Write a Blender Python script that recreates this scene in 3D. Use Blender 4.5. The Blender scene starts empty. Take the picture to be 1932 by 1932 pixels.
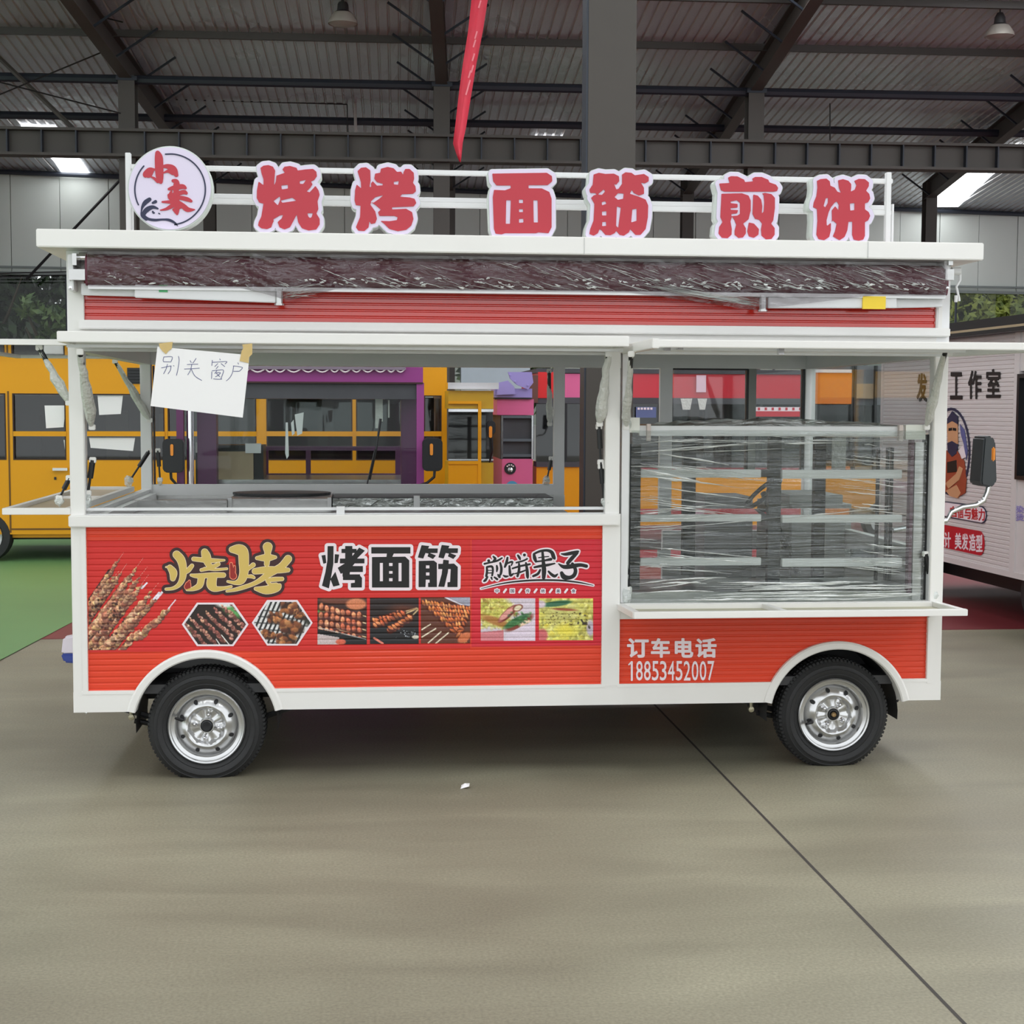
import bpy, bmesh, math, random
import numpy as np
from mathutils import Vector, Matrix

R = random.Random(7)
scn = bpy.context.scene
col = scn.collection

# ------------------------------------------------------------------ camera, world, exposure
FPX, PITCH, ROLL, YAW = 2835.3, 0.0696, 0.0043, 0.0952
CAM = np.array([1.2979, -6.7028, 1.6613])
TL, TW, ZB, ZU = 3.946, 2.12, 0.3098, 2.3168        # truck length, width, skirt height, top of the side
_c, _s = math.cos(YAW), math.sin(YAW)
_fh = np.array([_s, _c, 0.]); _rt = np.array([_c, -_s, 0.]); _up = np.array([0, 0, 1.])
_F = _fh * math.cos(PITCH) - _up * math.sin(PITCH)
_U = _up * math.cos(PITCH) + _fh * math.sin(PITCH)
RGT = _rt * math.cos(ROLL) + _U * math.sin(ROLL)
UPV = _U * math.cos(ROLL) - _rt * math.sin(ROLL)
cam_d = bpy.data.cameras.new('camera'); cam = bpy.data.objects.new('camera', cam_d); col.objects.link(cam)
cam.matrix_world = Matrix(((RGT[0], UPV[0], -_F[0], CAM[0]), (RGT[1], UPV[1], -_F[1], CAM[1]), (RGT[2], UPV[2], -_F[2], CAM[2]), (0, 0, 0, 1)))
cam_d.sensor_width = 36; cam_d.sensor_fit = 'HORIZONTAL'; cam_d.lens = FPX / 1932 * 36
cam_d.clip_start = 0.05; cam_d.clip_end = 400
scn.camera = cam

world = bpy.data.worlds.new('world'); scn.world = world; world.use_nodes = True
wn = world.node_tree; bgn = wn.nodes['Background']
bgn.inputs[0].default_value = (0.93, 0.97, 1.0, 1); bgn.inputs[1].default_value = 1.12
scn.view_settings.view_transform = 'Standard'; scn.view_settings.look = 'None'
scn.view_settings.gamma = 1.0; scn.view_settings.use_curve_mapping = False
scn.view_settings.exposure = 0.58
scn.cycles.max_bounces = 8; scn.cycles.transparent_max_bounces = 16
scn.cycles.sample_clamp_indirect = 6.0

# ------------------------------------------------------------------ measuring helpers (a line of sight meets a plane of the place)
def ray(px, py):
    return _F + RGT * ((px - 966) / FPX) + UPV * ((966 - py) / FPX)
def at_y(px, py, Y=0.0):
    d = ray(px, py); return CAM + d * ((Y - CAM[1]) / d[1])
def at_z(px, py, Z=0.0):
    d = ray(px, py); return CAM + d * ((Z - CAM[2]) / d[2])
def X(px, py=900, Y=0.0): return at_y(px, py, Y)[0]
def Z(py, px=700, Y=0.0): return at_y(px, py, Y)[2]
HA = 0.0208                                             # the hall stands a little askew to the truck
HD = np.array([math.sin(HA), math.cos(HA), 0.]); HU = np.array([math.cos(HA), -math.sin(HA), 0.])
def hall(u, w, z): return np.array([CAM[0], CAM[1], 0.]) + HU * u + HD * w + np.array([0, 0, z])
def hall_at(px, py, w):
    d = ray(px, py); t = w / float(d @ HD); p = CAM + d * t
    return float((p - CAM) @ HU), float(p[2])
ROOF_S, WA, WB = 0.092, 37.4, 28.8
def roof_z(w): return 7.4 + ROOF_S * (WA - w)
def roof_at(px, py):
    d = ray(px, py); a = float(d @ HD); t = (7.4 + ROOF_S * WA - CAM[2]) / (d[2] + ROOF_S * a)
    return float(d @ HU) * t, a * t

# ------------------------------------------------------------------ materials
def lin(c):
    if isinstance(c, str): c = [int(c[i:i + 2], 16) for i in (1, 3, 5)]
    return tuple(((v / 255 / 12.92) if v / 255 <= 0.04045 else ((v / 255 + 0.055) / 1.055) ** 2.4) for v in c)
MATS = {}
def mat(name, rgb, rough=0.5, metal=0.0, var=0.06, scale=6.0, bump=0.0, bscale=40.0, coat=0.0, stretch=None, spec=0.5):
    if name in MATS: return MATS[name]
    m = bpy.data.materials.new(name); m.use_nodes = True; nt = m.node_tree; b = nt.nodes['Principled BSDF']
    L = lin(rgb)
    tc = nt.nodes.new('ShaderNodeTexCoord'); mp = nt.nodes.new('ShaderNodeMapping')
    if stretch: mp.inputs['Scale'].default_value = stretch
    nt.links.new(tc.outputs['Object'], mp.inputs['Vector'])
    n = nt.nodes.new('ShaderNodeTexNoise'); n.inputs['Scale'].default_value = scale; n.inputs['Detail'].default_value = 4
    nt.links.new(mp.outputs[0], n.inputs['Vector'])
    r = nt.nodes.new('ShaderNodeMapRange'); r.inputs[3].default_value = 1 - var; r.inputs[4].default_value = 1 + var
    nt.links.new(n.outputs[0], r.inputs[0])
    mx = nt.nodes.new('ShaderNodeVectorMath'); mx.operation = 'SCALE'; mx.inputs[0].default_value = L
    nt.links.new(r.outputs[0], mx.inputs['Scale']); nt.links.new(mx.outputs[0], b.inputs['Base Color'])
    b.inputs['Roughness'].default_value = rough; b.inputs['Metallic'].default_value = metal
    b.inputs['Specular IOR Level'].default_value = spec
    if coat: b.inputs['Coat Weight'].default_value = coat; b.inputs['Coat Roughness'].default_value = 0.08
    if bump:
        n2 = nt.nodes.new('ShaderNodeTexNoise'); n2.inputs['Scale'].default_value = bscale; n2.inputs['Detail'].default_value = 3
        nt.links.new(mp.outputs[0], n2.inputs['Vector'])
        bp = nt.nodes.new('ShaderNodeBump'); bp.inputs['Strength'].default_value = bump; bp.inputs['Distance'].default_value = 0.02
        nt.links.new(n2.outputs[0], bp.inputs['Height']); nt.links.new(bp.outputs[0], b.inputs['Normal'])
    MATS[name] = m; return m
def glow(name, rgb, s):
    m = bpy.data.materials.new(name); m.use_nodes = True; nt = m.node_tree; nt.nodes.clear()
    e = nt.nodes.new('ShaderNodeEmission'); o = nt.nodes.new('ShaderNodeOutputMaterial')
    e.inputs[0].default_value = lin(rgb) + (1,); e.inputs[1].default_value = s; nt.links.new(e.outputs[0], o.inputs[0]); return m
def film(name, tint=(235, 240, 238), cover=0.16, milky=0.05, rough=0.12, stretch=(6, 6, 60), bump=0.6, scale=1.0, crease=(0.55, 0.75), crease_milk=0.5):
    """clear plastic: see-through, glossy, with creases where the folded film turns milky"""
    m = bpy.data.materials.new(name); m.use_nodes = True; nt = m.node_tree; nt.nodes.clear(); N = nt.nodes.new; K = nt.links.new
    tc = N('ShaderNodeTexCoord'); mp = N('ShaderNodeMapping'); mp.inputs['Scale'].default_value = stretch; K(tc.outputs['Object'], mp.inputs[0])
    n = N('ShaderNodeTexNoise'); n.inputs['Scale'].default_value = scale; n.inputs['Detail'].default_value = 5; n.inputs['Distortion'].default_value = 0.6; K(mp.outputs[0], n.inputs['Vector'])
    bp = N('ShaderNodeBump'); bp.inputs['Strength'].default_value = bump; bp.inputs['Distance'].default_value = 0.03; K(n.outputs[0], bp.inputs['Height'])
    g = N('ShaderNodeBsdfGlossy'); g.inputs['Roughness'].default_value = rough; g.inputs[0].default_value = (0.95, 0.97, 0.96, 1); K(bp.outputs[0], g.inputs['Normal'])
    t = N('ShaderNodeBsdfTransparent'); t.inputs[0].default_value = lin(tint) + (1,)
    df = N('ShaderNodeBsdfDiffuse'); df.inputs[0].default_value = (0.9, 0.91, 0.89, 1)
    mr = N('ShaderNodeMapRange'); mr.inputs[1].default_value = crease[0]; mr.inputs[2].default_value = crease[1]; mr.inputs[3].default_value = milky; mr.inputs[4].default_value = crease_milk
    K(n.outputs[0], mr.inputs[0])
    m1 = N('ShaderNodeMixShader'); K(mr.outputs[0], m1.inputs[0]); K(t.outputs[0], m1.inputs[1]); K(df.outputs[0], m1.inputs[2])
    m2 = N('ShaderNodeMixShader'); m2.inputs[0].default_value = cover; K(m1.outputs[0], m2.inputs[1]); K(g.outputs[0], m2.inputs[2])
    o = N('ShaderNodeOutputMaterial'); K(m2.outputs[0], o.inputs[0]); return m
def glass(name, tint=(225, 232, 230), refl=1.0):
    m = bpy.data.materials.new(name); m.use_nodes = True; nt = m.node_tree; nt.nodes.clear(); N = nt.nodes.new; K = nt.links.new
    t = N('ShaderNodeBsdfTransparent'); t.inputs[0].default_value = lin(tint) + (1,)
    g = N('ShaderNodeBsdfGlossy'); g.inputs['Roughness'].default_value = 0.02
    f = N('ShaderNodeFresnel'); f.inputs[0].default_value = 1.5
    ml = N('ShaderNodeMath'); ml.operation = 'MULTIPLY'; ml.inputs[1].default_value = refl; K(f.outputs[0], ml.inputs[0])
    mx = N('ShaderNodeMixShader'); K(ml.outputs[0], mx.inputs[0]); K(t.outputs[0], mx.inputs[1]); K(g.outputs[0], mx.inputs[2])
    o = N('ShaderNodeOutputMaterial'); K(mx.outputs[0], o.inputs[0]); return m
def vcol(name, rough=0.45):
    if name in MATS: return MATS[name]
    m = bpy.data.materials.new(name); m.use_nodes = True; nt = m.node_tree; b = nt.nodes['Principled BSDF']
    a = nt.nodes.new('ShaderNodeAttribute'); a.attribute_name = 'Col'; nt.links.new(a.outputs[0], b.inputs['Base Color'])
    b.inputs['Roughness'].default_value = rough; MATS[name] = m; return m

M_WHITE = mat('white_paint', (232, 230, 226), 0.32, var=0.03, scale=3)
M_WHITE2 = mat('white_aluminium', (222, 222, 222), 0.35, var=0.04, scale=8)
M_GREYP = mat('grey_frame', (234, 234, 234), 0.4, var=0.04)
M_STEEL = mat('brushed_steel', (190, 190, 188), 0.28, 0.9, var=0.08, scale=10, bump=0.08, bscale=20)
M_DSTEEL = mat('dark_steel', (58, 58, 60), 0.5, 0.2, var=0.15, scale=5)
M_RED = mat('orange_red_panel', (222, 62, 30), 0.38, var=0.03, scale=2, coat=0.15)
M_REDT = mat('red_panel', (206, 44, 30), 0.16, var=0.03, scale=2, coat=1.0)
M_FILM1 = mat('crimson_print', (208, 50, 46), 0.42, var=0.04, scale=2, spec=.35)
M_FILM2 = mat('scarlet_print', (206, 26, 46), 0.3, var=0.03, scale=2, coat=0.3)
M_BLACK = mat('black_rubber', (24, 24, 26), 0.55, var=0.2, scale=20)
M_BLACKP = mat('black_plastic', (18, 20, 24), 0.4, var=0.1)
M_TYRE = mat('tyre_rubber', (36, 36, 37), 0.66, var=0.18, scale=14, bump=0.1, bscale=60)
M_RIM = mat('silver_rim', (205, 205, 205), 0.28, 0.85, var=0.05, scale=9)
M_CHROME = mat('chrome', (225, 225, 228), 0.1, 1.0, var=0.03)
M_BEAM = mat('dark_hall_steel', (72, 68, 64), 0.55, 0.1, var=0.1, scale=1.5)
M_BEAMB = mat('blueblack_hall_steel', (44, 50, 60), 0.5, 0.2, var=0.1, scale=1.5)
M_MAROON = mat('maroon_awning', (98, 40, 56), 0.5, var=0.1, scale=4)
M_INK = mat('black_ink', (14, 14, 15), 0.5, var=0.1)
M_WINK = mat('white_ink', (240, 226, 232), 0.5, var=0.02)
M_LAV = mat('lavender_acrylic', (222, 212, 234), 0.35, var=0.02)
M_SRED = mat('red_acrylic', (186, 42, 58), 0.35, var=0.03)
M_SIDE = mat('sign_return', (205, 212, 206), 0.4, var=0.04)
M_NAVY = mat('navy_ink', (38, 42, 72), 0.5, var=0.05)
M_GOLD = mat('gold_ink', (212, 182, 96), 0.42, var=0.05, scale=12)
M_DBROWN = mat('brown_ink', (58, 26, 28), 0.45, var=0.05)
M_CREAM = mat('cream_ink', (246, 226, 196), 0.45, var=0.02)
M_YEL = mat('amber_paint', (226, 156, 4), 0.42, var=0.05, scale=1.2, spec=.35)
M_YEL2 = mat('ochre_paint', (190, 150, 26), 0.4, var=0.06, scale=2)
M_PUR = mat('purple_paint', (142, 52, 128), 0.35, var=0.06, scale=2, coat=0.2)
M_PURD = mat('dark_purple_paint', (92, 38, 84), 0.35, var=0.1, scale=3)
M_PINK = mat('pink_paint', (214, 96, 146), 0.4, var=0.05)
M_LILAC = mat('lilac_paint', (150, 138, 200), 0.4, var=0.05)
M_REDB = mat('red_truck_paint', (196, 22, 46), 0.3, var=0.05, coat=0.3)
M_ORG = mat('orange_paint', (236, 134, 22), 0.4, var=0.05)
M_DARKIN = mat('dark_interior', (66, 67, 72), 0.6, var=0.3, scale=3)
M_PLAST = mat('wrapped_plastic', (206, 206, 200), 0.35, var=0.14, scale=30, bump=0.5, bscale=60)
M_PAPER = mat('paper', (240, 238, 238), 0.8, var=0.01)
M_TAPE = mat('masking_tape', (206, 178, 118), 0.7, var=0.08, scale=30)
M_PEN = mat('blue_pen', (74, 76, 128), 0.6, var=0.05)
M_GLASS = glass('clear_glass', (245, 248, 247))
M_GLASSD = glass('tinted_glass', (206, 209, 208), 1.2)
M_GLASSL = glass('windscreen_glass', (242, 246, 245), .3)
M_TAN = mat('tan_board', (176, 156, 126), 0.5, var=0.1, scale=6)

# ------------------------------------------------------------------ mesh helpers
JR = random.Random(99)
class MB:
    def __init__(s): s.v = []; s.f = []
    def add(s, vs, fs):
        o = len(s.v); s.v += [tuple(map(float, p)) for p in vs]; s.f += [tuple(i + o for i in f) for f in fs]; return s
    def box(s, x0, x1, y0, y1, z0, z1):
        if x0 > x1: x0, x1 = x1, x0
        if y0 > y1: y0, y1 = y1, y0
        if z0 > z1: z0, z1 = z1, z0
        q = [JR.uniform(0, .0007) for _ in range(6)]; x0 -= q[0]; x1 += q[1]; y0 -= q[2]; y1 += q[3]; z0 -= q[4]; z1 += q[5]
        return s.add([(x0, y0, z0), (x1, y0, z0), (x1, y1, z0), (x0, y1, z0), (x0, y0, z1), (x1, y0, z1), (x1, y1, z1), (x0, y1, z1)],
                     [(0, 3, 2, 1), (4, 5, 6, 7), (0, 1, 5, 4), (1, 2, 6, 5), (2, 3, 7, 6), (3, 0, 4, 7)])
    def bar(s, a, b, w, h, up=(0, 0, 1)):
        """square bar from a to b, w across, h along 'up'"""
        a = np.array(a, float); b = np.array(b, float); t = b - a; t /= np.linalg.norm(t); w += JR.uniform(0, .0008); h += JR.uniform(0, .0008)
        u = np.array(up, float); sx = np.cross(t, u); sx /= np.linalg.norm(sx); uu = np.cross(sx, t)
        c = [(-1, -1), (1, -1), (1, 1), (-1, 1)]
        vs = [p + sx * (i * w / 2) + uu * (j * h / 2) for p in (a, b) for i, j in c]
        return s.add(vs, [(0, 1, 2, 3), (7, 6, 5, 4), (0, 4, 5, 1), (1, 5, 6, 2), (2, 6, 7, 3), (3, 7, 4, 0)])
    def tube(s, pts, r, n=8, cap=True):
        pts = [np.array(p, float) for p in pts]; rs = r if isinstance(r, (list, tuple)) else [r] * len(pts)
        rings = []; prev = None
        for i, p in enumerate(pts):
            t = (pts[min(i + 1, len(pts) - 1)] - pts[max(i - 1, 0)]); t /= (np.linalg.norm(t) + 1e-9)
            u = np.array([0, 0, 1.]) if prev is None and abs(t[2]) < 0.9 else (np.array([1., 0, 0]) if prev is None else prev)
            sx = np.cross(t, u); sx /= (np.linalg.norm(sx) + 1e-9); uu = np.cross(sx, t); prev = uu
            rings.append([p + (sx * math.cos(a) + uu * math.sin(a)) * rs[i] for a in [2 * math.pi * k / n for k in range(n)]])
        vs = [q for rg in rings for q in rg]; fs = []
        for i in range(len(rings) - 1):
            for k in range(n):
                fs.append((i * n + k, i * n + (k + 1) % n, (i + 1) * n + (k + 1) % n, (i + 1) * n + k))
        if cap: fs.append(tuple(range(n - 1, -1, -1))); fs.append(tuple((len(rings) - 1) * n + k for k in range(n)))
        return s.add(vs, fs)
    def prism(s, poly, y0, y1):
        """polygon in the X-Z plane, extruded along Y"""
        n = len(poly); vs = [(x, y0, z) for x, z in poly] + [(x, y1, z) for x, z in poly]
        fs = [tuple(range(n)), tuple(range(2 * n - 1, n - 1, -1))] + [(i + n, (i + 1) % n + n, (i + 1) % n, i) for i in range(n)]
        return s.add(vs, fs)
    def prismx(s, poly, x0, x1):
        """polygon in the Y-Z plane, extruded along X"""
        n = len(poly); vs = [(x0, y, z) for y, z in poly] + [(x1, y, z) for y, z in poly]
        fs = [tuple(range(n)), tuple(range(2 * n - 1, n - 1, -1))] + [(i + n, (i + 1) % n + n, (i + 1) % n, i) for i in range(n)]
        return s.add(vs, fs)
    def lathe(s, prof, c, n=48, wob=None):
        """profile of (radius, y) turned about the Y axis through c"""
        vs = []; fs = []
        for k in range(n):
            a = 2 * math.pi * k / n
            for r, y in prof: vs.append((c[0] + r * math.cos(a), c[1] + y, c[2] + r * math.sin(a)))
        m = len(prof)
        for k in range(n):
            for i in range(m - 1):
                fs.append((k * m + i, ((k + 1) % n) * m + i, ((k + 1) % n) * m + i + 1, k * m + i + 1))
        return s.add(vs, fs)
    def quad(s, a, b, c, d): return s.add([a, b, c, d], [(0, 1, 2, 3)])
    def build(s, name, m, parent=None, label=None, cat=None, group=None, kind=None, smooth=False, bevel=0):
        me = bpy.data.meshes.new(name); me.from_pydata(s.v, [], s.f); me.update()
        bm = bmesh.new(); bm.from_mesh(me); bmesh.ops.recalc_face_normals(bm, faces=bm.faces)
        if bevel: bmesh.ops.bevel(bm, geom=[e for e in bm.edges if len(e.link_faces) == 2 and e.calc_face_angle(0) > 0.5], offset=bevel, segments=2, affect='EDGES', clamp_overlap=True)
        bm.to_mesh(me); bm.free()
        if m: me.materials.append(m)
        if smooth:
            me.polygons.foreach_set('use_smooth', [True] * len(me.polygons))
            try: me.set_sharp_from_angle(angle=0.6)
            except Exception: pass
        return link(me, name, parent, label, cat, group, kind)
def link(me, name, parent=None, label=None, cat=None, group=None, kind=None):
    o = bpy.data.objects.new(name, me); col.objects.link(o)
    if parent: o.parent = parent
    return tag(o, label, cat, group, kind)
def tag(o, label=None, cat=None, group=None, kind=None):
    if label: o['label'] = label
    if cat: o['category'] = cat
    if group: o['group'] = group
    if kind: o['kind'] = kind
    return o
def empty(name, loc=(0, 0, 0), rz=0.0, **k):
    o = bpy.data.objects.new(name, None); col.objects.link(o); o.location = loc; o.rotation_euler = (0, 0, rz); o.empty_display_size = 0.2
    return tag(o, **k)

# ------------------------------------------------------------------ lettering: distance fields turned into outlines
def contours(F, x0, y0, h, level=0.0):
    """marching squares: closed loops of F == level"""
    ny, nx = F.shape; G = F - level; G = np.where(G == 0, 1e-9, G); ins = G < 0
    segs = {}
    def pe(i, j, horiz):
        if horiz: a, b = G[j, i], G[j, i + 1]; t = a / (a - b); return (x0 + (i + t) * h, y0 + j * h)
        a, b = G[j, i], G[j + 1, i]; t = a / (a - b); return (x0 + i * h, y0 + (j + t) * h)
    code = ins[:-1, :-1] * 1 + ins[:-1, 1:] * 2 + ins[1:, 1:] * 4 + ins[1:, :-1] * 8
    T = {1: [(3, 0)], 2: [(0, 1)], 3: [(3, 1)], 4: [(1, 2)], 5: [(3, 0), (1, 2)], 6: [(0, 2)], 7: [(3, 2)], 8: [(2, 3)], 9: [(2, 0)],
         10: [(0, 1), (2, 3)], 11: [(2, 1)], 12: [(1, 3)], 13: [(1, 0)], 14: [(0, 3)]}
    nxt = {}; pos = {}
    for j, i in zip(*np.nonzero((code > 0) & (code < 15))):
        i = int(i); j = int(j)
        keys = {0: (i, j, 1), 1: (i + 1, j, 0), 2: (i, j + 1, 1), 3: (i, j, 0)}
        for a, b in T[int(code[j, i])]:
            ka, kb = keys[a], keys[b]; nxt.setdefault(ka, []).append(kb)
            for k in (ka, kb):
                if k not in pos: pos[k] = pe(*k)
    loops = []
    while nxt:
        st = next(iter(nxt)); cur = st; lp = []
        while cur in nxt:
            lp.append(pos[cur]); n2 = nxt[cur].pop()
            if not nxt[cur]: del nxt[cur]
            cur = n2
            if cur == st: break
        if len(lp) > 4: loops.append(simplify(lp, h * 0.16))
    return [l for l in loops if len(l) > 2]
def simplify(lp, tol):
    pts = np.array(lp); n = len(pts)
    far = int(np.argmax(((pts - pts[0]) ** 2).sum(1)))
    def dp(a, b):
        if b <= a + 1: return []
        p, q = pts[a], pts[b % n]; d = q - p; L = np.hypot(*d) + 1e-12
        seg = pts[a + 1:b]; dist = np.abs((seg[:, 0] - p[0]) * d[1] - (seg[:, 1] - p[1]) * d[0]) / L
        k = int(np.argmax(dist))
        if dist[k] < tol: return []
        k += a + 1; return dp(a, k) + [k] + dp(k, b)
    idx = [0] + dp(0, far) + [far] + dp(far, n)
    return [tuple(pts[i]) for i in idx]
GLY = {}
def glyph_field(ch, N=100, pad=0.16):
    """signed distance of a character, in em units; grid origin and step"""
    if (ch, N) in GLY: return GLY[(ch, N)]
    c = bpy.data.curves.new('glyph', 'FONT'); c.body = ch; c.size = 1; c.resolution_u = 3
    o = bpy.data.objects.new('glyph', c); col.objects.link(o); bpy.context.view_layer.update()
    me = bpy.data.meshes.new_from_object(o.evaluated_get(bpy.context.evaluated_depsgraph_get()))
    V = np.array([(v.co.x, v.co.y) for v in me.vertices]); cnt = {}
    for p in me.polygons:
        for e in p.edge_keys: cnt[e] = cnt.get(e, 0) + 1
    E = np.array([e for e, k in cnt.items() if k == 1])
    bpy.data.objects.remove(o); bpy.data.curves.remove(c); bpy.data.meshes.remove(me)
    A, B = V[E[:, 0]], V[E[:, 1]]; lo, hi = V.min(0), V.max(0)
    h = (max(hi - lo) + 2 * pad) / N; nx = int((hi[0] - lo[0] + 2 * pad) / h) + 2; ny = int((hi[1] - lo[1] + 2 * pad) / h) + 2
    x0, y0 = lo - pad; xs = x0 + np.arange(nx) * h; ys = y0 + np.arange(ny) * h + 1e-6
    D = np.full((ny, nx), 9.0); ins = np.zeros((ny, nx), int)
    PX, PY = np.meshgrid(xs, ys)
    for a, b in zip(A, B):
        d = b - a; L2 = d @ d + 1e-12; t = np.clip(((PX - a[0]) * d[0] + (PY - a[1]) * d[1]) / L2, 0, 1)
        D = np.minimum(D, np.hypot(PX - a[0] - t * d[0], PY - a[1] - t * d[1]))
        if (a[1] > 0) or True:
            m = ((a[1] > ys) != (b[1] > ys))
            if m.any():
                xc = a[0] + (ys - a[1]) / (b[1] - a[1] + 1e-12) * d[0]
                ins[m] ^= (xs[None, :] < xc[m][:, None]).astype(int)
    F = np.where(ins == 1, -D, D)
    GLY[(ch, N)] = (F, x0, y0, h, lo, hi); return GLY[(ch, N)]
def stroke_field(strokes, h, pad):
    """strokes: lists of (x, y, radius) in any unit"""
    P = np.array([(x, y) for s in strokes for x, y, r in s]); rm = max(r for s in strokes for x, y, r in s)
    lo, hi = P.min(0) - rm, P.max(0) + rm
    nx = int((hi[0] - lo[0] + 2 * pad) / h) + 2; ny = int((hi[1] - lo[1] + 2 * pad) / h) + 2; x0, y0 = lo - pad
    PX, PY = np.meshgrid(x0 + np.arange(nx) * h, y0 + np.arange(ny) * h); D = np.full((ny, nx), 1e6)
    for s in strokes:
        if len(s) == 1: s = [s[0], (s[0][0] + 0.01, s[0][1], s[0][2])]
        for (ax, ay, ar), (bx, by, br) in zip(s[:-1], s[1:]):
            dx, dy = bx - ax, by - ay; L2 = dx * dx + dy * dy + 1e-9; t = np.clip(((PX - ax) * dx + (PY - ay) * dy) / L2, 0, 1)
            D = np.minimum(D, np.hypot(PX - ax - t * dx, PY - ay - t * dy) - (ar + t * (br - ar)))
    return D, x0, y0, h, lo, hi
def crv(pts):
    """smooth a stroke through its points"""
    if len(pts) < 3: return pts
    out = []; q = [pts[0]] + list(pts) + [pts[-1]]
    for i in range(1, len(q) - 2):
        for k in range(5):
            t = k / 5; a, b, c, d = [np.array(q[i + j], float) for j in (-1, 0, 1, 2)]
            out.append(tuple(0.5 * ((2 * b) + (-a + c) * t + (2 * a - 5 * b + 4 * c - d) * t * t + (-a + 3 * b - 3 * c + d) * t ** 3)))
    out.append(pts[-1]); return out
def flat_shape(loops, name, m, depth, M, parent, holes=True, **k):
    """loops (2-D, in the sheet's own unit) -> solid plate; M maps (x, y, out) to world"""
    if not holes:
        def area(l): return 0.5 * sum(a[0] * b[1] - b[0] * a[1] for a, b in zip(l, l[1:] + l[:1]))
        A = [area(l) for l in loops]; s = math.copysign(1, A[int(np.argmax(np.abs(A)))]); loops = [l for l, a in zip(loops, A) if a * s > 0]
    c = bpy.data.curves.new(name, 'CURVE'); c.dimensions = '2D'; c.fill_mode = 'BOTH'
    for l in loops:
        sp = c.splines.new('POLY'); sp.points.add(len(l) - 1)
        sp.points.foreach_set('co', [v for p in l for v in (p[0], p[1], 0, 1)]); sp.use_cyclic_u = True
    c.extrude = 0.5
    o = bpy.data.objects.new(name, c); col.objects.link(o); bpy.context.view_layer.update()
    me = bpy.data.meshes.new_from_object(o.evaluated_get(bpy.context.evaluated_depsgraph_get()))
    bpy.data.objects.remove(o); bpy.data.curves.remove(c)
    co = np.zeros(len(me.vertices) * 3); me.vertices.foreach_get('co', co); co = co.reshape(-1, 3)
    out = np.array([M(x, y, (z + 0.5) * depth) for x, y, z in co]); me.vertices.foreach_set('co', out.ravel()); me.update()
    me.name = name; me.materials.clear(); me.materials.append(m)
    bm = bmesh.new(); bm.from_mesh(me); bmesh.ops.remove_doubles(bm, verts=bm.verts, dist=1e-5); bmesh.ops.recalc_face_normals(bm, faces=bm.faces); bm.to_mesh(me); bm.free()
    return link(me, name, parent, **k)
def px_map(Y):
    """sheet coordinates are photograph pixels on the upright plane Y; 'out' comes towards the viewer"""
    def f(x, y, o):
        p = at_y(x, y, Y); return (p[0], Y - o, p[2])
    return f
def char_loops(ch, box, off, N=100, plate=None):
    """a character dilated by 'off' (em), scaled to a pixel box (x0, x1, ytop, ybottom)"""
    F, x0, y0, h, lo, hi = glyph_field(ch, N)
    L = contours(F, x0, y0, h, off if plate is None else plate)
    lo2, hi2 = lo - off, hi + off
    sx = (box[1] - box[0]) / (hi2[0] - lo2[0]); sy = (box[3] - box[2]) / (hi2[1] - lo2[1])
    return [[(box[0] + (x - lo2[0]) * sx, box[3] - (y - lo2[1]) * sy) for x, y in l] for l in L]
def poly_field(polys, cuts, h, pad):
    P = np.array([p for q in polys for p in q], float); lo, hi = P.min(0), P.max(0); nx_ = int((hi[0] - lo[0] + 2 * pad) / h) + 2; ny_ = int((hi[1] - lo[1] + 2 * pad) / h) + 2; x0, y0 = lo - pad
    ys = y0 + np.arange(ny_) * h + 1e-5; PX, PY = np.meshgrid(x0 + np.arange(nx_) * h, ys)
    def sd(q):
        q = np.array(q, float); D = np.full(PX.shape, 1e6); ins = np.zeros(PX.shape, bool)
        for a, b_ in zip(q, np.roll(q, -1, 0)):
            d = b_ - a; t = np.clip(((PX - a[0]) * d[0] + (PY - a[1]) * d[1]) / (d @ d + 1e-9), 0, 1); D = np.minimum(D, np.hypot(PX - a[0] - t * d[0], PY - a[1] - t * d[1]))
            c = (a[1] > PY) != (b_[1] > PY); ins ^= c & (PX < a[0] + (PY - a[1]) / (b_[1] - a[1] + 1e-9) * d[0])
        return np.where(ins, -D, D)
    F = np.min([sd(q) for q in polys], 0)
    for q in cuts: F = np.maximum(F, -sd(q))
    return F, x0, y0, h
def blur(F, n=2):
    for _ in range(n):
        G = np.pad(F, 1, mode='edge'); F = (G[1:-1, :-2] + G[1:-1, 2:] + G[:-2, 1:-1] + G[2:, 1:-1] + 2 * G[1:-1, 1:-1]) / 6
    return F

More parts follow.
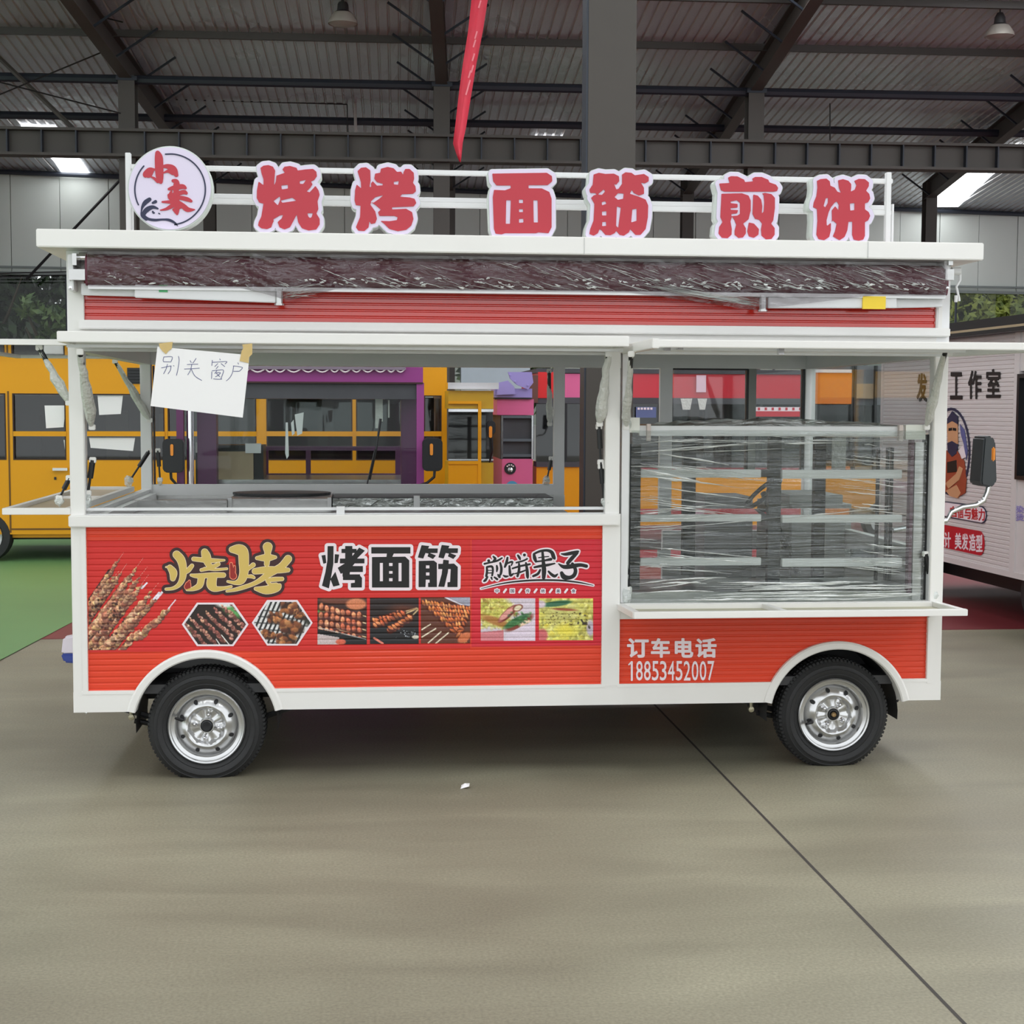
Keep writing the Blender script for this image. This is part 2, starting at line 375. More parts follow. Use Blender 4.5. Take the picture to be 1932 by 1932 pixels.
# ================================================================== THE SETTING
M_FLOOR = bpy.data.materials.new('polished_concrete'); M_FLOOR.use_nodes = True
def _floor():
    nt = M_FLOOR.node_tree; N = nt.nodes.new; K = nt.links.new; b = nt.nodes['Principled BSDF']
    tc = N('ShaderNodeTexCoord')
    def noise(sc, det, st=(1, 1, 1), dist=0.0):
        mp = N('ShaderNodeMapping'); mp.inputs['Scale'].default_value = st; K(tc.outputs['Object'], mp.inputs[0])
        n = N('ShaderNodeTexNoise'); n.inputs['Scale'].default_value = sc; n.inputs['Detail'].default_value = det; n.inputs['Distortion'].default_value = dist
        K(mp.outputs[0], n.inputs['Vector']); return n.outputs[0]
    big, mid, fine = noise(0.5, 3), noise(1.6, 6, (0.5, 2.2, 1), 0.8), noise(95, 5)
    r1 = N('ShaderNodeValToRGB'); r1.color_ramp.elements[0].color = lin((120, 113, 96)) + (1,); r1.color_ramp.elements[1].color = lin((146, 142, 122)) + (1,)
    r1.color_ramp.elements[0].position = 0.3; r1.color_ramp.elements[1].position = 0.7; K(big, r1.inputs[0])
    r2 = N('ShaderNodeMapRange'); r2.inputs[1].default_value = 0.35; r2.inputs[2].default_value = 0.7; r2.inputs[3].default_value = 0.84; r2.inputs[4].default_value = 1.08; K(mid, r2.inputs[0])
    r3 = N('ShaderNodeMapRange'); r3.inputs[1].default_value = .3; r3.inputs[2].default_value = .7; r3.inputs[3].default_value = 0.82; r3.inputs[4].default_value = 1.18; K(fine, r3.inputs[0])
    m = N('ShaderNodeMath'); m.operation = 'MULTIPLY'; K(r2.outputs[0], m.inputs[0]); K(r3.outputs[0], m.inputs[1])
    s = N('ShaderNodeVectorMath'); s.operation = 'SCALE'; K(r1.outputs[0], s.inputs[0]); K(m.outputs[0], s.inputs['Scale']); K(s.outputs[0], b.inputs['Base Color'])
    rr = N('ShaderNodeMapRange'); rr.inputs[3].default_value = 0.42; rr.inputs[4].default_value = 0.62; K(mid, rr.inputs[0]); K(rr.outputs[0], b.inputs['Roughness'])
    b.inputs['Specular IOR Level'].default_value = 0.4
_floor()
fl = MB().box(-32, 32, -24, 36, -0.2, 0).build('floor', M_FLOOR, kind='structure')
def ground(px, py): return at_z(px, py, 0.0)
g1, g2 = ground(92, 1206), ground(1932, 1187); gs = (g2[1] - g1[1]) / (g2[0] - g1[0])
def ry(x): return g1[1] + gs * (x - g1[0])
M_REDF = mat('red_floor_paint', (112, 34, 40), 0.5, var=0.12, scale=1.5)
M_GRNF = mat('green_floor_paint', (96, 138, 84), 0.5, var=0.08, scale=1.2)
MB().add([(-30, ry(-30), 0.003), (30, ry(30), 0.003), (30, 32, 0.003), (-30, 32, 0.003), (-30, ry(-30), -0.02), (30, ry(30), -0.02)],
         [(0, 1, 2, 3), (0, 4, 5, 1)]).build('red_paint', M_REDF, fl)
ga, gb, gc = ground(0, 1247), ground(92, 1206), ground(135, 1176)
gdir = (gc - ga) / np.linalg.norm(gc - ga)
p0 = ga - gdir * 14; p1 = ga + gdir * 12
MB().add([(p0[0], p0[1], 0.006), (p1[0], p1[1], 0.006), (p1[0] - 22, p1[1] + 1, 0.006), (-30, p0[1], 0.006)], [(0, 1, 2, 3)]).build('green_paint', M_GRNF, fl)
j1, j2 = ground(1240, 1335), ground(1820, 1932); jd = (j2 - j1) / np.linalg.norm(j2 - j1); jn = np.array([-jd[1], jd[0], 0])
a, b = j1 - jd * 8, j2 + jd * 6
MB().add([a - jn * .006 + [0, 0, .001], a + jn * .006 + [0, 0, .001], b + jn * .006 + [0, 0, .001], b - jn * .006 + [0, 0, .001]], [(0, 1, 2, 3)]).build('joint_line', mat('joint_filler', (58, 54, 50), 0.8), fl)
# scrap on the floor
g = ground(877, 1487)
MB().add([(g[0] - .02, g[1] - .012, .0), (g[0] + .018, g[1] - .018, .012), (g[0] + .022, g[1] + .012, .018), (g[0] - .014, g[1] + .016, .010), (g[0], g[1], .022)],
         [(0, 1, 4), (1, 2, 4), (2, 3, 4), (3, 0, 4), (0, 3, 2, 1)]).build('paper_scrap', M_PAPER, label='tiny crumpled white scrap lying on the concrete floor in front', cat='litter')

# ---- roof of profiled sheet
def _roofmat():
    m = bpy.data.materials.new('foil_faced_roof_sheet'); m.use_nodes = True; nt = m.node_tree; N = nt.nodes.new; K = nt.links.new; b = nt.nodes['Principled BSDF']
    tc = N('ShaderNodeTexCoord'); mp = N('ShaderNodeMapping'); mp.inputs['Scale'].default_value = (1.0, 0.35, 1); K(tc.outputs['Object'], mp.inputs[0])
    n = N('ShaderNodeTexNoise'); n.inputs['Scale'].default_value = 3.2; n.inputs['Detail'].default_value = 6; n.inputs['Distortion'].default_value = 1.2; K(mp.outputs[0], n.inputs['Vector'])
    bp = N('ShaderNodeBump'); bp.inputs['Strength'].default_value = 0.55; bp.inputs['Distance'].default_value = 0.06; K(n.outputs[0], bp.inputs['Height']); K(bp.outputs[0], b.inputs['Normal'])
    n2 = N('ShaderNodeTexNoise'); n2.inputs['Scale'].default_value = 0.25; K(tc.outputs['Object'], n2.inputs['Vector'])
    r = N('ShaderNodeMapRange'); r.inputs[1].default_value = 0.35; r.inputs[2].default_value = 0.65; r.inputs[3].default_value = 0.2; r.inputs[4].default_value = 0.42; K(n2.outputs[0], r.inputs[0]); K(r.outputs[0], b.inputs['Roughness'])
    b.inputs['Base Color'].default_value = lin((186, 190, 198)) + (1,); b.inputs['Metallic'].default_value = 0.5
    return m
M_ROOF = _roofmat()
vs = []; fs = []; u = -30.0; k = 0; P4 = []
while u < 32:
    P4 += [(u, 0.0), (u + .135, 0.0), (u + .150, 0.035), (u + .175, 0.035)]; u += .19
n = len(P4)
U0 = hall_at(0, 400, WA)[0]; WS = .112
def ww(u): return WA + .35 + WS * (u - U0)
for e in (0, 1):
    for (uu, dz) in P4: w = ww(uu) + .35 if e else -5.0; vs.append(hall(uu, w, roof_z(w) + dz))
fs = [(i, i + 1, n + i + 1, n + i) for i in range(n - 1)]
ceil = MB().add(vs, fs).build('ceiling', M_ROOF, kind='structure')
ceil.data.materials.append(mat('rib_glint_metal', (214, 212, 210), 0.3, 0.6))  # paler metal on the rib flanks puts their glints into the colour
for pl_ in ceil.data.polygons: pl_.material_index = 1 if pl_.index % 4 in (1, 3) else 0
M_SKY = glow('daylit_roof_light', (250, 252, 255), 5.2)
def roof_light(c, idx):
    q = [roof_at(px, py) for px, py in c]
    top = [hall(u_, w_, roof_z(w_) - .008) for u_, w_ in q]; bot = [hall(u_, w_, roof_z(w_) - .03) for u_, w_ in q]
    MB().add(bot + top, [(0, 1, 2, 3), (0, 4, 5, 1), (1, 5, 6, 2), (2, 6, 7, 3), (3, 7, 4, 0), (4, 7, 6, 5)]).build('window_%d' % idx, M_SKY, kind='structure')
for i, c in enumerate([[(96, 293), (148, 297), (172, 332), (122, 332)], [(1800, 328), (1872, 328), (1808, 388), (1752, 388)],
                       [(40, 236), (104, 239), (110, 246), (45, 244)], [(1002, 260), (1060, 261), (1058, 269), (1000, 267)], [(1900, 275), (1975, 277), (1965, 284), (1893, 282)]]):
    roof_light(c, i + 1)
for i, (uu) in enumerate((-19.4, -14.6, -9.8, -5.0, -.2, 4.6, 9.4, 14.2, 19.0)):       # unseen roof lights added nearer to brighten the hall, wider to the right
    for w0, w1 in ((-1, 10), (12, 24.2)):
        wd_ = .9 if uu < 4 else 1.7; q = [(uu, w0), (uu + wd_, w0), (uu + wd_, w1), (uu, w1)]
        top = [hall(a_, b_, roof_z(b_) - .008) for a_, b_ in q]; bot = [hall(a_, b_, roof_z(b_) - .03) for a_, b_ in q]
        MB().add(bot + top, [(0, 1, 2, 3), (0, 4, 5, 1), (1, 5, 6, 2), (2, 6, 7, 3), (3, 7, 4, 0), (4, 7, 6, 5)]).build('window_%d' % (10 + i * 2 + (w0 > 5)), M_SKY, kind='structure')

def hbar(mb, p, q, wd, ht): mb.bar(hall(*p), hall(*q), wd, ht)
# columns with their flanges, rafters with fly braces
colsB = [hall_at(px, 280, WB)[0] for px in (243, 833, 1422)]; sp = (colsB[2] - colsB[0]) / 2
colsB = [colsB[0] - 2 * sp, colsB[0] - sp] + colsB + [colsB[2] + sp, colsB[2] + 2 * sp]
colsA = [hall_at(px, 360, WA)[0] for px in (398, 847, 1293, 1748)]; sa = (colsA[3] - colsA[0]) / 3
colsA = [colsA[0] - 2 * sa, colsA[0] - sa] + colsA + [colsA[3] + sa]
def isec(mb, u, w, z0, z1, b, f, tw=.02):
    """upright I-section"""
    for s in (-1, 1):
        p = hall(u, w + s * f / 2, 0); mb.bar(p + [0, 0, z0], p + [0, 0, z1], b, tw, up=HD)
    p = hall(u, w, 0); mb.bar(p + [0, 0, z0], p + [0, 0, z1], tw * 1.5, f, up=HD)
for i, (ub, ua) in enumerate(zip(colsB, colsA)):
    zb_ = roof_z(WB)
    m1 = MB(); isec(m1, ub, WB, 0, zb_ - .45, .30, .34)
    c_ = m1.build('column', M_BEAM, kind='structure')
    m2 = MB(); p = hall(ub, WB, zb_ - .55); m2.box(p[0] - .19, p[0] + .19, p[1] - .2, p[1] + .2, p[2], p[2] + .08); m2.build('cap_plate', M_BEAMB, c_)
    m1 = MB(); isec(m1, ua, WA - .25, 0, roof_z(WA) - .1, .28, .3); m1.build('column', M_BEAM, kind='structure')
    su = (ua - ub) / (WA - WB)
    def ru(w): return ub + su * (w - WB)
    mr = MB(); w0 = 8.0
    for dz, bw, th in ((-.10, .22, .02), (-.52, .22, .02)):
        mr.bar(hall(ru(w0), w0, roof_z(w0) + dz), hall(ru(WA), WA, roof_z(WA) + dz), bw, th)
    mr.bar(hall(ru(w0), w0, roof_z(w0) - .31), hall(ru(WA), WA, roof_z(WA) - .31), .03, .42)
    rf = mr.build('rafter', M_BEAM, kind='structure')
    w = WB + 8; sides = (1,) if i <= 2 else ((-1, 1) if i == 3 else (-1,))
    while w > 20:
        for sgn in sides:
            mb = MB(); mb.bar(hall(ru(w) + sgn * .1, w, roof_z(w) - .5), hall(ru(w) + sgn * .85, w - .15, roof_z(w) - .03), .035, .035)
            mb.build('fly_brace', M_BEAMB, rf)
        w -= 1.55
# purlins and tubes across
MB().tube([hall(-28, ww(-28) - .1, roof_z(ww(-28)) - .08), hall(30, ww(30) - .1, roof_z(ww(30)) - .08)], .06, 8).build('purlin_tube', M_BEAMB, kind='structure')
for w, dz, r in ((WB, -.50, .085), (WB + 3.2, -.30, .08), (WB - 9, -.5, .09)):
    MB().tube([hall(-28, w, roof_z(w) + dz), hall(30, w, roof_z(w) + dz)], r, 8).build('purlin_tube', M_BEAMB, kind='structure')
for w in (WB - 1.2, WB - 3.6, WB - 6):
    mb = MB(); hbar(mb, (-28, w, roof_z(w) - .06), (30, w, roof_z(w) - .06), .07, .12)
    mb.build('purlin', mat('galvanised_purlin', (76, 74, 72), 0.5, 0.3), kind='structure')
# crane girder with stiffeners
gz1 = hall_at(966, 262, WB)[1]; gz0 = hall_at(966, 312, WB)[1]
mb = MB(); hbar(mb, (-28, WB - .2, gz1 - .02), (30, WB - .2, gz1 - .02), .34, .05); hbar(mb, (-28, WB - .2, gz0 + .02), (30, WB - .2, gz0 + .02), .34, .05)
hbar(mb, (-28, WB - .2, (gz0 + gz1) / 2), (30, WB - .2, (gz0 + gz1) / 2), .04, gz1 - gz0)
gd = mb.build('crane_girder', M_BEAM, kind='structure')
u = -27.0
while u < 29:
    mb = MB(); hbar(mb, (u, WB - .36, (gz0 + gz1) / 2), (u, WB - .22, (gz0 + gz1) / 2), .025, gz1 - gz0 - .06); mb.build('stiffener', M_BEAMB, gd); u += .62
# far wall, slightly askew: panels above, window band, low wall
def wtop(u): return roof_z(ww(u)) - .02
zw1 = 4.85; ZS = []
wallm = mat('grey_green_wall_panel', (200, 206, 200), 0.6, var=0.05, scale=0.8)
def wbar(mb, u0, u1, z0, z1, th, off=0.0):
    """upright slab of the far wall between two stations, its top following the roof when z1 is None"""
    a, b = hall(u0, ww(u0) + off, 0), hall(u1, ww(u1) + off, 0); n_ = np.array([HD[0], HD[1], 0]) * th; za, zb_ = (wtop(u0), wtop(u1)) if z1 is None else (z1, z1)
    vs = [a + [0, 0, z0], b + [0, 0, z0], b + n_ + [0, 0, z0], a + n_ + [0, 0, z0], a + [0, 0, za], b + [0, 0, zb_], b + n_ + [0, 0, zb_], a + n_ + [0, 0, za]]
    return mb.add(vs, [(0, 3, 2, 1), (4, 5, 6, 7), (0, 1, 5, 4), (1, 2, 6, 5), (2, 3, 7, 6), (3, 0, 4, 7)])
wb = wbar(MB(), -30, 32, zw1, None, .1, .12).build('wall_back', wallm, kind='structure')
u = -29.0; k = 0
while u < 31:
    wbar(MB(), u + .008, u + 1.142, zw1 + .01, None, .05, .02 + .012 * (k % 2)).build('panel', wallm, wb); u += 1.15; k += 1
wbar(MB(), -30, 32, 0, 1.2, .3).build('wall_low', wallm, kind='structure')
M_WFR = mat('window_frame_grey', (120, 128, 126), 0.5)
mb = MB(); wbar(mb, -30, 32, zw1 - .02, zw1 + .05, .14, -.14); wbar(mb, -30, 32, zw1 + .14, zw1 + .19, .10, -.1); mb.build('trim_1', M_WFR, kind='structure')
wg = wbar(MB(), -30, 32, 1.2, zw1, .008, .05).build('window_6', glass('hall_window_glass', (238, 240, 238), .35), kind='structure')
u = -29.0
while u < 31: wbar(MB(), u, u + .05, 1.2, zw1, .06).build('mullion', M_BEAMB, wg); u += 2.6
for i, (a, b, w_) in enumerate([((-40, 195), (232, 82), WB - .6), ((-40, 145), (228, 214), WB - .6), ((60, 0), (232, 42), WB - 2)]):
    ua, za = hall_at(*a, w_); ub_, zb2 = hall_at(*b, w_)
    MB().tube([hall(ua, w_, za), hall(ub_, w_, zb2)], .014, 5).build('bracing_cable', M_BLACK, kind='structure')
for a, b, r_, w_, m_ in [((-30, 82), (142, 246), .05, WB - .2, M_BEAM), ((668, 92), (671, 250), .035, WB + 3, mat('white_conduit', (170, 166, 162), 0.5)),
                     ((330, 188), (655, 197), .012, WB + 3, M_BLACK), ((1566, 195), (1566, 270), .012, WB + 1, M_BLACK), ((655, 197), (656, 250), .012, WB + 3, M_BLACK)]:
    ua, za = hall_at(*a, w_); ub_, zb2 = hall_at(*b, w_)
    MB().tube([hall(ua, w_, za), hall(ub_, w_, zb2)], r_, 6).build('brace_tube', m_, kind='structure')
for a, b in [((50, 527), (232, 334)), ((40, 560), (205, 385))][:1]:
    ua, za = hall_at(*a, WA - .6); ub_, zb2 = hall_at(*b, WA - .6)
    MB().tube([hall(ua, WA - .6, za), hall(ub_, WA - .6, zb2)], .035, 6).build('brace_tube', M_BLACK, kind='structure')
for z_ in (515, 521.5):
    ua, za = hall_at(-20, z_ + 1, WA - .5); ub_, zb2 = hall_at(240, z_ - 5, WA - .5)
    MB().tube([hall(ua, WA - .5, za), hall(ub_, WA - .5, zb2)], .014, 5).build('overhead_wire', M_BLACK, kind='structure')
# big near column
uc0 = hall_at(1103, 300, 12)[0]; uc1 = hall_at(1197, 300, 12)[0]
mb = MB(); um = (uc0 + uc1) / 2 + .01
isec(mb, um, 12.15, 0, roof_z(12) + .05, uc1 - uc0 - .02, .36, .03)
cn = mb.build('column', mat('brown_black_column', (66, 61, 56), 0.6, 0.0, var=0.05), kind='structure')
mb = MB(); p = hall(uc0 + .02, 12.10, 0); mb.bar(p + [0, 0, 0], p + [0, 0, roof_z(12)], .03, .28, up=HD); mb.build('edge_flange', M_BEAMB, cn)
mb = MB(); p = hall(um, 12.15, 0); mb.box(p[0] - .3, p[0] + .3, p[1] - .3, p[1] + .3, 0.0, .03); mb.build('base_plate', M_BEAM, cn)

# ---- trees outside the windows
def tree(label, u, w, h, r, m, seed, n=2600, lsz=.24, group='trees outside the far windows'):
    rr = random.Random(seed); t = empty('tree', tuple(hall(u, w, 0)), label=label, cat='tree', group=group)
    tb = MB(); tb.tube([(0, 0, -.1), (.1, 0, h * .35), (-.1, .1, h * .6), (0.1, 0, h * .85)], [.16, .13, .09, .04], 8)
    for k in range(6):
        a = rr.random() * 6.28; z0 = h * (.35 + .08 * k); tb.tube([(0, 0, z0), (math.cos(a) * r * .4, math.sin(a) * r * .4, z0 + h * .1), (math.cos(a) * r * .75, math.sin(a) * r * .7, z0 + h * .22)], [.07, .05, .02], 6)
    tb.build('trunk', mat('bark', (84, 74, 62), 0.9, var=0.2, scale=12), t)
    cs = [(rr.uniform(-r, r) * .7, rr.uniform(-r, r) * .6, h * rr.uniform(.28, .95), rr.uniform(.5, 1.) * r * .55) for _ in range(16)]
    mb = MB()
    for k in range(n):
        c = rr.choice(cs); v = np.array([rr.gauss(0, 1) for _ in range(3)]); v /= np.linalg.norm(v); q = np.array(c[:3]) + v * c[3] * rr.uniform(.75, 1.05)
        a = np.array([rr.gauss(0, 1) for _ in range(3)]); a /= np.linalg.norm(a); b_ = np.cross(a, v); b_ /= (np.linalg.norm(b_) + 1e-6); s = lsz * rr.uniform(.6, 1.3)
        mb.add([q - a * s, q + b_ * s * .4, q + a * s, q - b_ * s * .4], [(0, 1, 2, 3)])
    mb.build('crown', m, t, kind='stuff')
def leafm(name, a, b):
    m = bpy.data.materials.new(name); m.use_nodes = True; nt = m.node_tree; N = nt.nodes.new; K = nt.links.new; bs = nt.nodes['Principled BSDF']
    g = N('ShaderNodeTexNoise'); g.inputs['Scale'].default_value = 2.5; tc = N('ShaderNodeTexCoord'); K(tc.outputs['Object'], g.inputs['Vector'])
    r = N('ShaderNodeValToRGB'); r.color_ramp.elements[0].color = lin(a) + (1,); r.color_ramp.elements[1].color = lin(b) + (1,); r.color_ramp.elements[0].position = .35; r.color_ramp.elements[1].position = .65
    K(g.outputs[0], r.inputs[0]); K(r.outputs[0], bs.inputs['Base Color']); bs.inputs['Roughness'].default_value = .5; return m
LD = leafm('dark_leaves', (20, 30, 18), (50, 74, 38)); LL = leafm('yellow_green_leaves', (92, 108, 44), (160, 166, 72)); LM = leafm('mid_leaves', (46, 72, 38), (96, 120, 60))
ul = hall_at(20, 580, 43)[0]; ur = hall_at(1870, 590, 43)[0]
tree('dark evergreen tree filling the far window at the left edge', ul - .7, 44, 8, 2.6, LD, 1, 11000)
tree('dark broad tree beside the left evergreen, nearer the white truck post', ul + 3.0, 43.6, 8.5, 2.6, LD, 2, 12000)
tree('light green tree low behind the dark trees, outside left window', ul + 1.3, 41.6, 4.6, .8, LM, 3, 1500, .16)
tree('yellow-green tree right beside the red truck, outside right window', ur - .2, 45.5, 8, 2.3, LL, 4, 13000, .17)
tree('greener tree at the right edge, outside far window', ur + 3.6, 44.5, 7.5, 2.0, LM, 5, 7000, .18)
tree('tree behind the glass between the amber trucks', hall_at(905, 700, 44)[0], 44, 7.5, 2.4, LM, 6, 2500)
# bank and hedge line outside so that the window band is closed by planting
MB().box(-34, 34, 60, 61, 0, 4.2).build('wall_yard', mat('yard_wall', (150, 152, 146), 0.8, var=0.1), kind='structure')
MB().box(-45, 45, 37, 75, -0.3, -0.01).build('trim_2', mat('yard_ground', (92, 98, 82), 0.9, var=0.1), kind='structure')

# ---- hall lamps
def bay_lamp(px, py, w, s, label):
    u_, z_ = hall_at(px, py, w); p = hall(u_, w, z_); t = empty('high_bay_lamp', tuple(p), label=label, cat='lamp', group='high bay lamps under the hall roof')
    mb = MB()
    prof = [(.0, .30), (.05, .30), (.09, .22), (.10, .12), (.16, .08), (.24, -.04), (.25, -.10)]
    def turn(prof): 
        b = MB(); n = 24
        vs = [(r * s * math.cos(6.2832 * k / n), r * s * math.sin(6.2832 * k / n), z * s) for k in range(n) for r, z in prof]; m_ = len(prof)
        return b.add(vs, [(k * m_ + i, ((k + 1) % n) * m_ + i, ((k + 1) % n) * m_ + i + 1, k * m_ + i + 1) for k in range(n) for i in range(m_ - 1)])
    turn(prof[:5]).build('housing', M_DSTEEL, t, smooth=True); turn(prof[4:]).build('shade', mat('lamp_shade', (176, 172, 164), 0.4, 0.3), t, smooth=True)
    turn([(.235, -.09), (.16, -.13), (0, -.14)]).build('diffuser', mat('lamp_glass', (150, 148, 142), 0.3), t, smooth=True)
    MB().tube([(0, 0, .28 * s), (0, 0, roof_z(w) - z_)], .012, 5).build('rod', M_BLACK, t)
bay_lamp(647, 34, 26, 1.0, 'round high bay lamp hanging under the roof left of the red ribbon')
bay_lamp(1886, 58, 25.5, 1.0, 'round high bay lamp hanging in the top right corner')
bay_lamp(1597, 66, 31, .8, 'small faint high bay lamp under the roof, right of centre')

# ---- red ribbon
w_ = 21.0; rib = MB(); pts = [(930, -150, 34), (905, 0, 30), (897, 60, 27), (886, 120, 25), (877, 180, 23), (869, 240, 20), (864, 270, 17), (866, 290, 9), (868, 306, 2)]
vs = []
for i, (x, y, wd) in enumerate(pts):
    tw = .5 * math.sin(i * 1.3); (ua, za), (ub_, zb2) = hall_at(x - wd / 2, y, w_), hall_at(x + wd / 2, y, w_)
    vs += [hall(ua, w_ + tw * .08, za), hall((ua + ub_) / 2, w_ - .05, (za + zb2) / 2), hall(ub_, w_ - tw * .08, zb2)]
rib.add(vs, [(i * 3 + j, i * 3 + j + 1, i * 3 + j + 4, i * 3 + j + 3) for i in range(len(pts) - 1) for j in (0, 1)])
rb = rib.build('hanging_banner', mat('red_banner_cloth', (206, 36, 62), 0.5, var=0.12, scale=5), label='long narrow red cloth ribbon hanging down from the hall roof', cat='banner', smooth=True)
sm = rb.modifiers.new('thick', 'SOLIDIFY'); sm.thickness = .006
mk = MB()
for i, (x, y) in enumerate([(896, 66), (893, 82), (891, 108), (889, 130), (884, 140), (883, 158), (879, 172), (903, 8)]):
    mk = MB(); ua, za = hall_at(x, y, w_ - .09); mk.bar(hall(ua, w_ - .09, za - .05), hall(ua + .03, w_ - .09, za + .05), .02, .01, up=HD); mk.build('marking', mat('pale_banner_print', (226, 130, 140), 0.6), rb)
# ================================================================== VEHICLES BEHIND
class Fr:
    """upright plane of a vehicle side: u runs to the right along it, v away behind it"""
    def __init__(s, x, y, a): s.o = np.array([x, y, 0.]); s.a = a; s.U = np.array([math.cos(a), math.sin(a), 0]); s.V = np.array([-math.sin(a), math.cos(a), 0])
    def uz(s, px, py, v=0.0):
        d = ray(px, py); t = ((s.o + s.V * v - CAM) @ s.V) / (d @ s.V); p = CAM + d * t; return float((p - s.o) @ s.U), float(p[2])
    def u(s, px, py=850, v=0.0): return s.uz(px, py, v)[0]
    def z(s, py, px=600, v=0.0): return s.uz(px, py, v)[1]
    def box(s, mb, x0, x1, y0, y1, v0, v1, ym=None):
        """a box whose front face (at depth v0) covers the pixel rectangle"""
        xm = (x0 + x1) / 2; ym = (y0 + y1) / 2
        return mb.box(s.u(x0, ym, v0), s.u(x1, ym, v0), v0, v1, s.z(y1, xm, v0), s.z(y0, xm, v0))
def wheel_simple(name, c, r, w, parent):
    """c: centre of the outer face, axle along +v"""
    b = MB().lathe([(r * .62, .02), (r * .72, -.005), (r * .95, .0), (r, .03), (r, w - .03), (r * .9, w)], c, 28).build(name, M_TYRE, parent, smooth=True)
    MB().lathe([(.0, .03), (r * .2, .025), (r * .25, .05), (r * .55, .045), (r * .62, .015), (r * .66, .0), (r * .64, .06)], c, 28).build('rim', M_RIM, b, smooth=True)
    return b

# --- long amber truck
F1 = Fr(*at_y(-90, 900, 9.6)[:2], 0.0)
yt = empty('food_truck', (F1.o[0], F1.o[1], 0), F1.a, label='long amber-yellow truck with many windows parked behind at the left', cat='vehicle', group='food trucks parked behind')
D = 1.95; z_top = F1.z(672, 400); zs0 = F1.z(1008, 60)
UE = F1.u(843); mb = MB()
wins = [(-78, 12, 738, 866), (25, 125, 742, 872), (150, 311, 745, 868), (317, 484, 745, 868), (503, 665, 745, 868), (672, 757, 745, 868), (800, 833, 752, 868)]
zw_hi = F1.z(744, 400); zw_lo = F1.z(868, 400)
mb.box(0, UE, 0, .06, zw_hi, z_top); lower = mb.box(0, UE, 0, .06, zs0, zw_lo)
mb.box(0, UE, D - .06, D, zs0, z_top * .72); mb.box(0, .06, 0, D, zs0, z_top); mb.box(UE - .06, UE, 0, D, zs0, z_top)
mb.box(0, UE, .05, D, zs0 - .04, zs0 + .05)
xs = [-90] + [v for w_ in wins for v in w_[:2]] + [843]
for i in range(0, len(xs), 2):
    if xs[i + 1] > xs[i]: mb.box(F1.u(xs[i]), F1.u(xs[i + 1]), 0, .06, zw_lo, zw_hi)
mb.build('body', M_YEL, yt)
MB().box(-.02, UE + .02, -.03, D, z_top, z_top + .05).build('roof', M_YEL, yt)
for i, (x0, x1, y0, y1) in enumerate(wins):
    mb = MB(); F1.box(mb, x0, x1, y0, y1, .03, .036); g_ = mb.build('window', M_GLASSD, yt)
    mb = MB(); u0, u1 = F1.u(x0), F1.u(x1)
    for a, b_ in ((u0, u0 + .012), (u1 - .012, u1)): mb.box(a, b_, -.004, .03, zw_lo, zw_hi)
    mb.box(u0, u1, -.004, .03, zw_lo, zw_lo + .012); mb.box(u0, u1, -.004, .03, zw_hi - .012, zw_hi)
    mb.build('gasket', mat('brown_gasket', (52, 28, 18), 0.6), g_)
    if x0 > -70:
        mb = MB(); F1.box(mb, x0, x1, 814, 823, -.012, .04); mb.build('glazing_bar', M_YEL, g_)
mb = MB(); F1.box(mb, 16, 19, 738, 1005, -.004, .0); F1.box(mb, 132, 134, 738, 1005, -.004, .0); mb.box(F1.u(19), F1.u(132), -.004, 0, F1.z(998), F1.z(995)); mb.build('door_seam', mat('seam_dark', (110, 72, 14), 0.6), yt)
mb = MB(); F1.box(mb, 99, 127, 883, 888, -.05, -.03); F1.box(mb, 100, 104, 883, 888, -.05, 0); mb.build('door_handle', M_CHROME, yt)
mb = MB(); F1.box(mb, 102, 106, 900, 905, -.01, 0); mb.build('lock', M_BLACKP, yt)
vt = MB(); F1.box(vt, 240, 268, 694, 724, -.01, 0); vt = vt.build('vent', M_BLACKP, yt)
for k in range(5):
    mb = MB(); F1.box(mb, 242, 266, 696 + k * 5.6, 698.5 + k * 5.6, -.03, -.008); mb.build('slat', M_BLACKP, vt)
for k, (x0, x1, y0, y1) in enumerate([(84, 124, 765, 806), (184, 232, 746, 781), (168, 255, 826, 851), (120, 150, 830, 850)]):
    mb = MB(); a, b_, c, d_ = [F1.uz(*q, .02) for q in ((x0, y0), (x1, y0), (x1 - 4, y1), (x0 + 3, y1 + (-6 if k == 2 else 2)))]
    mb.prism([a, b_, c, d_], .02, .0225); mb.build('notice_sheet', M_PAPER, yt)
mb = MB(); mb.box(.1, UE - .1, .9, .95, zs0 + .1, zw_hi - .02); mb.build('interior_shade_sheet', M_DARKIN, yt)  # dark sheet stands in for the shaded inside behind the windows
for x in (40, 200, 300, 420, 520, 600, 700):
    mb = MB(); mb.box(F1.u(x, 800, .8), F1.u(x + R.randint(16, 60), 800, .8), .8, .85, zw_lo - .2, zw_hi - R.uniform(.05, .25)); mb.build('inner_cabinet', mat('inner_grey%d' % (x % 3), [(96, 96, 96), (70, 70, 74), (122, 118, 112)][x % 3], .5, var=.2), yt)
mb = MB(); mb.box(.3, UE - .3, .25, D - .25, .22, zs0); mb.build('chassis', M_BLACK, yt)
for px in (-28, 700):
    c = F1.uz(px, 1012); wheel_simple('wheel', (c[0], -.01, .27), .27, .17, yt)

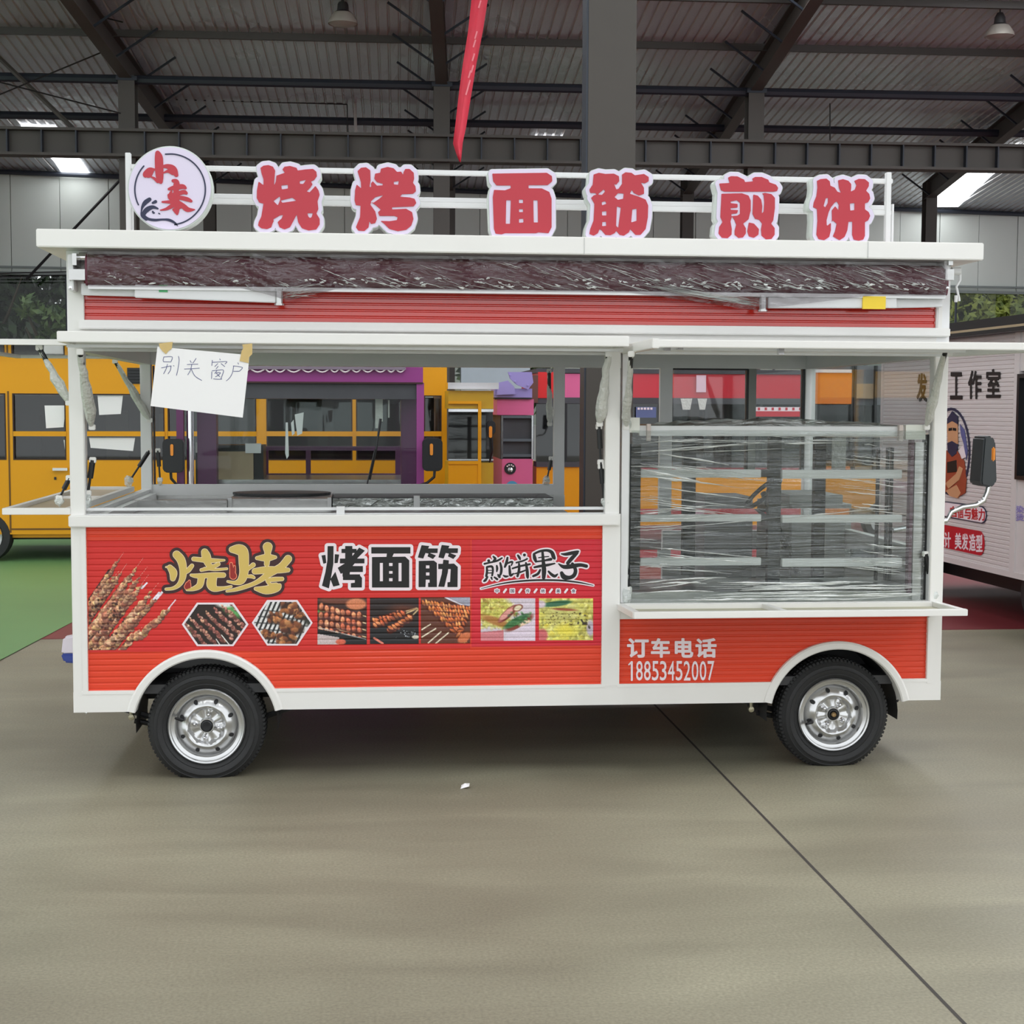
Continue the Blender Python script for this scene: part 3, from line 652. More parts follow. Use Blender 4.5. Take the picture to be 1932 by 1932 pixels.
# --- purple cart facing us
F2 = Fr(*at_y(333, 850, 4.85)[:2], 0.0)
pc = empty('food_truck', (F2.o[0], F2.o[1], 0), F2.a, label='purple truck front with big windscreen, behind the left window', cat='vehicle', group='food trucks parked behind')
UP = F2.u(800)
def fb(x0, x1, y0, y1, v0, v1, name, m, par=None, fr=None, **k):
    mb = MB(); (fr or F2).box(mb, x0, x1, y0, y1, v0, v1); return mb.build(name, m, par, **k)
fb(333, 798, 672, 721, 0, .35, 'header', M_PUR, pc)
fb(333, 798, 720, 723, -.01, .3, 'header_trim', M_DBROWN, pc)
sc = []; x = 338.0; rs = random.Random(5)
while x < 760:
    sp_ = rs.uniform(16, 30)
    for k in range(7):
        t = k / 6; u_, z_ = F2.uz(x + sp_ * t, 695 + 7.0 * math.sin(math.pi * t), -.03); sc.append((u_, -.03, z_))
    x += sp_
MB().tube(sc, .006, 5).build('scalloped_edging', M_WINK, pc)
mb = MB(); zt2 = F2.z(697, 560); mb.box(0, F2.u(765), -.04, -.015, zt2, F2.z(672, 560)); mb.build('fascia_board', mat('sign_lilac_grey', (126, 112, 128), 0.5, var=.2, scale=4), pc)
fb(333, 346, 722, 925, 0, .07, 'pillar', M_PURD, pc); fb(372, 408, 722, 925, .15, .3, 'pillar', M_PURD, pc); fb(786, 800, 722, 925, 0, .1, 'pillar', M_PUR, pc)
fb(757, 786, 724, 925, .25, .4, 'pillar', M_PURD, pc)
mb = MB(); u_, z_ = F2.uz(359, 850, .05); mb.tube([(u_, .05, .95), (u_, .05, F2.z(722, 360))], .028, 12); mb.build('chrome_tube', M_CHROME, pc, smooth=True)
fb(346, 800, 722, 752, .02, .9, 'overhead_panel', M_DARKIN, pc); fb(440, 720, 740, 742, .9, .92, 'curtain_rail', M_GOLD, pc)
fb(408, 757, 842, 850, 1.2, 1.24, 'rail', M_PURD, pc); fb(577, 586, 850, 896, 1.2, 1.24, 'rail', M_PURD, pc); fb(505, 757, 894, 906, 1.2, 1.3, 'rail', M_PURD, pc)
fb(498, 506, 842, 900, 1.2, 1.24, 'rail', M_PURD, pc); fb(746, 757, 842, 900, 1.2, 1.24, 'rail', M_PURD, pc)
fb(400, 762, 905, 922, .35, 1.2, 'counter', M_STEEL, pc)
ap = fb(369, 497, 840, 916, .42, .75, 'appliance', M_BLACKP, pc)
fb(388, 478, 852, 905, .40, .42, 'oven_window', M_TAN, ap); fb(369, 391, 835, 854, .39, .45, 'corner_block', mat('grey_foam', (176, 176, 172), .7), ap); fb(463, 492, 837, 855, .39, .45, 'corner_block', M_GREYP, ap)
mb = MB(); mb.box(.02, UP - .02, .03, .036, F2.z(925, 600), F2.z(724, 600)); mb.build('windscreen', M_GLASSL, pc)
mb = MB(); mb.box(0, UP, 0, .06, .32, F2.z(918, 600)); mb.box(0, .05, 0, 2.2, .32, 1.0); mb.box(UP - .05, UP, 0, 2.2, .32, 1.0); mb.box(0, UP, .06, 2.2, .30, .36); mb.box(0, .06, 0, 2.2, z_top - .3, z_top - .2) ; mb.build('body', M_PUR, pc)
mb = MB(); mb.box(.03, UP - .03, 0.35, 2.2, F2.z(676, 560), F2.z(672, 560) + .03); mb.build('roof', M_PURD, pc)
a, b_, c = F2.uz(718, 790, -.02), F2.uz(697, 905, -.02), F2.uz(690, 925, -.02)
mb = MB().tube([(a[0], -.02, a[1]), ((a[0] + b_[0]) / 2 + .01, -.03, (a[1] + b_[1]) / 2), (b_[0], -.02, b_[1])], [.012, .008, .012], 6); mb.tube([((a[0] + b_[0]) / 2, -.035, (a[1] + b_[1]) / 2), (c[0], -.03, c[1])], .006, 6); mb.build('wiper', M_BLACKP, pc)
mb = MB(); u_, z_ = F2.uz(742, 745, .2); mb.lathe([(0, -.06), (.05, -.05), (.075, 0), (.05, .05), (0, .06)], (u_, .2, z_), 12); mb.lathe([(0, -.03), (.04, -.02), (.04, .03), (0, .04)], (u_ - .08, .2, z_ + .03), 10); mb.build('motor', M_BLACKP, pc, smooth=True)
for (x0, x1, y0, y1) in ((708, 716, 725, 808), (716, 722, 748, 795), (732, 735, 755, 788)): fb(x0, x1, y0, y1, .12, .125, 'wrapping_strip', M_PLAST, pc)
for q in ([(539, 797), (543, 797), (545, 860), (541, 866), (538, 855)], [(549, 798), (554, 792), (556, 818), (551, 822)], [(556, 782), (573, 778), (570, 818), (561, 822), (558, 800)]):
    mb = MB(); mb.prism([F2.uz(x_, y_, .10) for x_, y_ in q], .10, .103); mb.build('wrapping_strip', M_PAPER, pc)
for px in (400, 740): wheel_simple('wheel', (F2.u(px), -.01, .26), .26, .16, pc)
def mirror(fr, par, x0, x1, y0, y1, stem, v=-.12, amber=True):
    u0, z1 = fr.uz(x0, y0, v); u1, z0 = fr.uz(x1, y1, v)
    rr_ = .034; pg = []
    for cx_, cz_, a0 in ((u1 - rr_, z1 - rr_, 0), (u0 + rr_, z1 - rr_, 90), (u0 + rr_, z0 + rr_, 180), (u1 - rr_, z0 + rr_, 270)): pg += [(cx_ + rr_ * math.cos(math.radians(a0 + t)), cz_ + rr_ * math.sin(math.radians(a0 + t))) for t in (0, 30, 60, 90)]
    o = MB().prism(pg, v, v + .07).build('side_mirror', M_BLACKP, par, bevel=.006, label='black side mirror with amber lamp')
    if amber:
        xm = (x0 + x1) / 2 - 2; mb = MB(); a, c = fr.uz(xm - 3, y0 + 10, v), fr.uz(xm + 3, y0 + 32, v)
        hx_ = (c[0] - a[0]) / 2; mb.prism([((a[0] + c[0]) / 2 + hx_ * math.cos(t), (a[1] if math.sin(t) >= 0 else c[1]) + (hx_ * (math.sin(t) - 1) if math.sin(t) >= 0 else hx_ * (math.sin(t) + 1))) for t in [2 * math.pi * k_ / 16 for k_ in range(16)]], v - .012, v + .01); mb.build('indicator', mat('amber_lens', (226, 138, 34), .3), o)
    pts = []
    for x_, y_ in stem: u_, z_ = fr.uz(x_, y_, v + .03); pts.append((u_, v + .03, z_))
    pts[-1] = (pts[-1][0], .0, pts[-1][2]); MB().tube(pts, .011, 8).build('mirror_arm', M_BLACKP, o, smooth=True)
mirror(F2, pc, 306, 347, 828, 892, [(322, 890), (323, 903), (333, 914), (345, 918)])
mirror(F2, pc, 797, 835, 827, 889, [(820, 888), (819, 900), (806, 911), (795, 916)])

# --- olive kiosk
F3 = Fr(*at_y(846, 850, 8.6)[:2], 0.0)
k3 = empty('food_truck', (F3.o[0], F3.o[1], 0), F3.a, label='small olive and amber kiosk truck with glazed door, right of long amber truck', cat='vehicle', group='food trucks parked behind')
U3 = F3.u(931); z0_, z1_ = .34, F3.z(724, 880)
mb = MB(); F3.box(mb, 846, 931, 737, 771, 0, .72); mb.build('upper_band', M_YEL2, k3)
fb(845, 941, 722, 734, -.05, .5, 'gutter', M_CHROME, k3, F3)
mb = MB(); F3.box(mb, 846, 931, 873, 915, 0, .72); mb.box(0, U3, 0, .72, z0_, F3.z(914, 880)); mb.build('body', M_YEL2, k3)
dr = fb(846, 905, 876, 915, -.02, 0, 'door', M_YEL, k3, F3)
for q in ((902, 908, 757, 915), (846, 902, 757, 762), (846, 902, 870, 876)): fb(*q, -.03, 0, 'door_frame', M_YEL, dr, F3)
fb(846, 931, 772, 777, -.02, 0, 'chrome_strip', M_CHROME, k3, F3); fb(846, 931, 866, 869, -.02, 0, 'chrome_strip', M_CHROME, k3, F3)
fb(846, 929, 771, 873, .3, .34, 'dark_interior_panel', M_DARKIN, k3, F3); fb(846, 930, 771, 873, .01, .015, 'window', M_GLASSD, k3, F3)
for px in (855, 920): wheel_simple('wheel', (F3.u(px), -.01, .26), .26, .16, k3)
mirror(F3, k3, 920, 935, 794, 820, [(928, 820), (929, 850), (925, 872)])
# --- pink truck with paw
F4 = Fr(*at_y(944, 850, 9.4)[:2], 0.0)
k4 = empty('food_truck', (F4.o[0], F4.o[1], 0), F4.a, label='pink truck with black paw badge and lilac cloud board on top', cat='vehicle', group='food trucks parked behind')
U4 = F4.u(1007)
fb(938, 1007, 753, 783, 0, 1.5, 'upper_band', M_PINK, k4, F4); mb = MB(); F4.box(mb, 947, 1005, 866, 915, 0, 1.5); mb.box(F4.u(947), F4.u(1005), 0, 1.5, .33, F4.z(914, 980)); mb.build('body', M_PINK, k4)
fb(944, 1007, 784, 866, .05, 1.45, 'dark_interior_panel', M_DARKIN, k4, F4)
for y_ in (784, 828, 857): fb(946, 1007, y_, y_ + 5, 0, .06, 'window_rail', mat('slate_rail', (84, 92, 100), .4), k4, F4)
fb(946, 949, 784, 866, -.01, .06, 'window_post', M_CHROME, k4, F4); fb(1003, 1006, 784, 866, -.01, .06, 'window_post', M_CHROME, k4, F4)
fb(933, 1004, 733, 750, -.05, .4, 'roof_edge', M_LILAC, k4, F4); fb(934, 1003, 748, 753, -.03, .3, 'roof_trim', M_DARKIN, k4, F4)
cl = MB()
for q in ([(937, 745), (940, 722), (958, 718), (970, 730), (972, 744)], [(958, 702), (1003, 702), (1006, 722), (996, 735), (975, 726), (962, 714)]):
    cl.prism([F4.uz(x_, y_, -.08) for x_, y_ in q][::-1], -.10, -.06)
cl.build('cloud_board', M_LILAC, k4)
for k, (x_, y_) in enumerate(((963, 708), (972, 720), (996, 727))):
    mb = MB(); u_, z_ = F4.uz(x_, y_, -.1); mb.lathe([(0, -.012), (.012, -.01), (.014, .01)], (u_, -.1, z_), 10); mb.build('stud', M_LILAC, k4)
u_, z_ = F4.uz(962.5, 884, 0); pb = MB().lathe([(0, -.012), (.062, -.012), (.064, 0)], (u_, 0, z_), 28).build('paw_badge', M_BLACKP, k4)
mb = MB().lathe([(0, -.02), (.026, -.018), (.03, -.012)], (u_, 0, z_ - .012), 20); mb.build('paw_pad', M_CHROME, pb)
for a in (-50, -18, 18, 50): mb = MB().lathe([(0, -.02), (.008, -.018), (.009, -.012)], (u_ + .042 * math.sin(math.radians(a)), 0, z_ + .042 * math.cos(math.radians(a)) - .002), 10); mb.build('paw_toe', M_WINK, pb)
u_, z_ = F4.uz(966, 916, 0); MB().lathe([(0, -.008), (.07, -.008), (.07, 0)], (u_, 0, z_ - .02), 24).build('blue_badge', mat('sky_blue_ink', (70, 150, 190), .4), k4)
for px in (955, 998): wheel_simple('wheel', (F4.u(px), -.01, .25), .25, .15, k4)
# --- crimson and amber truck
F5 = Fr(*at_y(1012, 850, 10.2)[:2], 0.0)
k5 = empty('food_truck', (F5.o[0], F5.o[1], 0), F5.a, label='long truck with crimson top band, dark windows and amber lower body', cat='vehicle', group='food trucks parked behind')
U5 = F5.u(1528)
mb = MB(); F5.box(mb, 1045, 1112, 705, 751, 0, 1.8); mb.build('pink_band', M_PINK, k5); mb = MB(); F5.box(mb, 1112, 1528, 705, 751, 0, 1.8); mb.build('crimson_band', M_REDB, k5)
fb(1015, 1045, 702, 751, -.02, 1.8, 'red_block', mat('signal_red', (206, 20, 24), .4), k5, F5); fb(1004, 1015, 708, 760, -.03, .3, 'brown_post', mat('brown_wood', (96, 62, 52), .6), k5, F5)
mb = MB(); F5.box(mb, 1012, 1528, 880, 965, 0, 1.8); mb.box(0, U5, 0, 1.8, .32, F5.z(964, 1200)); mb.build('body', M_YEL, k5)
fb(1012, 1528, 697, 705, -.02, 1.8, 'roof', M_DARKIN, k5, F5); fb(1012, 1528, 751, 762, -.01, .3, 'dark_sill', M_DARKIN, k5, F5); fb(1012, 1528, 872, 881, -.02, .3, 'dark_sill', M_DARKIN, k5, F5)
fb(1012, 1526, 762, 874, .5, .55, 'dark_interior_panel', M_DARKIN, k5, F5)
for q in ((1012, 1050), (1052, 1064), (1068, 1100), (1190, 1252), (1254, 1330), (1332, 1408), (1410, 1434), (1437, 1526)): fb(*q, 762, 872, .03, .036, 'window', M_GLASSD, k5, F5)
for x_ in (1050, 1066, 1252, 1330, 1408, 1434): fb(x_, x_ + 4, 762, 872, 0, .06, 'window_post', M_BLACKP, k5, F5)
bs = fb(1200, 1238, 768, 788, -.01, .0, 'blue_signboard', mat('slate_blue_ink', (92, 104, 148), .5), k5, F5)
for k in range(5): fb(1203 + k * 6, 1207 + k * 6, 769, 773, -.015, -.008, 'white_droplet', M_WINK, bs, F5)
rs_ = fb(1425, 1520, 768, 776, -.01, 0, 'white_strip', M_WINK, k5, F5); fb(1425, 1520, 776, 786, -.012, 0, 'red_strip', M_REDB, rs_, F5)
for k in range(7): fb(1430 + k * 13, 1434 + k * 13, 769, 774, -.016, -.008, 'red_blossom', M_REDB, rs_, F5)
for q in ((1284, 1306, 752, 773), (1316, 1334, 752, 773)):
    mb = MB(); mb.prism([F5.uz(q[0], q[2], -.02), F5.uz(q[1], q[2], -.02), F5.uz(q[1] - 4, q[3], -.02), F5.uz(q[0] + 4, q[3], -.02)][::-1], -.024, -.02); mb.build('paper_notice', M_PLAST, k5)
fb(1314, 1332, 708, 740, -.03, -.02, 'pink_notice', mat('pale_pink_paper', (226, 190, 206), .7), k5, F5)
for px in (1040, 1480): wheel_simple('wheel', (F5.u(px), -.01, .27), .27, .16, k5)
# --- orange truck
F6 = Fr(*at_y(1535, 850, 11.6)[:2], 0.0)
k6 = empty('food_truck', (F6.o[0], F6.o[1], 0), F6.a, label='orange-topped truck with dark windows, left of the white ribbed truck', cat='vehicle', group='food trucks parked behind')
U6 = F6.u(1690)
fb(1535, 1607, 703, 762, 0, 1.6, 'orange_band', M_ORG, k6, F6); fb(1607, 1690, 690, 765, .1, 1.6, 'grey_band', mat('slate_grey', (116, 120, 124), .5), k6, F6); fb(1616, 1648, 724, 752, .05, .1, 'tan_board', M_TAN, k6, F6)
fb(1535, 1690, 762, 880, .3, .35, 'dark_interior_panel', M_DARKIN, k6, F6); mb = MB(); F6.box(mb, 1535, 1690, 880, 962, 0, 1.6); mb.box(0, U6, 0, 1.6, .32, F6.z(961, 1600)); mb.build('body', M_YEL, k6)
fb(1535, 1690, 764, 880, .05, .056, 'window', M_GLASSD, k6, F6)
for x_ in (1605, 1611, 1650): fb(x_, x_ + 4, 690, 880, .0, .06, 'window_post', M_BLACKP, k6, F6)
fb(1535, 1607, 697, 703, -.02, .4, 'roof_edge', M_GREYP, k6, F6)
for px in (1560, 1670): wheel_simple('wheel', (F6.u(px), -.01, .26), .26, .16, k6)
# --- pale building beyond, seen through the gap
FW = Fr(*at_y(870, 700, 22)[:2], 0.0); wf = fb(870, 1000, 690, 760, 0, .3, 'wall_far', mat('pale_blue_wall', (168, 182, 190), .7), None, FW, kind='structure'); wf.location = (FW.o[0], FW.o[1], 0)

# --- white ribbed truck at the right
def cam_pt(px, d): 
    lat = (px - 966) / FPX * d; return CAM[:2] + _fh[:2] * d + _rt[:2] * lat
pA, pB = cam_pt(1932, 11.35), cam_pt(1661, 14.1); dv = pA - pB; an = math.atan2(dv[1], dv[0])
F7 = Fr(pB[0], pB[1], an)
k7 = empty('food_truck', (pB[0], pB[1], 0), an, label='white ribbed truck with black lettering and bearded man badge, at the right edge', cat='vehicle', group='food trucks parked behind')
LEN = float(np.linalg.norm(dv)); seam = F7.u(1912, 900); zb7 = F7.z(1093, 1925); zt7 = F7.z(628, 1910)
M_W7 = mat('warm_white_siding', (214, 206, 206), .45, var=.02)
ribs = []; z_ = zb7 + .04
while z_ < zt7 - .03: ribs += [(0.0, z_), (0.0, z_ + .020), (.006, z_ + .024), (.006, z_ + .030)]; z_ += .034
poly = ribs + [(.03, z_), (.03, zb7 + .04)]
MB().prismx([(y_, zz) for y_, zz in poly], 0, seam).build('ribbed_side_panel', M_W7, k7)
mb = MB(); mb.box(0, 6.2, -.012, .04, zb7, zb7 + .045); mb.box(seam - .01, seam + .07, -.012, .04, zb7, zt7); mb.box(0, .04, -.012, .04, zb7, zt7); mb.box(seam, 6.2, .0, .04, zb7, 1.15); mb.box(6.1, 6.2, 0, 1.9, zb7, zt7)
mb.box(seam, 6.2, .0, .04, F7.z(700, 1925), zt7); mb.box(0, 6.2, 1.88, 1.92, zb7, zt7); mb.box(0, .04, 0, 1.9, zb7, 1.0); mb.box(0, 6.2, 0, 1.9, zb7, zb7 + .03); mb.build('body', M_W7, k7)
mb = MB(); mb.box(-.1, 6.3, -.12, 2.0, zt7, zt7 + .03); mb.box(-.1, 6.3, -.10, 2.0, zt7 + .05, zt7 + .12); mb.build('roof', M_BLACKP, k7)
mb = MB(); mb.box(-.1, 6.3, -.11, 2.0, zt7 + .03, zt7 + .05); mb.build('roof_trim', M_TAN, k7)
mb = MB(); mb.box(seam + .08, 6.0, .03, .036, 1.15, F7.z(706, 1925)); w7 = mb.build('window', M_GLASSD, k7)
mb = MB(); za, zc = 1.13, F7.z(706, 1925); mb.box(seam + .075, seam + .11, -.03, .03, za, zc); mb.box(seam + .075, 6.0, -.03, .03, zc - .03, zc); mb.box(seam + .075, 6.0, -.03, .03, za, za + .03); mb.build('window_frame', M_BLACKP, w7)
mb = MB(); mb.box(seam + .2, 6, .9, .95, zb7 + .1, zt7 - .1); mb.build('dark_interior_panel', M_DARKIN, k7)
def map7(v=-.002):
    def f(x_, y_, o): u_, z_ = F7.uz(x_, y_, v); return (u_, v - o, z_)
    return f
for ch, box in (('发', (1730, 1749, 704, 758)), ('型', (1763, 1783, 703, 756)), ('工', (1793, 1816, 702, 754)), ('作', (1827, 1852, 699, 753)), ('室', (1861, 1888, 696, 751))):
    flat_shape(char_loops(ch, box, .022, 70), 'black_character', M_INK, .004, map7(), k7)
def ell(cx, cy, rx, ry, n=36, a0=0, a1=360): return [(cx + rx * math.cos(math.radians(a0 + (a1 - a0) * i / n)), cy + ry * math.sin(math.radians(a0 + (a1 - a0) * i / n))) for i in range(n if a1 - a0 == 360 else n + 1)]
bg_ = flat_shape([ell(1795, 852, 36, 83), ell(1795, 852, 33, 78)], 'barber_badge', M_NAVY, .004, map7(), k7, label='oval badge of a bearded man with folded arms')
SK = mat('badge_skin', (206, 152, 112), .5); BO = mat('badge_rust', (160, 70, 44), .5)
for loops, m_, d_ in ([[(1773, 905), (1770, 940), (1790, 925), (1808, 938), (1822, 930), (1824, 905), (1820, 870), (1806, 850), (1786, 850)]], BO, .006), ([[(1788, 795), (1807, 795), (1808, 838), (1800, 850), (1790, 848)]], SK, .008), \
        ([[(1789, 836), (1798, 832), (1808, 838), (1806, 856), (1798, 862), (1790, 852)]], M_NAVY, .010), ([[(1789, 790), (1798, 776), (1808, 786), (1808, 800), (1798, 794), (1789, 800)]], M_NAVY, .010), \
        ([[(1789, 872), (1806, 868), (1807, 890), (1789, 892)]], M_INK, .010), ([[(1786, 912), (1806, 894), (1812, 880), (1818, 884), (1812, 905), (1792, 922)]], SK, .012), ([[(1792, 808), (1798, 807), (1798, 812), (1792, 813)], [(1800, 807), (1806, 808), (1806, 813), (1800, 812)]], M_INK, .012), \
        ([[(1812, 800), (1820, 812), (1826, 850), (1824, 868), (1820, 840), (1814, 820)]], mat('badge_blue', (92, 96, 150), .5), .006), ([[(1786, 926), (1806, 915), (1814, 930), (1808, 940), (1794, 936)]], SK, .009), \
        ([[(1810, 850), (1818, 840), (1824, 862), (1816, 866)]], M_WINK, .007):
    flat_shape(loops, 'badge_patch', m_, d_, map7(-.004), bg_)
def pill(x0, x1, y0l, y1l, y0r, y1r, r):
    p = [(x0, y0l), (x1 - r, y0r - 1)]; p += [(x1 - r + r * math.sin(t), y0r + (y1r - y0r) * .5 - (y1r - y0r) * .5 * math.cos(t)) for t in [math.pi * k / 8 for k in range(1, 8)]]; p += [(x1 - r, y1r), (x0, y1l)]; return p
b1 = flat_shape([pill(1775, 1862, 945, 974, 956, 988, 8)], 'slogan_plate', M_NAVY, .003, map7(), k7); flat_shape([pill(1777, 1860, 947, 972, 958, 986, 8)], 'slogan_face', M_WINK, .004, map7(-.004), b1)
for i, ch in enumerate('自信与魅力'): flat_shape(char_loops(ch, (1793 + i * 13.4, 1805 + i * 13.4, 955 + i * 1.2, 976 + i * 1.6), .02, 60), 'red_character', M_REDB, .003, map7(-.008), b1)
b2 = flat_shape([pill(1768, 1858, 988, 1030, 1003, 1048, 8)], 'slogan_plate', M_REDB, .004, map7(), k7)
for ch, x_ in (('设', 1770), ('计', 1782), ('美', 1802), ('发', 1815), ('造', 1829), ('型', 1842)): flat_shape(char_loops(ch, (x_, x_ + 12, 1003 + (x_ - 1770) * .08, 1032 + (x_ - 1770) * .13), .02, 60), 'white_character', M_WINK, .003, map7(-.006), b2)
for ch, y_ in (('染', 970), ('烫', 985)): flat_shape(char_loops(ch, (1917, 1932, y_ - 16, y_ - 2), .02, 60), 'violet_character', M_LILAC, .003, map7(), k7)
mb = MB(); mb.box(.3, 6, .3, 1.7, .2, zb7); mb.build('chassis', M_BLACK, k7)
wc = F7.uz(1945, 1146, .0); o7 = MB().lathe([(.17, .02), (.2, -.005), (.26, 0), (.28, .03), (.28, .14), (.25, .17)], (wc[0], .05, .28), 30).build('wheel', M_TYRE, k7, smooth=True); MB().lathe([(0, .03), (.06, .025), (.16, .045), (.18, .01)], (wc[0], .05, .28), 30).build('rim', M_RIM, o7, smooth=True)
wheel_simple('wheel', (5.4, .05, .28), .28, .17, k7)
wheel_simple('wheel', (.55, .05, .28), .28, .17, k7)
# ================================================================== THE FOOD TRUCK
T = empty('food_truck', (0, 0, 0), label='white and red snack truck with open windows and red sign letters on its roof', cat='vehicle')
def pbox(x0, x1, y0, y1, v0, v1, mb=None):
    """box whose front face at depth v0 covers the measured rectangle"""
    mb = mb or MB(); xm, ym = (x0 + x1) / 2, (y0 + y1) / 2
    return mb.box(X(x0, ym, v0), X(x1, ym, v0), v0, v1, Z(y1, xm, v0), Z(y0, xm, v0))
def part(x0, x1, y0, y1, v0, v1, name, m, par=None, **k):
    bv = k.pop('bevel', 0); return pbox(x0, x1, y0, y1, v0, v1).build(name, m, par or T, bevel=bv, **k)
XL0, XM0, XM1, XR1 = 0.0, X(1140, 1150), X(1165, 1150), TL      # posts
Z_SILL = Z(971, 600); Z_SILLB = Z(992, 600); Z_SK = Z(1300, 600); Z_HD = Z(650, 600); Z_UP0 = Z(627, 600); Z_UP1 = Z(610, 600)
PW = .062
# ---- frame
def fpost(name, x0, x1, z0, z1, y0=0.0, y1=.06, m=None): return MB().box(x0, x1, y0, y1, z0, z1).build(name, m or M_WHITE, T, bevel=.003)
fpost('corner_post', 0, PW, ZB, ZU); fpost('corner_post', TL - PW, TL, ZB, ZU)
fpost('middle_post', XM0, XM1 + .004, ZB, Z_UP0)
for x0, x1 in ((0, .06), (TL - .06, TL)):
    fpost('corner_post', x0, x1, .42, ZU, TW - .06, TW, M_GREYP)
A1, A2 = (X(388, 1371), Z(1374, 388)), (X(1578, 1349), Z(1352, 1578)); RI, RO = .315, .352
def arch_cut(z, z0, z1, a, r):
    d2 = r * r - (z - a[1]) ** 2; return math.sqrt(d2) if d2 > 0 else 0
def flatpanel(x0, x1, z0, z1, arches, r, prof, y_back, name, m, par=None, **kw):
    """side sheet with real horizontal ribs and wheel-arch cut-outs; prof(z) -> y"""
    zs = sorted(set([z0, z1] + [z for z, _ in prof if z0 < z < z1] + [a[1] + r - .0005 for a in arches if z0 < a[1] + r < z1] + [a[1] + r - .004 for a in arches if z0 < a[1] + r < z1] + [z0 + (z1 - z0) * i / 24 for i in range(25)]))
    pz = np.array([p[0] for p in prof]); py = np.array([p[1] for p in prof])
    mb = MB(); rows = []
    for z in zs:
        y = float(np.interp(z, pz, py)); cuts = []
        for a in arches: 
            h = arch_cut(z, z0, z1, a, r); cuts.append((a[0] - h, a[0] + h))
        rows.append((z, y, cuts))
    for (za, ya, ca), (zb_, yb, cb) in zip(rows[:-1], rows[1:]):
        ea = [x0] + [v for c in ca for v in c] + [x1]; eb = [x0] + [v for c in cb for v in c] + [x1]
        for i in range(0, len(ea), 2): mb.quad((ea[i], ya, za), (ea[i + 1], ya, za), (eb[i + 1], yb, zb_), (eb[i], yb, zb_))
    return mb.build(name, m, par or T, **kw)
def ribprof(z0, z1, pitch=.0262, groove=.008, dep=.0026, y=.012):
    p = []; z = z0 - .02
    while z < z1 + .03: p += [(z, y), (z + pitch * .55, y), (z + pitch * .55 + groove * .5, y + dep), (z + pitch * .55 + groove, y + dep), (z + pitch * .55 + groove * 1.5, y)]; z += pitch
    return p
PROF = ribprof(.2, 2.4)
xl1, xr0, xr1 = X(163, 1150), X(1167, 1230), X(1749, 1230)
flatpanel(0, TL, ZB, Z_SK, [A1, A2], RI, [(0, -.0025), (3, -.0025)], .05, 'skirt', M_WHITE)
MB().box(XM0 - .01, XM1 + .01, -.004, .02, Z_SK - .001, Z_SILL).build('post_cover', M_WHITE, T)
zpt = Z(993, 600); zrt = Z(1167, 1500)
flatpanel(X(158, 1150), XM0 + .004, Z_SK - .005, zpt + .006, [A1], RO - .02, PROF, .05, 'ribbed_panel', M_RED)
flatpanel(XM1 - .004, X(1752, 1230), Z(1290, 1400), zrt + .02, [A2], RO - .02, PROF, .05, 'ribbed_panel', M_RED)
MB().box(.05, XM0, .055, .075, .70, 1.14).build('inner_liner', M_GREYP, T); MB().box(XM0, TL - .05, .055, .075, .66, .77).build('inner_liner', M_GREYP, T)
for a in (A1, A2):
    mb = MB(); n = 40; vs = []; ts = []
    t0 = math.asin(min(1, (ZB - a[1]) / ((RI + RO) / 2))); 
    for i in range(n + 1):
        t = t0 + (math.pi - 2 * t0) * i / n; cx, cz = math.cos(t), math.sin(t)
        for r_, y_ in ((RO, .012), (RO, -.008), (RO - .008, -.014), (RI + .006, -.014), (RI, -.008), (RI, .20)): vs.append((a[0] + r_ * cx, y_, a[1] + r_ * cz))
    mb.add(vs, [(i * 6 + j, i * 6 + j + 1, i * 6 + j + 7, i * 6 + j + 6) for i in range(n) for j in range(5)]); mb.build('wheel_arch', M_WHITE, T, smooth=True)
    mb = MB(); vs = []
    for i in range(25):
        t = -.1 + (math.pi + .2) * i / 24
        for y_ in (.06, .42): vs.append((a[0] + (RI - .001) * math.cos(t), y_, a[1] + (RI - .001) * math.sin(t)))
    mb.add(vs, [(2 * i, 2 * i + 1, 2 * i + 3, 2 * i + 2) for i in range(24)]); mb.build('mudguard', M_DSTEEL, T, smooth=True)
# printed film bands over the ribs
def follow(bmverts=None): pass
flatpanel(X(166, 1120), X(888, 1120), Z(1228, 500), Z(1019, 500), [A1], RO - .02, [(z, y - .0012) for z, y in PROF], .05, 'print_film', M_FILM1, label='crimson printed film')
flatpanel(X(890, 1120), X(1136, 1120), Z(1220, 1000), Z(1018, 1000), [], 1, [(z, y - .0016) for z, y in PROF], .05, 'print_film', M_FILM2, label='brighter scarlet printed film')
# trims
def trim(x0, x1, z0, z1, y0=-.004, y1=.02, name='trim_strip', m=None): return MB().box(x0, x1, y0, y1, z0, z1).build(name, m or M_WHITE, T, bevel=.002)
trim(X(154, 1150), X(164, 1150), Z_SK - .01, zpt + .01); trim(X(1131.5 + 7, 1150), X(1143, 1150), Z_SK - .01, zpt + .01)
trim(X(154, 1300), A1[0] - RO + .05, Z_SK - .012, Z_SK + .004); trim(A1[0] + RO - .05, XM0 + .01, Z_SK - .012, Z_SK + .004)
trim(XM1, A2[0] - RO + .05, Z_SK - .012, Z_SK + .004); trim(A2[0] + RO - .05, X(1752, 1280), Z_SK - .006, Z_SK + .01); trim(X(1749, 1230), X(1757, 1230), Z_SK - .012, zrt)
MB().box(X(129, 980, -.03), XM1 + .004, -.03, .06, Z_SILLB, Z_SILL).build('sill_beam', M_WHITE, T, bevel=.004)
trim(X(158, 995), XM0, zpt, Z_SILLB, -.006, .03)
MB().box(XM1, TL - .06, 0, .08, Z(1166, 1400), Z(1137, 1400)).build('sill_beam', M_WHITE, T, bevel=.003)
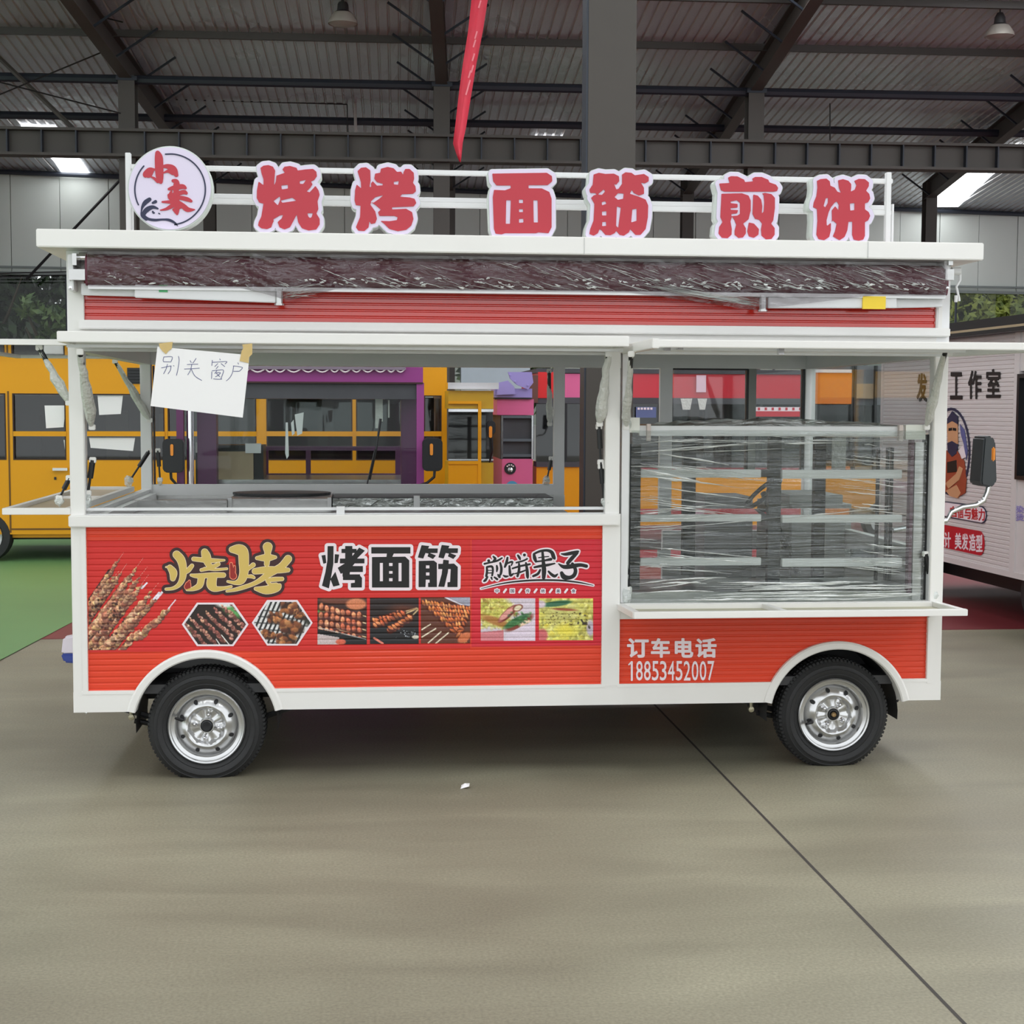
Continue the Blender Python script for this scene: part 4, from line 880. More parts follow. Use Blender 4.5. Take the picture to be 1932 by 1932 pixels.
mb = MB(); mb.box(.06, XM0, .02, .035, Z_SILL - .002, Z_SILL + .004); zt_ = Z(957.5, 600, .03); mb.box(.06, XM0, .03, .055, zt_ - .012, zt_); mb.build('window_track', M_WHITE2, T)
part(635, 650, 956, 972, .0, .05, 'track_block', M_WHITE2)
for x_ in (150, 1150): part(x_, x_ + 10, 664, 962, .012, .06, 'window_track', M_WHITE2)
part(1173, 1186, 662, 1137, .015, .06, 'window_track', M_WHITE2); part(1757, 1768, 664, 1137, .012, .06, 'window_track', M_WHITE2)
# upper section
MB().box(PW * .6, TL - PW * .6, .0, .06, Z(662, 700), Z_UP1).build('head_beam', M_WHITE, T, bevel=.003)
MB().box(X(148, 615, -.03), X(1793, 630, -.03), -.03, .0, Z_UP0 + .004, Z_UP1 + .004).build('head_trim', M_WHITE, T, bevel=.004)
zu0, zu1 = Z_UP1, Z(466, 700)
flatpanel(X(155, 560), X(1773, 560), zu0, zu1 + .05, [], 1, ribprof(zu0, zu1 + .1, .0285, .008, .0065, .016), .05, 'ribbed_panel', M_REDT)
trim(X(150, 560), X(158, 560), zu0, zu1); trim(X(1770, 560), X(1778, 560), zu0, zu1)
RY = -.15; rz0, rz1 = Z(466, 100, RY), Z(432, 100, RY); rx0, rx1 = X(68, 450, RY), X(1856, 484, RY)
MB().box(rx0, rx1, RY, TW + .12, rz0, rz1).build('roof', M_WHITE, T, bevel=.004)
mb = MB(); 
for x_ in (1101.8, 1637): xx = X(x_, 470, RY); mb.box(xx, xx + .003, RY - .002, RY + .01, rz0 + .003, rz1 - .003)
mb.build('roof_joint', mat('joint_grey', (196, 196, 194), .5), T, kind='stuff')
mb = MB(); mb.box(.0, TL, .0, TW, rz0 - .09, rz0 + .005); mb.build('roof_rim', M_WHITE, T)
# rear wall, header, ceiling lining, floor
zq = Z(690, 600, TW - .05); MB().box(0, TL, TW - .06, TW, zq, rz0).build('rear_header', M_GREYP, T)
MB().box(.05, TL - .05, .06, TW - .06, Z_UP1 - .02, Z_UP1).build('ceiling_lining', mat('grey_lining', (214, 214, 214), .6), T)
MB().box(0, .06, 0, TW, zq, rz0).build('side_header', M_GREYP, T); MB().box(TL - .06, TL, 0, TW, zq, rz0).build('side_header', M_GREYP, T)
def rpart(x0, x1, y0, y1, name='rear_post', m=None, v=None, **k):
    v = TW - .05 if v is None else v
    return part(x0, x1, y0, y1, v, v + .04, name, m or M_GREYP, **k)
rpart(286, 1045, 914, 934, 'rear_rail'); rpart(286, 1045, 934, 940, 'rear_rail', M_STEEL); rpart(1045, 1065, 690, 965); rpart(1251, 1268, 690, 965); rpart(1518, 1534, 690, 960); rpart(1411, 1426, 695, 880, m=mat('sash_grey', (140, 142, 138), .4))
rpart(1270, 1412, 690, 698, 'window_seal', M_BLACKP); rpart(1408, 1412, 697, 880, 'window_seal', M_BLACKP); rpart(1513, 1518, 690, 880, 'window_seal', M_BLACKP); rpart(1426, 1518, 688, 694, 'window_seal', M_BLACKP); rpart(1245, 1251, 690, 965, m=M_GREYP)
rpart(289, 291, 690, 914, 'window_seal', M_BLACKP)
vR = TW - .04
MB().box(X(1270, 800, vR), X(1512, 800, vR), vR, vR + .006, Z(900, 1400, vR), Z(698, 1400, vR)).build('rear_window', M_GLASS, T)
mb = MB(); mb.box(0, X(1065, 950, TW - .04), TW - .045, TW, .42, Z(934, 600, TW)); mb.box(X(1251, 950, TW - .04), TL, TW - .045, TW, .42, Z(1000, 1400, TW)); mb.build('rear_wall', M_GREYP, T)
MB().box(0, TL, .05, TW, .38, .42).build('truck_floor', M_DSTEEL, T)
MB().box(0, .045, .05, TW, .42, Z_SILL - .05).build('side_wall', M_WHITE, T)
MB().box(TL - .045, TL, .05, TW, .42, 1.0).build('side_wall', M_WHITE, T)
mb = MB(); mb.box(0, .05, .05, TW, Z_SILL - .05, Z_SILL); mb.build('side_sill', M_WHITE2, T)
mb = MB(); mb.box(.05, .09, .1, TW - .1, Z_SILL - .10, Z_SILL - .02); mb.build('side_track', M_GREYP, T)
MB().box(TL - .03, TL - .024, .08, TW - .08, 1.0, zq).build('windscreen', M_GLASSL, T)
# rear flap frame, held up behind
zr = Z(684, 600, TW + .3); mb = MB(); x0, x1 = .1, X(1045, 690, TW)
mb.box(x0, x1, TW + .60, TW + .63, zr, zr + .03); mb.box(x0, x1, TW + .02, TW + .05, zr + .0, zr + .03); mb.box(x0, x0 + .03, TW, TW + .62, zr, zr + .03); mb.box(x1 - .03, x1, TW, TW + .62, zr, zr + .03); rfp = mb.build('rear_flap', M_DSTEEL, T)
MB().box(x0 + .03, x1 - .03, TW + .04, TW + .6, zr + .012, zr + .018).build('flap_glass', M_GLASSD, rfp)
mb = MB(); mb.tube([(.2, TW + .3, zr - .01), (x1 - .1, TW + .3, zr - .01)], .014, 8); mb.build('flap_rod', M_GREYP, rfp)
# ---- flaps held open towards us
FY = -.30; zf0, zf1 = Z(649, 600, FY), Z(629, 600, FY); fx0, fx1 = X(107, 638, FY), X(1187, 650, FY)
mb = MB(); mb.box(fx0, fx1, FY, FY + .03, zf0, zf1); mb.box(fx0, fx0 + .03, FY, -.03, zf0, zf1); mb.box(fx1 - .03, fx1, FY, -.03, zf0, zf1); mb.box(fx0, fx1, -.05, -.03, zf0, zf1)
fl1 = mb.build('awning_flap', M_WHITE, T, bevel=.003); MB().box(fx0 + .03, fx1 - .03, FY + .03, -.05, zf0 + .02, zf0 + .026).build('flap_glass', M_GLASS, fl1)
mb = MB(); mb.box(fx0 + .02, fx1 - .01, FY + .10, FY + .12, zf0 - .018, zf0 - .006); mb.box(fx0 + .05, fx1 - .05, -.03, -.01, zf0 - .028, zf0 - .016); mb.build('flap_rail', M_WHITE2, fl1)
F2Y = -.72; zg0, zg1 = Z(657, 1500, F2Y), Z(643, 1500, F2Y); gx0, gx1 = X(1240, 650, F2Y), TL + .12
mb = MB(); mb.box(gx0, gx1, F2Y, F2Y + .03, zg0, zg1); 
zh = Z(660, 1180, -.02); mb.bar((gx0 - .005, F2Y, (zg0 + zg1) / 2), (X(1180, 660, -.02), -.02, zh), .03, .04); mb.bar((gx1, F2Y, (zg0 + zg1) / 2), (TL + .02, -.02, zh), .03, .04); mb.box(X(1190, 660, -.03), TL, -.05, -.03, zh - .02, zh + .01)
fl2 = mb.build('awning_flap', M_WHITE, T, bevel=.003)
MB().add([(gx0, F2Y + .03, zg0 + .02), (gx1, F2Y + .03, zg0 + .02), (TL, -.05, zh), (X(1190, 660, -.03), -.05, zh), (gx0, F2Y + .03, zg0 + .026), (gx1, F2Y + .03, zg0 + .026), (TL, -.05, zh + .006), (X(1190, 660, -.03), -.05, zh + .006)],
         [(0, 1, 2, 3), (4, 7, 6, 5), (0, 4, 5, 1), (1, 5, 6, 2), (2, 6, 7, 3), (3, 7, 4, 0)]).build('flap_glass', M_GLASS, fl2)
mb = MB(); mb.box(X(1215, 660, -.3), TL - .05, -.32, -.30, zh - .012, zh); mb.box(X(1200, 664, -.12), TL - .05, -.12, -.10, zh - .022, zh - .012); mb.build('flap_rail', M_WHITE2, fl2)
for x_, y_ in ((1258, 655), (1282, 653), (1472, 662)):
    mb = MB(); p = at_y(x_, y_, -.33); mb.box(p[0] - .012, p[0] + .012, -.35, -.32, p[2] - .015, p[2] + .012); mb.build('flap_hinge', M_CHROME, fl2)
# left end flaps
zl = Z(645, 60, 0.0); mb = MB(); mb.box(-.66, -.01, 0, .03, zl - .012, zl + .012); mb.box(-.66, -.01, TW - .2, TW - .17, zl - .012, zl + .012); mb.box(-.66, -.63, 0, TW - .17, zl - .012, zl + .012); mb.box(-.03, 0, 0, TW - .17, zl - .012, zl + .012)
fl3 = mb.build('end_flap', M_WHITE, T); MB().box(-.63, -.03, .03, TW - .2, zl - .003, zl + .003).build('flap_glass', M_GLASS, fl3)
zs_ = Z(965, 60, 0.0); sx0 = X(4, 965, 0.0)
mb = MB(); mb.box(sx0, 0, 0, .035, zs_ - .014, zs_ + .014); mb.box(sx0, 0, TW - .35, TW - .315, zs_ - .014, zs_ + .014); mb.box(sx0, sx0 + .03, 0, TW - .32, zs_ - .014, zs_ + .014); mb.box(-.03, 0, 0, TW - .32, zs_ - .014, zs_ + .014); mb.box(sx0, 0, .95, .98, zs_ - .01, zs_ + .01)
fl4 = mb.build('end_shelf', M_WHITE, T, bevel=.002); MB().box(sx0 + .03, -.03, .035, TW - .35, zs_ - .012, zs_ - .002).build('shelf_board', M_TAN, fl4)
# serving shelf at the right
SY = -.42; zc0, zc1 = Z(1165, 1500, SY), Z(1153, 1500, SY); sx0, sx1 = X(1196, 1160, SY), X(1826, 1160, SY); zi = Z(1138, 1460, -.01); ix0, ix1 = X(1172, 1140, -.01), X(1757, 1140, -.01)
mb = MB(); mb.box(sx0, sx1, SY, SY + .03, zc0, zc1); mb.bar((sx0 + .015, SY + .01, (zc0 + zc1) / 2), (ix0, 0, zi - .012), .035, .026); mb.bar((sx1 - .015, SY + .01, (zc0 + zc1) / 2), (ix1 + .02, 0, zi - .012), .035, .026); mb.box(ix0, ix1, -.025, 0, zi - .024, zi)
xm_ = (sx0 + sx1) / 2 - .06; mb.bar((xm_, SY + .02, (zc0 + zc1) / 2), (xm_, -.01, zi - .012), .03, .02)
shf = mb.build('serving_shelf', M_WHITE, T, bevel=.002)
MB().add([(sx0 + .03, SY + .03, zc0 + .006), (sx1 - .03, SY + .03, zc0 + .006), (ix1, -.02, zi - .02), (ix0, -.02, zi - .02), (sx0 + .03, SY + .03, zc0 + .002), (sx1 - .03, SY + .03, zc0 + .002), (ix1, -.02, zi - .026), (ix0, -.02, zi - .026)],
         [(0, 1, 2, 3), (4, 7, 6, 5), (0, 4, 5, 1), (1, 5, 6, 2), (2, 6, 7, 3), (3, 7, 4, 0)]).build('shelf_board', mat('pale_khaki_board', (172, 167, 140), .4, var=.06, scale=4, stretch=(1, 8, 1)), shf)
# ---- gas struts
M_SROD = mat('strut_black', (20, 20, 22), .35)
def strut(a, b, bare=False, wrap=None, r=.011):
    a, b = np.array(a, float), np.array(b, float); d = b - a
    s = MB().tube([a, a + d * .55], r, 10).build('gas_strut', M_SROD, T, smooth=True)
    MB().tube([a + d * .5, b], r * .45, 8).build('piston', M_SROD, s, smooth=True)
    for p in (a, b): MB().box(p[0] - .014, p[0] + .014, p[1] - .01, p[1] + .01, p[2] - .012, p[2] + .012).build('strut_end', M_WHITE, s, bevel=.003)
    if wrap:
        t0, t1, w_ = wrap; n = 9; rr = random.Random(int(abs(a[0] * 1000)) + 3)
        pts = [a + d * (t0 + (t1 - t0) * i / n) + np.array([rr.uniform(-1, 1), rr.uniform(-.4, .4), 0]) * w_ * .18 for i in range(n + 1)]
        rs_ = [w_ * v * rr.uniform(.8, 1.15) for v in ([.5, .55, .6, .72, .85, 1, 1.05, 1.1, 1., .45] if t1 > .9 or True else [])]
        MB().tube(pts, rs_, 9).build('plastic_wrap', M_PLAST, s, smooth=False)
    return s
def sp(px, py, v): return tuple(at_y(px, py, v))
strut(sp(74, 656, .06), sp(130, 760, .06), wrap=(-.02, 1, .020)); strut(sp(217, 682, TW - .12), sp(283, 793, TW - .08), wrap=(0, 1, .022))
strut(sp(151, 664, -.24), sp(174, 806, .03), wrap=(.05, .97, .026)); strut(sp(1148, 668, -.12), sp(1131, 800, .02), wrap=(.0, .97, .026)); strut(sp(1191, 668, -.3), sp(1181, 806, .02), wrap=(.02, .97, .019))
strut(sp(1786, 654, -.3), sp(1748, 806, .02), wrap=(.1, .97, .022)); strut(sp(1036, 700, TW - .1), sp(1037, 800, TW - .08), wrap=(0, 1, .018))
for a, b, v, r_ in (((175, 868), (166, 930), .04, .013), ((131, 902), (112, 940), .05, .011), ((282, 850), (246, 905), TW - .35, .012), ((298, 850), (302, 905), TW - .06, .012), ((1040, 865), (1032, 905), TW - .05, .011),
                ((1130, 805), (1134, 880), .04, .012), ((1133, 872), (1140, 945), .04, .012), ((1177, 1050), (1186, 1112), .03, .013), ((1746, 1045), (1760, 1112), .03, .013)):
    strut(sp(*a, v), sp(*b, v), r=r_)
def wad(px, py, v, s, seed, m=None, name='plastic_wad'):
    rr = random.Random(seed); p = at_y(px, py, v); bm = bmesh.new(); bmesh.ops.create_icosphere(bm, subdivisions=2, radius=s)
    for q in bm.verts: q.co = Vector((q.co.x * rr.uniform(.6, 1.2), q.co.y * .8, q.co.z * rr.uniform(.9, 1.6))) + Vector(p)
    me = bpy.data.meshes.new(name); bm.to_mesh(me); bm.free(); me.materials.append(m or M_WADF); return link(me, name, T)
M_WADF = film('loose_clear_wrap', cover=.3, milky=.25, bump=1.0, scale=30, stretch=(1, 1, 1))
for i, (x_, y_, v, s) in enumerate(((165, 945, .03, .022), (112, 945, .05, .02), (243, 908, TW - .35, .026), (302, 910, TW - .06, .014), (1031, 908, TW - .05, .024), (1146, 948, .02, .026), (1182, 1125, .02, .028), (1762, 1123, .02, .03), (1185, 800, .03, .02))): wad(x_, y_, v, s, i)
# ---- counter and equipment
cz = Z(950, 400, 1.9); MB().box(.06, XM0 - .02, 1.15, TW - .06, cz - .03, cz).build('worktop', M_STEEL, T)
MB().box(.1, XM0 - .1, 1.25, TW - .1, .42, cz - .03).build('counter_cabinet', M_STEEL, T)
eq = part(431, 624, 941, 962, 1.35, TW - .12, 'griddle', M_STEEL); zt_e = Z(941, 500, 1.35)
xc_ = X(532, 938, 1.72); mb = MB(); vs = [(xc_ + .27 * math.cos(t), 1.72 + .19 * math.sin(t), zt_e + h_) for h_ in (.002, .014) for t in [2 * math.pi * k / 32 for k in range(32)]]
mb.add(vs, [tuple(range(32, 64))] + [(k, (k + 1) % 32, 32 + (k + 1) % 32, 32 + k) for k in range(32)]); mb.build('round_hotplate', M_BLACKP, eq)
for x_ in (430, 618): part(x_, x_ + 7, 939, 962, 1.33, 1.36, 'griddle_bracket', M_WHITE2, eq)
part(628, 1044, 939, 962, 1.6, TW - .12, 'fryer_box', M_DSTEEL); part(781, 792, 936, 962, 1.5, 1.54, 'divider', M_GREYP); part(250, 428, 944, 962, 1.3, 1.36, 'pan_rim', M_STEEL)
M_CRINK = film('crinkled_film', cover=.55, milky=.02, rough=.1, bump=1.0, scale=22, stretch=(1, 1, 1.8), crease=(.62, .72), crease_milk=.35)
part(628, 1044, 940, 962, 1.57, 1.572, 'plastic_film', M_CRINK)

# ---- wheels
def wheel(cx, cz, nut0, holes, cap):
    w = 0.03; Rt = .258
    prof = [(.168, w + .02), (.176, w + .004), (.188, w - .003), (.1905, w - .0065), (.194, w - .0045), (.205, w - .010), (.214, w - .012), (.2165, w - .015), (.219, w - .012), (.232, w - .008), (.2345, w - .0095), (.237, w - .006), (.245, w + .001), (.253, w + .012), (Rt, w + .024), (Rt, w + .135), (.25, w + .15), (.2, w + .165), (.17, w + .15)]
    tb = MB().lathe(prof, (cx, 0, cz), 72)
    tb.v = [(x, y, max(z, .0)) for x, y, z in tb.v]
    ty = tb.build('wheel', M_TYRE, T, smooth=True)
    mb = MB()                                                     # raised shoulder lugs and tread blocks
    for k in range(84):
        a = 2 * math.pi * k / 84; 
        for (r0, r1, y0, y1, da, sk) in ((.249, Rt + .002, w + .006, w + .038, .030, 0), (Rt - .004, Rt + .005, w + .045, w + .08, .026, .012), (Rt - .004, Rt + .005, w + .087, w + .128, .026, .02)):
            q = []
            for rr_ in (r0, r1):
                for yy, s_ in ((y0, 0), (y1, sk)):
                    for dd in (0, da + .014): q.append((cx + rr_ * math.cos(a + dd + s_), yy + (.008 if rr_ == r1 and yy == y0 and sk == 0 else 0), max(0.0005, cz + rr_ * math.sin(a + dd + s_))))
            mb.add(q, [(4, 5, 7, 6), (0, 4, 6, 2), (1, 3, 7, 5), (0, 1, 5, 4), (2, 6, 7, 3)])
    mb.build('tread_block', M_TYRE, ty, kind='stuff')
    y = w
    rim = [(.172, y + .02), (.171, y + .002), (.166, y - .003), (.160, y), (.157, y + .010), (.150, y + .014), (.143, y + .016), (.139, y + .022), (.136, y + .040), (.134, y + .045), (.130, y + .036), (.122, y + .022), (.112, y + .012), (.100, y + .004), (.092, y + .001), (.086, y + .003), (.080, y + .012), (.074, y + .026), (.068, y + .03), (.045, y + .030), (.036, y + .029), (.033, y + .02), (.031, y + .016), (.028, y + .016), (.027, y + .03), (0, y + .03)]
    n = 96; mb = MB(); vs = []
    for k in range(n):
        a = 2 * math.pi * k / n; wv = .5 + .5 * math.cos(8 * (a - nut0))
        for r_, yy in rim:
            d = 0
            if .084 < r_ < .126: d = .006 * wv * (1 if r_ < .115 else .5)
            if .04 < r_ < .072: d = -.009 * max(0, math.cos(4 * (a - nut0))) ** 3 + .003 * math.sin(9 * a)
            vs.append((cx + r_ * math.cos(a), yy + d, cz + r_ * math.sin(a)))
    m_ = len(rim); mb.add(vs, [(k * m_ + i, ((k + 1) % n) * m_ + i, ((k + 1) % n) * m_ + i + 1, k * m_ + i + 1) for k in range(n) for i in range(m_ - 1)])
    rm = mb.build('rim', M_RIM, ty, smooth=True)
    for k in range(8):
        a = holes + 2 * math.pi * k / 8
        hx, hz = cx + .117 * math.cos(a), cz + .117 * math.sin(a)
        h_ = MB().lathe([(0, -.001), (.0095, -.001), (.0095, .012)], (0, 0, 0), 14)
        sl = .5
        h_.v = [(hx + p[0] * (1), y + .0165 + p[1] + ((p[0] * math.cos(a) + p[2] * math.sin(a)) * .9), hz + p[2]) for p in h_.v]
        h_.build('vent_hole', M_BLACK, ty)
    for k in range(4):
        a = nut0 + math.pi / 2 * k; c = (cx + .053 * math.cos(a), y + .004, cz + .053 * math.sin(a))
        MB().lathe([(0, -.004), (.005, -.003), (.0085, .002), (.009, .014), (.013, .018), (.013, .022)], c, 12).build('wheel_nut', M_CHROME, ty, smooth=True)
    MB().lathe([(.0, .010 if cap else .004), (.006, .010 if cap else .004), (.010, .004) if cap else (.02, .003), (.012, .012) if cap else (.024, .006)], (cx, y - (.002 if cap else -.006), cz), 20).build('hub_cap', mat('brass_nut', (176, 150, 110), .35, .6) if cap else M_BLACKP, ty, smooth=True)
    MB().lathe([(.010 if cap else .0, .012), (.018, .006), (.025, .008), (.027, .018)], (cx, y + .006, cz), 24).build('hub_seal', M_BLACK, ty, smooth=True)
    a = math.radians(164 if not cap else 197); p = np.array([cx + .112 * math.cos(a), y + .004, cz + .112 * math.sin(a)]); q = np.array([cx + .142 * math.cos(a - .03), y - .014, cz + .142 * math.sin(a - .03)])
    MB().tube([p + [0, .02, 0], p, q], [.008, .009, .005], 8).build('tyre_valve', M_BLACK, ty, smooth=True)
    return ty
wheel(A1[0], Z(1371, 388, .03), math.radians(80), math.radians(24), False); wheel(A2[0], Z(1349, 1578, .03), math.radians(58), math.radians(14), True)
for cx in (A1[0], A2[0]):
    o_ = wheel_simple('wheel', (cx, TW - .2, .258), .258, .16, T)
    MB().tube([(cx, .2, .25), (cx, TW - .2, .25)], .035, 10).build('axle', M_BLACK, T)
# chassis below
mb = MB(); 
for y_ in (.35, TW - .45): mb.box(.15, TL - .1, y_, y_ + .06, .30, .38)
for x_ in (.3, 1.3, 2.2, 3.1, 3.75): mb.box(x_, x_ + .05, .35, TW - .4, .31, .37)
mb.build('chassis_rail', M_BLACK, T)
for cx in (A1[0], A2[0]):
    mb = MB(); pts = [(cx - .46, .22, .30), (cx - .25, .22, .235), (cx, .22, .215), (cx + .25, .22, .235), (cx + .46, .22, .31)]
    mb.tube(pts, .014, 6); mb.build('leaf_spring', M_DSTEEL, T)
mb = MB(); p = at_y(1685, 1312, .2); mb.box(p[0] - .03, p[0] + .03, .18, .22, p[2] - .03, p[2] + .04); b_ = mb.build('spring_shackle', M_BLACK, T, bevel=.008)
p = at_y(1691, 1317, .17); MB().lathe([(0, -.01), (.01, -.008), (.011, .01)], (p[0], .18, p[2]), 12).build('shackle_bolt', M_CHROME, b_)
for x_, y_ in ((248, 1353), (1417, 1338)):
    p = at_y(x_, y_, .12); mb = MB(); mb.tube([(p[0], .12, ZB + .02), (p[0], .12, p[2])], .009, 8); mb.lathe([(0, -.01), (.013, -.008), (.015, .0), (.013, .012)], (p[0], .12, p[2]), 14); mb.build('drain_stub', mat('zinc_bolt', (176, 170, 146), .35, .7), T, smooth=True)
mb = MB(); mb.tube([at_y(1428, 1345, .2), at_y(1500, 1358, .2)], .012, 8); mb.tube([at_y(254, 1360, .2), at_y(300, 1368, .2)], .012, 8); mb.build('link_rod', M_BLACK, T)
p = at_y(163, 1345, .02); MB().lathe([(0, -.004), (.006, -.003), (.006, .01)], (p[0], .02, p[2]), 10).build('bolt', M_CHROME, T)
mb = MB(); mb.box(A1[0] - .45, A1[0] + .5, .36, .40, .30, .44); mb.build('inner_guard', M_DSTEEL, T); MB().box(A2[0] - .4, A2[0] + .5, .36, .40, .30, .50).build('inner_guard', M_DSTEEL, T)

# ---- display rack in the right window
rk0, rk1 = X(1187, 950, .06), X(1745, 950, .06); RD = .62
def rpx(x0, x1, y0, y1, v0, v1, name, m, **k): return part(x0, x1, y0, y1, v0, v1, name, m, RK, **k)
RK = MB().box(rk0, rk1, .08, RD, Z(1137, 1450, .08), Z(1116, 1450, .08)).build('display_rack', M_STEEL, T, bevel=.003)
rpx(1206, 1715, 804, 823, .05, .08, 'top_rail', M_WHITE2, bevel=.003); rpx(1180, 1207, 788, 816, .03, .08, 'foam_corner', mat('foam_white', (226, 226, 218), .8)); rpx(1709, 1746, 802, 829, .03, .08, 'foam_corner', mat('foam_white', (226, 226, 218), .8))
rpx(1221, 1228, 800, 832, .025, .05, 'paper_strap', mat('strap_beige', (202, 188, 182), .7)); rpx(1697, 1704, 802, 832, .025, .05, 'paper_strap', mat('strap_beige', (202, 188, 182), .7))
M_SHGL = glass('shelf_glass', (200, 206, 204), 1.2)
for (yt_, yb_) in ((886, 901), (971, 984), (1053, 1067)):
    s_ = rpx(1208, 1436, yt_, yb_, .10, .13, 'shelf_edge', M_WHITE2, bevel=.002); rpx(1476, 1702, yt_ + 1, yb_ + 2, .10, .13, 'shelf_edge', M_WHITE2, bevel=.002)
    rpx(1436, 1452, yt_, yb_ - 1, .11, .14, 'shelf_clip', M_BLACKP)
    zz = Z(yt_, 1450, .1); MB().box(rk0 + .05, rk1 - .05, .13, RD - .05, zz - .012, zz - .004).build('glass_shelf', M_SHGL, RK)
rpx(1187, 1208, 838, 1113, .09, .14, 'upright', M_BLACKP); rpx(1450, 1473, 825, 1108, .13, .17, 'upright', mat('perforated_upright', (40, 42, 46), .5, var=.3, scale=60)); rpx(1536, 1557, 825, 1090, RD - .1, RD - .06, 'upright', mat('perforated_upright', (40, 42, 46), .5, var=.3, scale=60)); rpx(1289, 1312, 830, 1085, RD - .1, RD - .06, 'upright', mat('perforated_upright', (40, 42, 46), .5, var=.3, scale=60))
for x_ in (1655, 1673, 1681): rpx(x_, x_ + 3, 845, 1095, RD - .2, RD - .17, 'thin_upright', M_BLACKP)
rpx(1171, 1187, 815, 1110, .06, .09, 'side_sheet', M_STEEL); rpx(1716, 1722, 830, 1120, .06, .10, 'side_sheet', mat('plum_sheet', (96, 62, 78), .4)); rpx(1724, 1743, 835, 1133, .06, .09, 'side_sheet', M_STEEL); rpx(1743, 1750, 820, 1133, .05, .09, 'slit_strip', M_BLACK)  # the last black strip is laid where the slit runs
rpx(1570, 1596, 825, 882, RD - .12, RD - .115, 'hanging_bag', M_PLAST)
M_TAPEY = mat('yellow_tape', (224, 196, 96), .6)
# cab interior beyond the rack: seat, dash and cabinet
mb = MB(); mb.box(X(1478, 940, 1.3), X(1612, 940, 1.3), 1.3, 1.9, .42, Z(935, 1550, 1.3)); mb.build('cab_seat', mat('grey_vinyl', (150, 150, 148), .5), T, bevel=.05, smooth=True)
mb = MB(); mb.box(X(1330, 960, 1.5), X(1420, 960, 1.5), 1.5, 1.9, .42, Z(938, 1380, 1.5)); mb.build('grey_cabinet', mat('cabinet_grey', (128, 128, 130), .5), T)
mb = MB(); mb.box(X(1440, 1000, 1.9), TL - .06, 1.95, 2.0, .42, Z(960, 1600, 1.9)); mb.build('dash_panel', M_DSTEEL, T)
mb = MB(); n_ = 28; c_ = np.array(at_y(1440, 930, 1.1)); vs = []
mb.tube([c_ + np.array([.17 * math.cos(t) * .5, .12 * math.sin(t), .17 * math.cos(t) * .45 + .0]) for t in [2 * math.pi * k / n_ for k in range(n_ + 1)]], .012, 8, cap=False); mb.tube([c_, c_ + [.25, .2, -.45]], .016, 8); mb.build('steering_wheel', M_BLACKP, T, smooth=True)

# stretch film round the rack: a wrinkled sheet plus pulled creases
def noise2(x, y, s):
    return math.sin(x * 2.1 + s) * math.cos(y * 1.7 + s * 1.3) + .5 * math.sin(x * 4.7 + y * 3.1 + s * 2) + .25 * math.sin(x * 9.3 - y * 7.7 + s)
M_STRETCH = film('stretch_film', cover=.10, milky=.0, rough=.06, stretch=(.9, 1, 26), bump=.9, scale=1.6, crease=(.66, .8), crease_milk=.12, tint=(226, 230, 228))
fx0, fx1 = X(1190, 950, .02), X(1746, 950, .02); fz0, fz1 = Z(1136, 1450, .02), Z(812, 1450, .02)
nx, nz = 90, 150; rr = random.Random(3); vs = []
rows = [rr.uniform(-1, 1) for _ in range(nz + 1)]
for j in range(nz + 1):
    for i in range(nx + 1):
        tx, tz = i / nx, j / nz; x_ = fx0 + (fx1 - fx0) * tx; z_ = fz0 + (fz1 - fz0) * tz
        lft = max(0, 1 - tx * 2.2) ** 1.2; rgt = max(0, (tx - .72) / .28); edge = .25 + lft + rgt * .7 + max(0, 1 - tz * 6) * .8
        q = rows[j] * math.sin(tx * 3 + j) * .5 + noise2(tx * 3, tz * 46 + tx * 5 * (tz - .5), 1.7) * .6
        vs.append((x_, .02 + .0045 * edge * q + .012 * math.sin(math.pi * tx) * .3, z_ + .003 * noise2(tx * 2, tz * 9, 4)))
sf = MB().add(vs, [(j * (nx + 1) + i, j * (nx + 1) + i + 1, (j + 1) * (nx + 1) + i + 1, (j + 1) * (nx + 1) + i) for j in range(nz) for i in range(nx)]).build('stretch_film', M_STRETCH, T, smooth=True, label='clear stretch film wrapped round the display rack')
M_CREASE_GLINT = film('crease_glint', cover=.4, milky=.62, rough=.15, stretch=(3, 3, 40), bump=.6, scale=3, crease=(.4, .6), crease_milk=.95)  # folds of film with their bright highlights put in as milky white
def creases(lst, name, par, Y, m=None, jit=.006, seed=1):
    """each crease: (x0, y0, x1, y1, width px, bow px), thin film ridges whose white colour carries the highlights"""
    rr = random.Random(seed); mb = MB()
    for x0, y0, x1, y1, w_, bow in lst:
        n = 9; up_ = []; dn = []; yo = Y - rr.uniform(0, jit)
        for k in range(n + 1):
            t = k / n; px, py = x0 + (x1 - x0) * t, y0 + (y1 - y0) * t + bow * math.sin(math.pi * t) + rr.uniform(-.5, .5)
            ww = w_ * (math.sin(math.pi * min(1, max(0.02, t * .96 + .02))) ** .5) * rr.uniform(.6, 1.2) * .5
            up_.append(at_y(px, py - ww, yo)); dn.append(at_y(px, py + ww, yo)); 
        vs = []
        for a, b_ in zip(up_, dn): vs += [a + np.array([0, .002, 0]), (a + b_) / 2 - np.array([0, .003, 0]), b_ + np.array([0, .002, 0])]
        mb.add(vs, [(i * 3 + j, i * 3 + j + 1, i * 3 + j + 4, i * 3 + j + 3) for i in range(n) for j in (0, 1)])
    return mb.build(name, m or M_CREASE_GLINT, par, kind='stuff')
rr = random.Random(11); L = []
